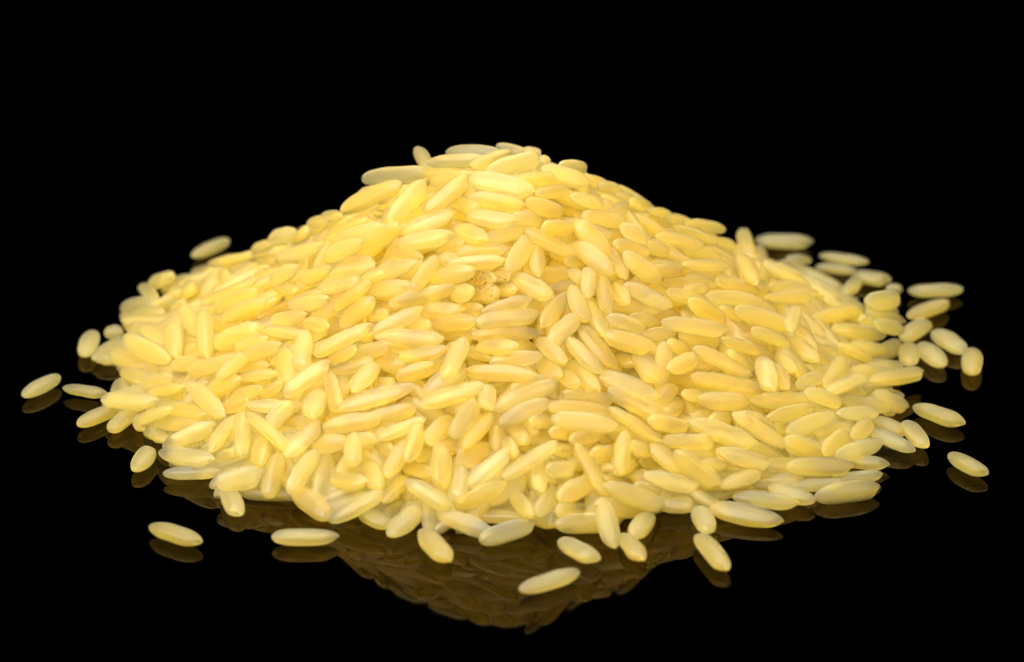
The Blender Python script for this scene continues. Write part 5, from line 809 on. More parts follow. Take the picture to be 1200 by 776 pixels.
    (2945,2494,564,42,-23,-20,382,93,65), (3237,2664,198,96,35,17,354,97,68), (-1196,2677,80,166,-2,34,325,112,78), (-827,3495,270,58,-58,-56,315,109,76),
    (32,-1607,958,-170,-31,-28,388,96,67), (-2710,-1567,234,-52,0,57,354,100,70), (-141,2545,1145,64,-34,-15,290,103,72), (2727,3491,78,-78,1,3,323,113,79),
    (15,4421,74,-89,6,1,332,97,68), (2059,-1748,213,8,-1,40,387,98,69), (-1318,3639,298,166,-31,50,319,109,77), (-1906,3442,116,40,20,14,291,109,77),
    (141,3359,330,174,-27,15,362,101,71), (329,-612,2106,25,4,6,333,113,79), (633,77,1760,-88,-27,-41,296,96,67), (2142,-51,608,-9,-25,5,352,93,65),
    (-1485,-2014,259,62,58,-11,311,114,79), (2660,1229,633,80,-58,40,308,95,66), (519,741,2079,-104,4,-34,371,92,65), (-410,2700,1040,2,8,-10,291,111,78),
    (881,-1926,814,-43,-48,10,385,103,72), (2102,4266,80,-152,-4,26,378,113,79), (-410,-722,1961,-90,-23,1,313,103,72), (3233,-1782,201,17,-41,23,314,107,75),
    (-848,-2585,64,162,-1,-1,338,102,72), (-1160,-2165,213,-38,-49,47,296,104,73), (3748,1862,373,-179,27,28,372,98,69), (-2292,1621,1052,106,-6,-38,374,103,72),
    (1927,3511,195,-143,31,35,373,103,72), (-571,2225,1073,-61,36,-20,353,107,75), (-236,1162,1433,114,-26,27,363,94,66), (-4187,803,166,23,25,-3,389,98,69),
    (3136,-1211,286,100,11,22,320,94,66), (3313,-758,115,79,-20,8,316,92,65), (-1641,-917,1213,-48,0,30,339,98,69), (-1875,-508,1155,-16,-13,18,307,95,66),
    (126,2355,601,49,-49,-14,356,97,68), (-640,238,1445,-21,-7,7,383,105,73), (3720,1869,198,-75,-1,-41,352,104,73), (698,-486,1300,-67,34,-31,324,99,69),
    (-2745,-242,536,107,-16,-38,350,93,65), (1887,-483,722,84,25,30,352,113,79), (501,-786,2063,-160,7,-70,293,115,80), (2735,1984,271,-5,-3,-46,364,100,70),
    (-3390,2513,286,-11,12,-41,317,106,74), (-237,748,1684,32,-1,-28,320,95,67), (2888,3495,271,114,-12,39,299,107,75), (-2153,4060,136,44,-20,-30,366,104,73),
    (-1232,2756,263,93,-52,8,312,114,80), (-480,4268,245,114,-41,46,331,110,77), (-1542,-3226,110,2,16,35,364,99,69), (1666,-2444,382,76,48,21,355,99,69),
    (-2476,908,274,134,-18,-20,334,108,76), (206,3782,201,22,24,-32,370,98,68), (-4132,118,94,91,11,-34,369,112,78), (2122,450,584,177,39,29,363,95,67),
    (2414,-749,671,30,-12,20,302,97,68), (-2703,698,525,-5,19,-17,339,107,75), (873,4436,183,106,-33,3,349,93,65), (3019,376,198,21,-35,9,352,100,70),
    (-621,470,2187,-30,21,-18,370,111,78), (-701,-1846,623,-41,-27,57,350,99,69), (-3598,1554,249,-111,3,66,384,107,75), (-995,-2733,279,12,-5,40,316,104,73),
    (2053,-1034,563,-35,28,-5,365,111,77), (1317,-3277,102,-159,14,-48,364,99,69), (2026,820,1361,41,-36,29,366,93,65), (-2856,-1348,127,-119,-20,10,337,113,79),
    (-219,-1039,2051,-36,-17,34,350,98,69), (-1355,-1455,960,-158,-25,-37,372,112,78), (-2698,-2618,130,48,18,10,389,100,70), (1474,1429,1709,-161,37,-1,327,99,70),
    (77,2019,1226,-163,-3,20,322,98,69), (-392,-147,1664,75,9,-7,308,110,77), (-3367,350,62,-88,2,32,317,96,67), (792,1312,1388,70,-25,20,326,103,72),
    (1025,30,1801,-88,-8,-22,319,105,73), (1352,2937,776,-179,-38,60,305,112,78), (-540,1376,1277,99,-50,-21,349,92,65), (2540,2632,484,-22,-23,-36,350,108,75),
    (803,979,1679,-19,-5,-27,322,106,74), (-4231,655,75,9,-3,-9,360,98,69), (1095,284,1528,-34,-47,-22,319,92,65), (1346,2006,1055,-102,42,-44,336,113,79),
    (2342,-967,155,123,31,-4,301,106,74), (66,280,2153,-36,17,-2,297,115,80), (484,-251,1731,144,-9,-16,348,105,74), (-2302,-1143,99,-177,-12,12,371,101,71),
    (-3206,52,86,-145,-7,23,388,106,75), (2967,-501,467,163,5,16,300,114,80), (518,-2697,642,38,5,24,293,97,68), (1631,-1406,953,95,48,31,331,115,80),
    (-2214,486,401,5,28,10,358,100,70), (314,274,2283,149,-2,30,381,103,72), (-18,1901,1053,154,-31,59,332,105,73), (-2496,3571,301,-19,25,7,344,95,66),
    (-303,3276,476,12,18,-14,291,98,68), (1957,3603,321,154,3,20,314,100,70), (3573,1307,426,-79,-8,-36,381,99,69), (2756,383,208,-80,-10,-48,319,93,65),
    (-2524,-1864,398,132,25,-70,379,109,76), (1242,-2992,87,87,9,-6,310,112,79), (2179,-1833,259,80,61,66,311,98,69), (3998,1697,111,-41,18,-16,325,92,65),
    (1800,-777,1028,-104,-20,-68,328,106,74), (1342,-2267,480,92,26,9,334,103,72), (-3029,791,348,-169,-9,1,337,95,66), (2097,3133,84,-21,-3,-33,352,112,79),
    (801,-129,2248,9,-16,34,320,106,74), (-3885,1834,315,135,-35,-20,345,110,77), (-3567,-414,199,34,36,-7,346,95,66), (-1218,-280,1646,-151,-32,24,365,102,71),
    (-1192,3239,395,-77,-57,24,388,107,75), (2146,1326,1309,26,-27,-35,344,102,71), (2671,-1441,86,52,5,36,375,111,78), (-3092,-202,181,17,29,22,377,114,80),
    (119,-903,1746,-28,-7,33,347,110,77), (2116,420,774,71,-11,51,386,100,70), (-3142,1383,721,-72,-6,73,300,101,71), (1256,-183,1136,-72,-16,-22,320,104,73),
    (2416,874,981,134,34,21,365,95,67), (1031,1222,1631,-44,-20,-19,300,106,74), (-1147,-1864,815,74,26,-6,306,109,76), (3316,-1484,199,-23,-44,4,298,94,66),
    (1544,1360,959,79,-36,31,378,109,77), (1046,1206,1257,-140,77,16,331,106,75), (-2717,2626,515,-178,-50,31,315,109,76), (965,2621,546,-141,-15,29,376,95,67),
    (-3633,-902,83,5,8,12,359,108,76), (-3342,-1361,241,-137,-24,-4,315,97,68), (415,-469,1446,34,-20,34,310,102,71), (-3404,187,282,121,-55,-19,363,112,79),
    (185,-1925,1146,119,29,-28,387,108,76), (3692,-1134,93,46,-15,40,312,101,71), (-2432,576,496,-48,61,-14,290,113,79), (777,2382,378,63,-24,-4,382,95,66),
    (-1716,-1494,480,-173,-19,-65,356,95,67), (-963,1443,1079,179,72,89,305,111,77), (1411,2518,391,9,-37,-31,308,100,70), (-3822,83,163,153,-32,-26,309,93,65),
    (-2061,-65,647,4,30,7,371,94,66), (-57,1522,1064,-43,26,-17,388,103,72), (1696,829,755,-52,-5,-17,333,101,71), (1773,1228,693,-21,-23,-8,314,108,75),
    (1859,-1995,190,38,21,19,319,105,73), (1958,3505,485,13,-10,26,382,113,79), (49,-2447,143,117,-22,-60,357,92,65), (-2786,313,489,174,-18,-23,382,102,71),
    (-322,-21,2302,89,7,-3,366,107,75), (2984,-1555,263,49,-24,-4,313,113,79), (-385,3246,773,121,-26,-10,369,108,76), (-67,2116,870,-39,28,21,379,102,71),
    (481,-89,2418,45,-11,57,299,106,74), (3152,2424,329,-85,28,-39,316,98,69), (1024,1554,1043,5,-19,-4,322,103,72), (1179,-1739,356,-31,3,14,360,96,67),
    (-913,2904,407,30,21,-25,312,93,65), (1559,-1381,540,-117,-53,-46,338,97,68), (3179,-154,178,48,-32,32,340,110,77), (-1901,-269,1046,136,-34,-35,378,100,70),
    (-1463,667,1323,34,20,6,293,108,75), (-3729,1509,360,-74,29,26,340,113,79), (3632,67,190,-154,27,3,340,96,67), (-2185,-1255,959,-164,-28,-33,329,109,76),
    (-1139,3831,105,94,-17,8,299,102,72), (990,-2796,191,14,33,32,330,107,75), (951,-2178,605,-14,-27,19,362,113,79), (782,2683,180,44,6,-18,389,110,77),
    (-180,4989,108,126,-2,33,386,111,78), (522,-558,1516,45,2,28,381,96,67), (-1127,-2499,310,-139,-48,-13,378,111,78), (-1085,98,1893,121,6,-47,297,114,80),
    (1058,-955,1706,-131,2,-16,315,110,77), (-1382,-2726,75,-78,-4,9,374,111,78), (428,-1538,706,25,31,39,364,105,73), (874,3523,81,1,2,-52,373,114,80),
    (1367,3691,105,-20,-14,-54,339,109,76), (-413,4056,204,-155,-38,75,332,94,66), (-628,3635,629,-83,29,-3,350,100,70), (2855,2037,403,30,-36,-2,376,95,66),
    (-4281,1055,103,63,12,-27,355,113,79), (2709,3525,291,113,-9,7,338,92,64), (-1362,4264,174,73,-34,-51,309,104,72), (1800,2698,726,-38,-37,-32,345,108,76),
    (-2561,1448,128,107,-17,-18,389,102,71), (484,-3423,73,-67,0,0,314,113,79), (-1619,3020,507,53,-9,-40,367,100,70), (-2930,3027,240,-82,4,20,370,101,71),
    (1995,3917,342,11,-16,-38,386,97,68), (-2186,2855,700,82,-16,-8,353,106,74), (3266,-30,545,-106,-5,-55,340,109,76), (-868,3151,458,63,-20,-3,333,106,74),
    (-3117,2436,223,152,-17,-19,352,102,71), (2835,-394,351,-89,-21,-13,313,92,65), (2905,-2455,166,-165,13,-11,323,109,77), (-3631,-1165,173,84,29,2,378,114,80),
    (-3427,1226,336,102,-23,-19,299,97,68), (1814,1558,1108,-151,-77,171,383,107,75), (2053,-1624,76,32,-4,38,362,107,75), (699,2050,797,-10,13,-28,293,93,65),
    (2627,-204,282,143,27,20,340,105,73), (-152,-1941,693,122,16,-11,335,107,75), (2283,2702,169,-109,27,-3,354,111,78), (-1421,1707,1352,-166,1,33,332,104,73),
    (-423,4860,69,-71,-6,6,388,92,64), (2225,1297,593,146,11,26,336,104,73), (1461,1800,1089,-126,35,20,293,114,80), (2277,-970,605,178,45,15,319,104,73),
    (3166,2063,73,-97,-2,-39,317,107,75), (810,566,1732,-31,-3,-7,301,92,65), (-2807,-1016,455,-157,-21,-2,296,111,78), (865,288,2267,90,-6,45,374,100,70),
    (-3189,2918,232,-139,-12,60,296,94,66), (-1001,1189,1823,-127,33,65,298,112,78), (1764,4714,86,-107,9,21,298,99,69), (-474,-3135,323,-90,-22,-16,355,112,79),
    (-1808,2063,401,-140,-11,49,336,100,70), (-1955,467,1058,-59,28,27,330,97,68), (-825,-3031,265,29,50,35,367,114,80), (-99,-1990,1033,120,-7,-26,338,92,65),
    (2021,-2046,343,141,47,17,333,102,72), (-128,1854,1601,-14,-5,-55,362,107,75), (1037,2797,1013,51,-25,-14,324,114,80), (-758,-380,1636,23,19,16,315,105,73),
    (-918,3663,216,-118,6,5,376,103,72), (-1853,-1339,1070,-177,-17,10,292,98,69), (-1570,-375,898,118,14,-24,354,99,69), (835,1519,1730,165,25,31,295,98,69),
    (3811,-1224,58,-131,1,-57,302,103,72), (1615,2163,1184,-6,-3,-14,313,94,66), (2715,-160,461,-106,-4,-66,314,111,78), (1259,4726,109,-114,14,-13,349,113,79),
    (2517,-722,888,-157,9,-3,351,101,71), (3620,511,417,-68,-12,-36,384,107,75), (2858,-1462,286,71,27,13,368,114,80), (4024,-560,81,-130,-8,-7,292,110,77),
    (302,2143,1420,177,8,10,331,103,72), (1325,-1593,394,-131,41,-19,365,94,66), (-2231,-2581,113,126,14,-56,388,101,71), (-1279,-1574,628,-175,-49,-53,333,98,69),
    (-757,-2860,263,149,-22,-69,296,94,66), (2229,2324,402,176,36,8,303,95,66), (-1680,-2844,105,76,16,-11,365,104,73), (-1550,1674,1052,57,-14,-1,367,109,76),
    (-1955,3928,54,11,1,-59,347,93,65), (-3759,-1097,135,-93,-21,16,355,98,69), (1242,105,2049,76,-8,18,371,94,66), (2606,-5,264,-37,-21,-4,343,108,76),
    (3184,-557,110,-126,-16,13,317,108,75), (644,645,2060,80,-13,3,353,97,68), (-963,3946,202,133,-44,34,301,108,76), (-2882,-1059,67,126,2,-30,361,103,72),
    (57,2933,977,94,-36,-8,331,112,78), (-1498,1627,1600,-40,36,21,332,112,78), (1770,-1482,84,-164,-5,-41,352,111,78), (3190,-166,373,-74,5,-13,361,109,76),
    (3446,1617,110,178,15,24,328,115,80), (2395,167,489,-153,8,-30,379,106,74), (206,-1720,708,70,31,48,385,108,75), (2982,543,198,-145,31,-3,386,93,65),
    (4,-2487,862,-130,-33,-39,342,109,76), (-1347,-2447,398,-156,-7,-20,316,111,78), (1909,345,571,164,-24,12,375,95,67), (337,2960,343,-12,31,-10,344,114,80),
    (-1805,2242,1002,-65,26,37,320,99,69), (-353,1805,955,-178,-25,43,341,96,67), (956,1057,1519,-10,-18,-35,337,99,69), (258,307,2441,-88,8,0,385,111,78),
    (-3651,1302,152,-41,25,27,340,104,73), (-691,-2591,553,-52,-18,5,326,93,65), (2939,665,474,-23,-22,-25,365,101,71), (554,1630,1323,115,-16,53,375,103,72),
    (-2424,2683,563,-110,37,67,360,110,77), (-660,4681,84,139,8,-16,298,107,75), (-3731,423,324,-2,27,1,323,97,68), (-2055,-1271,320,-88,-21,29,382,108,76),
    (-1404,816,2026,-47,21,28,327,86,60), (-601,365,2384,-28,8,-10,386,86,60), (-971,-441,2134,45,21,20,277,106,73), (-541,-982,2035,-34,31,53,223,86,60),
    (-1028,-871,1889,-52,9,66,304,86,60), (153,752,2494,-11,-15,18,250,86,60), (312,709,2499,-21,-7,11,125,86,60), (422,604,2443,-52,5,8,116,86,60),
    (771,617,2368,56,-18,61,291,86,60), (1661,-317,1760,52,-26,54,232,86,60), (1034,817,2118,61,-24,52,281,86,60), (1186,849,2030,60,-23,53,303,86,60),
    (1359,872,1908,65,-24,42,299,86,60), (1520,841,1852,70,-23,58,414,86,60), (1734,1116,1659,69,-21,8,404,86,60), (1996,1449,1438,61,-24,34,383,86,60),
    (1945,1398,1351,48,-18,24,450,86,60), (1260,505,1998,60,-27,9,419,86,60), (1409,-16,1959,-76,-5,-47,290,86,60), (1767,-380,1602,56,-21,8,313,86,60),
    (-2762,1975,935,-57,24,37,283,86,60), (-2726,1980,760,-64,19,26,288,86,60), (-2280,1512,1252,-15,41,33,171,86,60), (-2087,1266,1496,-69,20,36,374,86,60),
    (-1926,1149,1601,-71,17,29,341,86,60), (-2764,-150,992,-25,26,32,397,98,68), (-2346,-199,1254,-65,14,5,346,93,64), (-2088,-655,1345,-46,27,12,303,86,60),
    (-1882,-1004,1301,-33,32,51,230,86,60), (-3650,2809,106,57,9,-7,198,91,63), (-3810,2909,140,-22,19,32,176,101,70), (-3048,2357,496,-48,22,40,294,89,61),
    (-2606,664,1107,-49,21,8,285,86,60), (-1386,-1081,1736,-56,26,28,230,86,60), (-960,-1042,1791,-52,31,64,250,86,60), (38,-1474,1736,-71,19,55,304,89,62),
    (152,-1985,1293,37,-11,58,259,86,60), (-262,-1982,1236,-45,4,20,247,88,61), (-371,-1606,1573,-52,16,71,277,86,60), (-446,-1756,1365,-39,14,71,282,89,61),
    (-907,-1614,1396,-55,20,41,307,86,60), (-1314,-1368,1402,-66,23,39,292,86,60), (-1458,-1458,1204,-65,24,77,268,86,60), (-409,-2314,973,-28,19,58,269,88,61),
    (-50,-2269,962,51,-10,21,232,86,60), (-536,-1881,1238,-72,26,49,244,86,60), (-1559,-647,1706,-34,24,74,284,91,63), (1485,-1423,1361,45,-25,86,281,86,60),
    (1272,-1788,1069,-73,11,21,242,86,60), (1848,-1537,1114,52,-29,50,240,86,60), (1741,-628,1635,55,-16,49,294,86,60), (761,-1234,1813,-70,-3,-10,156,86,60),
    (766,-994,1855,58,-20,46,234,86,60), (682,-1991,1049,-85,-15,-3,234,86,60), (334,-1536,1590,57,-14,37,244,86,60), (2245,1718,1144,58,-18,24,450,86,60),
    (2530,2015,931,56,-24,76,360,88,61), (3520,3242,293,31,-11,15,186,86,60), (3693,2532,309,-52,-3,-2,424,124,85), (3332,3047,289,41,1,8,259,91,63),
    (3057,3063,379,-91,2,-22,430,86,60), (2149,-161,1326,47,-24,16,281,86,60), (3963,2242,134,49,-10,21,331,86,60), (4058,2250,335,63,5,23,238,89,61),
    (3250,1405,646,49,-19,49,415,87,60), (3495,1070,462,-67,-15,-2,270,97,67), (4396,2442,88,47,0,0,195,101,70), (4203,1164,322,28,-19,93,226,86,60),
    (2461,-524,1090,62,-30,45,310,86,60), (3589,2287,220,38,-29,26,297,89,62), (2212,809,1292,49,-23,55,382,86,60), (2052,-594,1402,53,-10,18,231,86,60),
    (1976,-2085,800,64,-23,34,317,86,60), (2507,-1364,896,55,-37,33,310,86,60), (3147,-2078,253,42,-24,45,273,89,62), (2253,-2228,597,64,-16,54,286,86,60),
    (2085,-2174,610,62,-16,40,281,86,60), (2646,-2134,530,19,-29,40,244,89,62), (2919,-1896,349,67,-22,57,212,86,60), (3028,-883,667,-74,3,40,294,86,60),
    (3517,-311,458,59,-26,30,287,86,60), (4061,-120,232,42,-21,52,374,86,60), (4080,-316,181,34,-19,27,188,86,60), (3296,-181,672,-74,-7,5,313,94,65),
    (-4135,2151,291,-71,7,29,399,86,60), (-4080,1516,281,-46,19,34,323,88,61), (-4320,1694,113,-76,5,17,409,88,61), (-4458,1428,88,0,0,0,116,115,79),
    (-4465,953,88,67,0,0,352,92,64), (-3717,2606,149,44,16,15,257,102,70), (-3888,1431,264,-60,14,13,325,86,60), (-2857,-551,852,-16,27,83,326,113,78),
    (-3460,249,534,-59,17,41,219,86,60), (-3392,-297,563,-66,31,92,291,86,60), (-3508,3069,222,-38,19,25,317,91,63), (-3885,-1138,88,96,0,0,200,86,60),
    (-4018,-280,256,-55,8,34,353,89,61), (-3661,-1501,88,-48,0,0,205,86,60), (-3506,-913,337,-70,5,66,282,86,60), (-3695,-290,349,-58,18,17,284,86,60),
    (-1661,-1907,860,-85,-1,17,279,86,60), (-2679,-1149,746,-37,20,36,300,91,63), (-2701,-1637,632,-46,27,45,312,86,60), (-2432,-1752,718,-58,34,46,307,86,60),
    (-2152,-2100,488,-45,28,67,242,89,61), (-2015,-2358,601,-49,22,49,199,86,60), (-1797,-2461,461,-30,27,69,258,93,64), (-1436,-2786,598,-26,22,75,221,87,60),
    (-2687,-964,924,-39,24,55,265,86,60), (-1681,-1696,1093,-55,31,54,316,86,60), (-1228,-2081,925,-69,22,57,295,86,60), (290,-2381,1057,18,6,48,236,86,60),
    (-1227,-2786,483,-54,21,66,237,87,60), (-53,-2776,645,-89,-15,-27,244,92,63), (71,-3057,642,-78,-2,29,211,86,60), (263,-2670,685,-72,11,44,285,86,60),
    (410,-2757,794,62,-19,45,298,86,60), (655,-2775,684,51,-21,77,309,86,60), (612,-2927,551,61,-24,22,257,101,70), (-558,-2897,572,55,-9,45,252,92,63),
    (-797,-2884,498,72,-12,30,272,86,60), (-498,-2484,820,-69,26,51,260,86,60), (-948,-3232,201,-65,26,60,246,86,60), (-1341,-2597,566,-39,28,47,215,89,62),
    (1971,-2746,431,12,-14,87,204,88,60), (1765,-2221,717,70,-10,27,311,98,68), (1403,-2873,537,58,-27,38,214,105,72), (1037,-2619,564,67,-22,58,193,86,60),
    (761,-2993,429,57,-24,30,202,87,60), (1041,-2963,386,-84,21,0,303,86,60), (1250,-3023,409,63,-9,2,265,87,60), (1529,-2770,316,47,-28,33,228,87,60),
    (1880,-2267,601,-81,17,15,252,86,60), (1143,-3070,305,69,-21,23,297,86,60), (1481,-3237,250,50,-29,54,275,86,60), (518,-3153,333,69,-23,38,233,86,60),
    (2290,-2580,349,62,-26,51,246,86,60), (2140,-2878,375,50,-16,24,213,86,60), (676,-2289,1071,-66,2,35,236,88,61), (-2786,-2335,82,30,2,0,237,87,60),
    (-1773,-2960,106,-20,-2,0,302,97,67), (-2880,-2308,210,-44,33,8,245,99,68), (-1757,-2733,223,-70,17,26,288,97,67), (-1922,-2766,205,59,22,7,137,86,60),
    (-1579,-2836,368,70,2,16,245,86,60), (-873,-3393,129,-2,16,30,191,101,69), (424,-3624,115,-49,12,40,188,100,69), (2154,-3007,85,26,0,0,301,91,63),
    (2291,-2641,226,46,-18,63,230,86,60), (2700,-2416,308,33,-33,36,252,98,68), (2149,-2602,258,52,-20,66,239,86,60), (3080,-2527,83,-4,0,0,319,86,60),
    (4178,162,175,43,-11,31,426,93,64), (4112,-160,79,-23,-1,0,174,92,63), (4161,-785,99,-7,-12,34,115,91,63), (4619,2794,88,-14,0,0,102,86,60),
    (4323,1003,529,41,-15,32,175,86,60), (4292,839,521,33,-21,27,311,86,60), (4354,925,75,52,0,34,271,109,75),
]
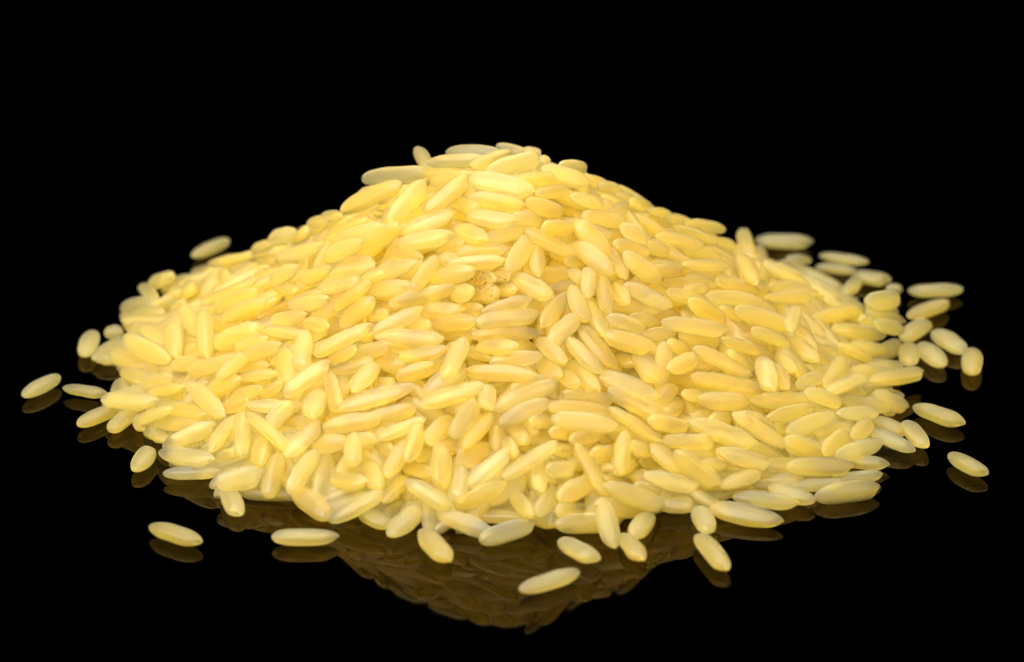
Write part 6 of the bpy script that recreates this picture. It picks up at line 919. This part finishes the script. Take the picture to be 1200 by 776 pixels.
# per grain: label, group, which of the shapes, speckled or not
LABELS = [
    ('long grain falling gently right on the bottom right slope', 'grains on the face of the heap', 11, False),
    ('long grain rising gently right on the lower front left slope, upper one', 'grains on the face of the heap', 1, False),
    ('long grain lying level on the bottom right edge', 'grains on the face of the heap', 2, False),
    ('long grain falling gently right on the top of the peak', 'grains on the face of the heap', 3, False),
    ('long grain falling gently right on the lower right slope', 'grains on the face of the heap', 2, False),
    ('long grain lying level on the lower front right of centre, lower one', 'grains on the face of the heap', 11, False),
    ('long grain rising gently right on the left shoulder of the peak', 'grains on the face of the heap', 12, False),
    ('long grain lying level on the middle front left of centre', 'grains on the face of the heap', 8, False),
    ('long grain rising steeply right on the upper front left of centre', 'grains on the face of the heap', 0, False),
    ('long grain lying level on the low middle front centre', 'grains on the face of the heap', 1, False),
    ('long grain falling steeply right on the bottom right slope', 'grains on the face of the heap', 4, False),
    ('long grain lying level on the bottom right flank, rightmost of three', 'grains on the face of the heap', 6, False),
    ('broad grain falling gently above the front edge, leaning on a steep one', 'grains on the face of the heap', 8, False),
    ('long grain lying level on the middle front centre, upper one', 'grains on the face of the heap', 6, False),
    ('long grain rising gently right on the bottom front centre, fourth from the top', 'grains on the face of the heap', 3, False),
    ('long grain rising gently right on the low middle front left of centre', 'grains on the face of the heap', 2, False),
    ('long grain rising gently right on the middle front left of centre, upper one', 'grains on the face of the heap', 9, False),
    ('lone level grain in front, left of the reflected heap', 'grains scattered around the heap', 10, False),
    ('long grain lying level on the middle right slope, left one', 'grains on the face of the heap', 0, False),
    ('long grain lying level on the lower front left slope', 'grains on the face of the heap', 1, False),
    ('long grain rising gently right on the low middle left slope', 'grains on the face of the heap', 6, False),
    ('long grain falling gently right on the lower front right slope, upper one', 'grains on the face of the heap', 5, False),
    ('long grain rising gently right on the low middle front centre', 'grains on the face of the heap', 12, False),
    ('long grain rising gently right on the bottom front left slope', 'grains on the face of the heap', 7, False),
    ('long grain falling gently right on the low middle right slope, lower one', 'grains on the face of the heap', 5, False),
    ('long grain rising gently right on the middle front left slope', 'grains on the face of the heap', 6, False),
    ('grain falling gently right on the low middle left edge, right one', 'grains on the face of the heap', 9, False),
    ('grain standing upright on the bottom front right slope, lower one', 'grains on the face of the heap', 8, False),
    ('long grain lying level on the bottom right flank, leftmost of three', 'grains on the face of the heap', 2, False),
    ('long grain rising gently right on the bottom front centre, uppermost', 'grains on the face of the heap', 10, False),
    ('long grain lying level on the lower left edge', 'grains on the face of the heap', 10, False),
    ('long grain falling gently right on the middle right flank', 'grains on the face of the heap', 13, False),
    ('long grain falling gently right on the low middle front right slope', 'grains on the face of the heap', 11, False),
    ('long grain falling gently right on the lower right flank', 'grains on the face of the heap', 3, False),
    ('long grain rising steeply right on the top of the peak', 'grains on the face of the heap', 4, False),
    ('lone grain nearest the viewer, lying on the reflected peak', 'grains scattered around the heap', 9, False),
    ('long grain falling gently right on the bottom front left of centre, right one', 'grains on the face of the heap', 9, False),
    ('grain lying level on the lower right slope, upper one', 'grains on the face of the heap', 9, False),
    ('grain falling steeply right on the bottom left slope', 'grains on the face of the heap', 12, False),
    ('grain rising gently right on the bottom left flank', 'grains on the face of the heap', 4, False),
    ('long grain lying level on the low middle right edge', 'grains on the face of the heap', 13, False),
    ('long grain falling gently right on the bottom front left of centre, left one', 'grains on the face of the heap', 0, False),
    ('grain standing upright on the bottom left slope', 'grains on the face of the heap', 1, False),
    ('grain lying level on the bottom left flank', 'grains on the face of the heap', 13, False),
    ('long grain falling gently right on the bottom front right slope', 'grains on the face of the heap', 13, False),
    ('grain falling gently right on the low middle front right slope', 'grains on the face of the heap', 4, False),
    ('grain rising steeply right on the bottom left slope', 'grains on the face of the heap', 1, False),
    ('long grain lying level on the upper front left of centre', 'grains on the face of the heap', 4, False),
    ('long grain rising gently right on the lower left flank', 'grains on the face of the heap', 0, False),
    ('grain falling steeply right on the upper front right of centre, lower one', 'grains on the face of the heap', 12, False),
    ('long grain rising gently right on the bottom front centre, third from the top', 'grains on the face of the heap', 9, False),
    ('lone steep grain over the left part of the reflected heap', 'grains scattered around the heap', 8, False),
    ('long grain falling gently right on the low middle right slope, upper one', 'grains on the face of the heap', 3, False),
    ('grain rising steeply right on the bottom front centre', 'grains on the face of the heap', 6, False),
    ('lone grain in front at left, falling to the right, clear of the heap', 'grains scattered around the heap', 2, False),
    ('long grain rising gently right on the middle front left of centre, lower one', 'grains on the face of the heap', 10, False),
    ('lone steep grain off the right front edge, clear of the heap', 'grains scattered around the heap', 6, False),
    ('lone plump grain off the right edge, falling gently to the right', 'grains scattered around the heap', 0, False),
    ('long grain lying level on the upper front centre, upper one', 'grains on the face of the heap', 3, False),
    ('grain rising gently right on the upper front left slope, fourth from left', 'grains on the face of the heap', 9, False),
    ('long grain rising gently right on the lower front centre', 'grains on the face of the heap', 7, False),
    ('long grain lying level on the left shoulder of the peak', 'grains on the face of the heap', 5, False),
    ('long grain lying level on the bottom front right of centre', 'grains on the face of the heap', 3, False),
    ('long grain falling steeply right on the bottom front right of centre', 'grains on the face of the heap', 1, False),
    ('grain falling gently right on the bottom right slope', 'grains on the face of the heap', 8, False),
    ('long grain falling steeply right on the low middle front right of centre', 'grains on the face of the heap', 9, False),
    ('grain falling steeply right on the lower left flank', 'grains on the face of the heap', 7, False),
    ('long grain lying level on the lower right flank', 'grains on the face of the heap', 13, False),
    ('long grain lying level on the middle front centre, lower one', 'grains on the face of the heap', 12, False),
    ('grain rising steeply right on the lower left slope', 'grains on the face of the heap', 2, False),
    ('grain standing upright on the bottom front right slope, upper one', 'grains on the face of the heap', 8, False),
    ('grain rising steeply right on the bottom front left of centre', 'grains on the face of the heap', 8, False),
    ('grain standing upright on the middle left flank', 'grains on the face of the heap', 3, False),
    ('grain lying level on the upper front centre, upper one', 'grains on the face of the heap', 4, False),
    ('grain standing upright on the bottom front left of centre', 'grains on the face of the heap', 6, False),
    ('long grain falling gently right on the upper front right of centre', 'grains on the face of the heap', 10, False),
    ('grain rising steeply right on the lower front left of centre', 'grains on the face of the heap', 4, False),
    ('grain rising gently right on the low middle front left of centre, left one', 'grains on the face of the heap', 10, False),
    ('thick grain falling to the right just beside the speckled hollow', 'grains on the face of the heap', 9, False),
    ('grain falling steeply right on the upper front right of centre, upper one', 'grains on the face of the heap', 3, False),
    ('grain rising gently right on the top of the peak, right one', 'grains on the face of the heap', 5, False),
    ('thick grain lying steeply across others in the middle of the heap', 'grains on the face of the heap', 11, False),
    ('long grain falling gently right on the lower front right slope, lower one', 'grains on the face of the heap', 11, False),
    ('grain falling gently right on the right shoulder of the peak', 'grains on the face of the heap', 9, False),
    ('grain rising steeply right on the middle front left slope', 'grains on the face of the heap', 0, False),
    ('grain falling steeply right on the upper front right slope', 'grains on the face of the heap', 9, False),
    ('grain rising gently right on the lower right flank, right one', 'grains on the face of the heap', 3, False),
    ('grain rising gently right on the lower right edge', 'grains on the face of the heap', 11, False),
    ('grain standing upright on the lower left flank', 'grains on the face of the heap', 12, False),
    ('grain falling gently right on the middle front right slope, upper one', 'grains on the face of the heap', 6, False),
    ('short grain rising steeply right on the upper front centre', 'grains on the face of the heap', 13, False),
    ('short grain lying level on the middle right edge', 'grains on the face of the heap', 10, False),
    ('grain falling to the right just below the front edge of the heap', 'grains scattered around the heap', 4, False),
    ('grain rising gently right on the bottom front right of centre', 'grains on the face of the heap', 12, False),
    ('grain lying level on the lower right slope, lower one', 'grains on the face of the heap', 5, False),
    ('long grain lying level on the middle right edge', 'grains on the face of the heap', 1, False),
    ('grain rising gently right on the lower right flank, left one', 'grains on the face of the heap', 8, False),
    ('long grain lying level on the middle right slope, right one', 'grains on the face of the heap', 11, False),
    ('grain falling steeply right on the low middle front right of centre, upper one', 'grains on the face of the heap', 9, False),
    ('grain falling gently right on the lower right flank', 'grains on the face of the heap', 5, False),
    ('grain rising gently right on the upper front left of centre, upper one', 'grains on the face of the heap', 12, False),
    ('long grain lying level on the lower front right of centre, upper one', 'grains on the face of the heap', 6, False),
    ('grain rising gently right on the middle left flank, lowest of three', 'grains on the face of the heap', 5, False),
    ('flat level grain lowest at the left edge, on the black surface', 'grains scattered around the heap', 2, False),
    ('short grain standing upright on the low middle right flank', 'grains on the face of the heap', 2, False),
    ('long level grain off the upper right edge, topmost of the two there', 'grains scattered around the heap', 9, False),
    ('grain lying level on the low middle front centre, right one', 'grains on the face of the heap', 11, False),
    ('blurred level grain farthest back behind the right slope', 'grains scattered around the heap', 4, False),
    ('grain lying level on the middle right edge', 'grains on the face of the heap', 8, False),
    ('grain rising steeply right on the middle front right of centre, lower one', 'grains on the face of the heap', 12, False),
    ('grain rising gently right on the middle left flank, middle of three', 'grains on the face of the heap', 2, False),
    ('grain rising gently right on the upper front left slope, leftmost', 'grains on the face of the heap', 3, False),
    ('grain rising gently right on the upper front left of centre, lower one', 'grains on the face of the heap', 7, False),
    ('grain falling gently right on the middle right slope, third from the top', 'grains on the face of the heap', 7, False),
    ('grain falling steeply right on the lower left slope', 'grains on the face of the heap', 5, False),
    ('short grain standing upright on the low middle left slope, upper one', 'grains on the face of the heap', 5, False),
    ('long grain lying level on the upper front centre, lower one', 'grains on the face of the heap', 1, False),
    ('grain rising gently right on the low middle front left of centre, right one', 'grains on the face of the heap', 8, False),
    ('lone grain farthest out at the lower right, falling to the right', 'grains scattered around the heap', 13, False),
    ('grain lying level on the upper right slope, left one', 'grains on the face of the heap', 2, False),
    ('long grain rising gently right on the lower front left of centre', 'grains on the face of the heap', 11, False),
    ('grain lying level on the middle front left of centre, right one', 'grains on the face of the heap', 2, False),
    ('grain rising gently right on the middle front left slope, right one', 'grains on the face of the heap', 0, False),
    ('grain lying level on the low middle front left of centre', 'grains on the face of the heap', 10, False),
    ('short grain falling steeply right on the low middle front right slope', 'grains on the face of the heap', 2, False),
    ('grain rising gently right on the low middle left flank', 'grains on the face of the heap', 10, False),
    ('grain rising gently right on the upper left slope', 'grains on the face of the heap', 4, False),
    ('short grain rising steeply right on the low middle front left slope', 'grains on the face of the heap', 7, False),
    ('short grain falling gently right on the upper front right of centre, left one', 'grains on the face of the heap', 13, False),
    ('long grain rising gently right on the lower front left slope, lower one', 'grains on the face of the heap', 12, False),
    ('grain rising steeply right on the upper front left of centre', 'grains on the face of the heap', 6, False),
    ('long grain lying level on the top of the peak', 'grains on the face of the heap', 2, False),
    ('short grain standing upright on the middle left flank', 'grains on the face of the heap', 3, False),
    ('grain rising steeply right on the lower front centre', 'grains on the face of the heap', 11, False),
    ('short grain falling steeply right on the middle front right of centre', 'grains on the face of the heap', 8, False),
    ('grain rising to the right just below the long level stray one', 'grains scattered around the heap', 2, False),
    ('short plump stray grain off the right edge, falling to the right', 'grains scattered around the heap', 12, False),
    ('short grain standing upright on the lower front left of centre', 'grains on the face of the heap', 13, False),
    ('long grain rising gently right on the bottom front centre, second from the top', 'grains on the face of the heap', 13, False),
    ('grain rising gently right on the bottom front centre', 'grains on the face of the heap', 8, False),
    ('grain lying level on the middle right flank', 'grains on the face of the heap', 13, False),
    ('short grain standing upright on the lower front left slope', 'grains on the face of the heap', 8, False),
    ('lone rice grain at the far left, rising to the right, well clear of the heap', 'grains scattered around the heap', 7, False),
    ('grain lying level on the lower front right of centre', 'grains on the face of the heap', 13, False),
    ('short grain standing upright on the low middle left slope, lower one', 'grains on the face of the heap', 8, False),
    ('short grain rising steeply right on the lower front left of centre', 'grains on the face of the heap', 11, False),
    ('grain falling gently right on the low middle left edge, left one', 'grains on the face of the heap', 4, False),
    ('grain rising steeply right on the middle front right of centre, upper one', 'grains on the face of the heap', 11, False),
    ('short grain standing upright on the middle front right of centre, right one', 'grains on the face of the heap', 13, False),
    ('short grain falling steeply right on the bottom front left slope', 'grains on the face of the heap', 0, False),
    ('grain falling gently right on the lower right edge', 'grains on the face of the heap', 7, False),
    ('grain lying level on the upper front right of centre', 'grains on the face of the heap', 5, False),
    ('short grain rising steeply right on the lower left slope, right one', 'grains on the face of the heap', 0, False),
    ('grain lying level on the upper front centre, lower one', 'grains on the face of the heap', 1, False),
    ('grain lying level on the lower front right slope', 'grains on the face of the heap', 3, False),
    ('short grain falling steeply right on the upper right slope', 'grains on the face of the heap', 2, False),
    ('grain falling steeply right on the bottom front right slope', 'grains on the face of the heap', 10, False),
    ('short grain falling gently right on the upper front centre', 'grains on the face of the heap', 2, False),
    ('grain rising gently right on the middle left flank, uppermost of three', 'grains on the face of the heap', 8, False),
    ('small upright grain touching the right front edge', 'grains scattered around the heap', 12, False),
    ('short grain falling gently right on the lower right flank', 'grains on the face of the heap', 6, False),
    ('grain reaching out flat from the left edge, tilted up to the right', 'grains scattered around the heap', 1, False),
    ('small steep grain beside the upright one at the front edge', 'grains scattered around the heap', 0, False),
    ('grain lying level on the middle front left of centre, left one', 'grains on the face of the heap', 4, False),
    ('short grain standing upright on the bottom front left of centre', 'grains on the face of the heap', 5, False),
    ('grain lying level on the middle front left slope', 'grains on the face of the heap', 6, False),
    ('short grain lying level on the bottom front left slope', 'grains on the face of the heap', 4, False),
    ('short grain rising steeply right on the bottom front right slope', 'grains on the face of the heap', 3, False),
    ('short stray grain at the right edge, left of the stubby upright one', 'grains scattered around the heap', 7, False),
    ('short grain rising gently right on the low middle right slope', 'grains on the face of the heap', 13, False),
    ('grain lying level on the middle left slope', 'grains on the face of the heap', 13, False),
    ('grain lying level on the low middle front centre, left one', 'grains on the face of the heap', 9, False),
    ('grain rising steeply right on the lower left flank', 'grains on the face of the heap', 0, False),
    ('grain falling gently right on the middle front right slope, lower one', 'grains on the face of the heap', 2, False),
    ('grain standing upright on the low middle front right slope', 'grains on the face of the heap', 10, False),
    ('stubby upright stray grain farthest out at the right edge', 'grains scattered around the heap', 7, False),
    ('grain falling steeply right on the low middle front right of centre, lower one', 'grains on the face of the heap', 13, False),
    ('grain falling gently right on the bottom right flank', 'grains on the face of the heap', 9, False),
    ('small grain standing steeply just off the left front edge', 'grains scattered around the heap', 3, False),
    ('grain rising gently right on the middle front centre', 'grains on the face of the heap', 0, False),
    ('grain rising steeply right on the bottom front left slope', 'grains on the face of the heap', 4, False),
    ('short grain falling steeply right on the low middle front right of centre, upper one', 'grains on the face of the heap', 9, False),
    ('grain rising gently right on the bottom right slope', 'grains on the face of the heap', 8, False),
    ('short grain standing upright on the low middle front left slope', 'grains on the face of the heap', 5, False),
    ('short grain rising steeply right on the lower left slope, left one', 'grains on the face of the heap', 2, False),
    ('grain rising gently right on the upper front left slope, third from left', 'grains on the face of the heap', 8, False),
    ('short grain rising gently right on the lower front left slope', 'grains on the face of the heap', 1, False),
    ('grain lying level on the upper right slope, right one', 'grains on the face of the heap', 9, False),
    ('short steep grain at the right edge beside the plump lone grain', 'grains scattered around the heap', 3, False),
    ('grain lying level on the upper front left slope', 'grains on the face of the heap', 9, False),
    ('short grain rising steeply right on the lower right edge, left one', 'grains on the face of the heap', 0, False),
    ('short grain standing upright on the bottom front right of centre', 'grains on the face of the heap', 7, False),
    ('short grain falling gently right on the lower right edge, upper one', 'grains on the face of the heap', 4, False),
    ('long grain rising gently right on the upper front left slope', 'grains on the face of the heap', 7, False),
    ('grain lying level on the lower right edge', 'grains on the face of the heap', 9, False),
    ('grain rising gently right on the low middle left slope', 'grains on the face of the heap', 2, False),
    ('short grain falling steeply right on the low middle right flank, upper one', 'grains on the face of the heap', 0, False),
    ('short grain rising steeply at the right edge, below two strays', 'grains scattered around the heap', 6, False),
    ('grain rising gently right on the low middle front left slope, left one', 'grains on the face of the heap', 8, False),
    ('short grain rising gently right on the low middle left flank', 'grains on the face of the heap', 1, False),
    ('grain lying level on the lower left flank', 'grains on the face of the heap', 12, False),
    ('short grain rising steeply right on the low middle right edge', 'grains on the face of the heap', 6, False),
    ('stubby lone grain pointing to the viewer off the lower left edge', 'grains scattered around the heap', 13, False),
    ('blurred lone grain behind the left slope, rising to the right', 'grains scattered around the heap', 7, False),
    ('grain falling gently right on the middle right slope, uppermost', 'grains on the face of the heap', 10, False),
    ('short grain rising steeply right on the lower right edge, right one', 'grains on the face of the heap', 10, False),
    ('grain falling gently right on the lower left flank', 'grains on the face of the heap', 6, False),
    ('short grain rising steeply right on the low middle left flank', 'grains on the face of the heap', 5, False),
    ('short grain falling gently right on the low middle right slope', 'grains on the face of the heap', 9, False),
    ('grain rising gently right on the top of the peak, left one', 'grains on the face of the heap', 0, False),
    ('long grain lying level on the lower left slope', 'grains on the face of the heap', 8, False),
    ('stubby rice grain standing on end at the left edge of the heap', 'grains scattered around the heap', 7, False),
    ('short grain falling steeply right on the bottom front centre', 'grains on the face of the heap', 2, False),
    ('short grain standing upright on the bottom left slope', 'grains on the face of the heap', 2, False),
    ('grain rising gently right on the upper front centre', 'grains on the face of the heap', 0, False),
    ('short grain lying level on the upper front right of centre', 'grains on the face of the heap', 10, False),
    ('blurred level grain behind the right slope, second from the back', 'grains scattered around the heap', 9, False),
    ('short grain rising gently right on the low middle right edge', 'grains on the face of the heap', 5, False),
    ('short grain rising steeply right on the bottom front right of centre', 'grains on the face of the heap', 13, False),
    ('grain rising gently right on the middle front left slope, left one', 'grains on the face of the heap', 5, False),
    ('short grain lying level on the middle left slope, upper one', 'grains on the face of the heap', 4, False),
    ('grain falling gently right on the middle right flank', 'grains on the face of the heap', 12, False),
    ('short grain standing upright on the middle front right of centre, left one', 'grains on the face of the heap', 1, False),
    ('round end of a golden speckled grain facing out of the hollow', 'grains on the face of the heap', 5, True),
    ('slim level rice grain between the far left lone grain and the heap edge', 'grains scattered around the heap', 0, False),
    ('long grain rising gently right on the middle left flank', 'grains on the face of the heap', 4, False),
    ('long grain lying level on the bottom front centre', 'grains on the face of the heap', 10, False),
    ('short grain lying level on the bottom right slope', 'grains on the face of the heap', 4, False),
    ('grain rising gently right on the low middle front left slope, right one', 'grains on the face of the heap', 6, False),
    ('short grain beside the outstretched one at the left edge, pointing to the viewer', 'grains scattered around the heap', 6, False),
    ('short grain rising steeply right on the bottom front left slope', 'grains on the face of the heap', 0, False),
    ('short grain rising gently right on the upper left slope, left one', 'grains on the face of the heap', 1, False),
    ('long grain lying level on the bottom right flank, middle of three', 'grains on the face of the heap', 4, False),
    ('grain seen end on on the low middle right edge', 'grains on the face of the heap', 7, False),
    ('grain lying level on the bottom right edge, upper one', 'grains on the face of the heap', 0, False),
    ('short grain lying level on the upper right slope', 'grains on the face of the heap', 12, False),
    ('short grain falling gently right on the bottom front left slope', 'grains on the face of the heap', 3, False),
    ('grain falling steeply right on the middle front right of centre', 'grains on the face of the heap', 7, False),
    ('grain lying level on the bottom front right slope', 'grains on the face of the heap', 10, False),
    ('short grain rising gently right on the upper left slope, right one', 'grains on the face of the heap', 10, False),
    ('short grain falling gently right on the upper front right of centre, right one', 'grains on the face of the heap', 0, False),
    ('short grain lying level on the bottom front right of centre, middle of three', 'grains on the face of the heap', 13, False),
    ('grain lying level on the middle front right slope', 'grains on the face of the heap', 0, False),
    ('short grain standing upright on the upper front centre', 'grains on the face of the heap', 11, False),
    ('short grain lying level on the middle left edge', 'grains on the face of the heap', 11, False),
    ('short grain standing upright on the lower front centre', 'grains on the face of the heap', 10, False),
    ('short grain falling gently right on the bottom front left of centre', 'grains on the face of the heap', 1, False),
    ('short grain rising steeply right on the low middle front right slope', 'grains on the face of the heap', 11, False),
    ('short grain falling gently right on the low middle front left slope', 'grains on the face of the heap', 13, False),
    ('short grain falling steeply right on the middle left flank', 'grains on the face of the heap', 11, False),
    ('short grain lying level on the lower right edge, right one', 'grains on the face of the heap', 9, False),
    ('short grain falling gently right on the upper front right slope', 'grains on the face of the heap', 3, False),
    ('short grain falling steeply right on the upper front right slope, upper one', 'grains on the face of the heap', 7, False),
    ('short grain falling steeply right on the low middle front right of centre, lower one', 'grains on the face of the heap', 6, False),
    ('short grain rising gently right on the lower left edge', 'grains on the face of the heap', 12, False),
    ('short grain lying level on the upper left slope', 'grains on the face of the heap', 4, False),
    ('short grain lying level on the top of the peak', 'grains on the face of the heap', 5, False),
    ('short grain lying level on the right shoulder of the peak', 'grains on the face of the heap', 3, False),
    ('grain lying level on the top of the peak', 'grains on the face of the heap', 6, False),
    ('short grain rising gently right on the low middle left edge', 'grains on the face of the heap', 8, False),
    ('short grain lying level on the middle left slope, lower one', 'grains on the face of the heap', 6, False),
    ('blurred grain behind the right slope, third from the back', 'grains scattered around the heap', 4, False),
    ('grain lying level on the upper left flank', 'grains on the face of the heap', 7, False),
    ('grain lying level on the bottom right edge, lower one', 'grains on the face of the heap', 8, False),
    ('short grain lying level on the low middle left flank', 'grains on the face of the heap', 2, False),
    ('grain lying level on the bottom right flank', 'grains on the face of the heap', 8, False),
    ('short grain falling gently right on the middle right edge', 'grains on the face of the heap', 9, False),
    ('short grain lying level on the low middle left slope', 'grains on the face of the heap', 1, False),
    ('short grain rising gently right on the low middle right flank', 'grains on the face of the heap', 8, False),
    ('short grain lying level on the upper front centre', 'grains on the face of the heap', 6, False),
    ('short grain lying level on the middle front right slope', 'grains on the face of the heap', 13, False),
    ('grain falling gently right on the middle right slope, fourth from the top', 'grains on the face of the heap', 5, False),
    ('small pale grain standing up out of the right slope', 'grains on the face of the heap', 4, False),
    ('short grain rising gently right on the lower left flank', 'grains on the face of the heap', 9, False),
    ('grain seen end on on the lower front centre', 'grains on the face of the heap', 12, False),
    ('grain lying level on the upper right edge', 'grains on the face of the heap', 1, False),
    ('short grain rising gently right on the lower front right of centre', 'grains on the face of the heap', 1, False),
    ('grain lying level on the low middle left flank', 'grains on the face of the heap', 2, False),
    ('short grain standing upright on the upper right slope', 'grains on the face of the heap', 4, False),
    ('long speckled grain with red brown flecks in the hollow below the peak', 'grains on the face of the heap', 7, True),
    ('round end of a pale grain left of the golden speckled one', 'grains on the face of the heap', 7, False),
    ('short grain lying level on the bottom front right of centre, lowest of three', 'grains on the face of the heap', 5, False),
    ('short grain falling gently right on the low middle right edge', 'grains on the face of the heap', 12, False),
    ('short grain lying level on the bottom front right of centre, uppermost of three', 'grains on the face of the heap', 9, False),
    ('short grain falling steeply right on the middle left edge', 'grains on the face of the heap', 2, False),
    ('short grain rising gently right on the top of the peak', 'grains on the face of the heap', 4, False),
    ('grain rising gently right on the upper front left slope, second from left', 'grains on the face of the heap', 2, False),
    ('short grain rising gently right on the upper left flank', 'grains on the face of the heap', 2, False),
    ('short grain lying level on the low middle right edge', 'grains on the face of the heap', 11, False),
    ('grain lying level on the middle right slope', 'grains on the face of the heap', 13, False),
    ('grain falling gently right on the middle right slope, second from the top', 'grains on the face of the heap', 6, False),
    ('short grain falling gently right on the lower right edge, lower one', 'grains on the face of the heap', 3, False),
    ('short grain falling steeply right on the low middle right flank, lower one', 'grains on the face of the heap', 11, False),
    ('short grain falling gently right on the middle left slope', 'grains on the face of the heap', 2, False),
    ('short grain falling steeply right on the upper front right slope, lower one', 'grains on the face of the heap', 1, False),
    ('short grain falling steeply right on the middle front right slope', 'grains on the face of the heap', 3, False),
    ('short grain falling gently right on the upper front left of centre', 'grains on the face of the heap', 5, False),
    ('short grain lying level on the lower right edge, left one', 'grains on the face of the heap', 4, False),
    ('pointed grain tip poking up behind the left of the peak', 'grains on the face of the heap', 3, False),
    ('half hidden speckled grain behind the flecked one below the peak', 'grains on the face of the heap', 3, True),
]

# ---------------------------------------------------------------- the grains that can be told apart
def shared_mesh(seed, kind, m):
    v, f, uv = grain_mesh(seed, 32, 28, kind)
    me = bpy.data.meshes.new('rice_grain'); me.from_pydata(v, [], f)
    me.polygons.foreach_set('use_smooth', [True] * len(f))
    l = me.uv_layers.new(name='UVMap'); l.data.foreach_set('uv', np.array(uv).ravel())
    me.materials.append(m); me.update()
    return me

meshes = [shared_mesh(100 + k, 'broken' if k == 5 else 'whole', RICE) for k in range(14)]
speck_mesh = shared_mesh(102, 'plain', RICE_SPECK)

rnd = random.Random(5)
C, Q, S = unpack(GRAINS)
for i in range(len(C)):
    label, group, shape, speck = LABELS[i]
    o = link(bpy.data.objects.new('rice_grain', speck_mesh if speck else meshes[shape]))
    o.location = C[i]; o.rotation_mode = 'QUATERNION'
    o.rotation_quaternion = Q[i].to_quaternion()
    o.scale = S[i]
    o['label'] = label; o['category'] = 'rice grain'; o['group'] = group

# ---------------------------------------------------------------- the rest of the heap: grains too many and too hidden to tell apart
low = [grain_mesh(300 + k, 16, 12) for k in range(10)]
C, Q, S = unpack(HEAP)
V, Fc, UV, off = [], [], [], 0
for i in range(len(C)):
    v, f, uv = low[i % 10]
    R = np.array(Q[i])
    V.append((np.array(v) * S[i]) @ R.T + C[i]); Fc.append(np.array(f) + off); UV.append(uv); off += len(v)
me = bpy.data.meshes.new('rice_heap')
V = np.concatenate(V); Fc = np.concatenate(Fc)
me.from_pydata(V.tolist(), [], Fc.tolist())
me.polygons.foreach_set('use_smooth', [True] * len(Fc))
l = me.uv_layers.new(name='UVMap'); l.data.foreach_set('uv', np.concatenate([np.array(u) for u in UV]).ravel())
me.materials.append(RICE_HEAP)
heap = link(bpy.data.objects.new('rice_heap', me))
heap['kind'] = 'stuff'
heap['label'] = 'mass of pale yellow rice grains packed inside the heap between the separate grains'
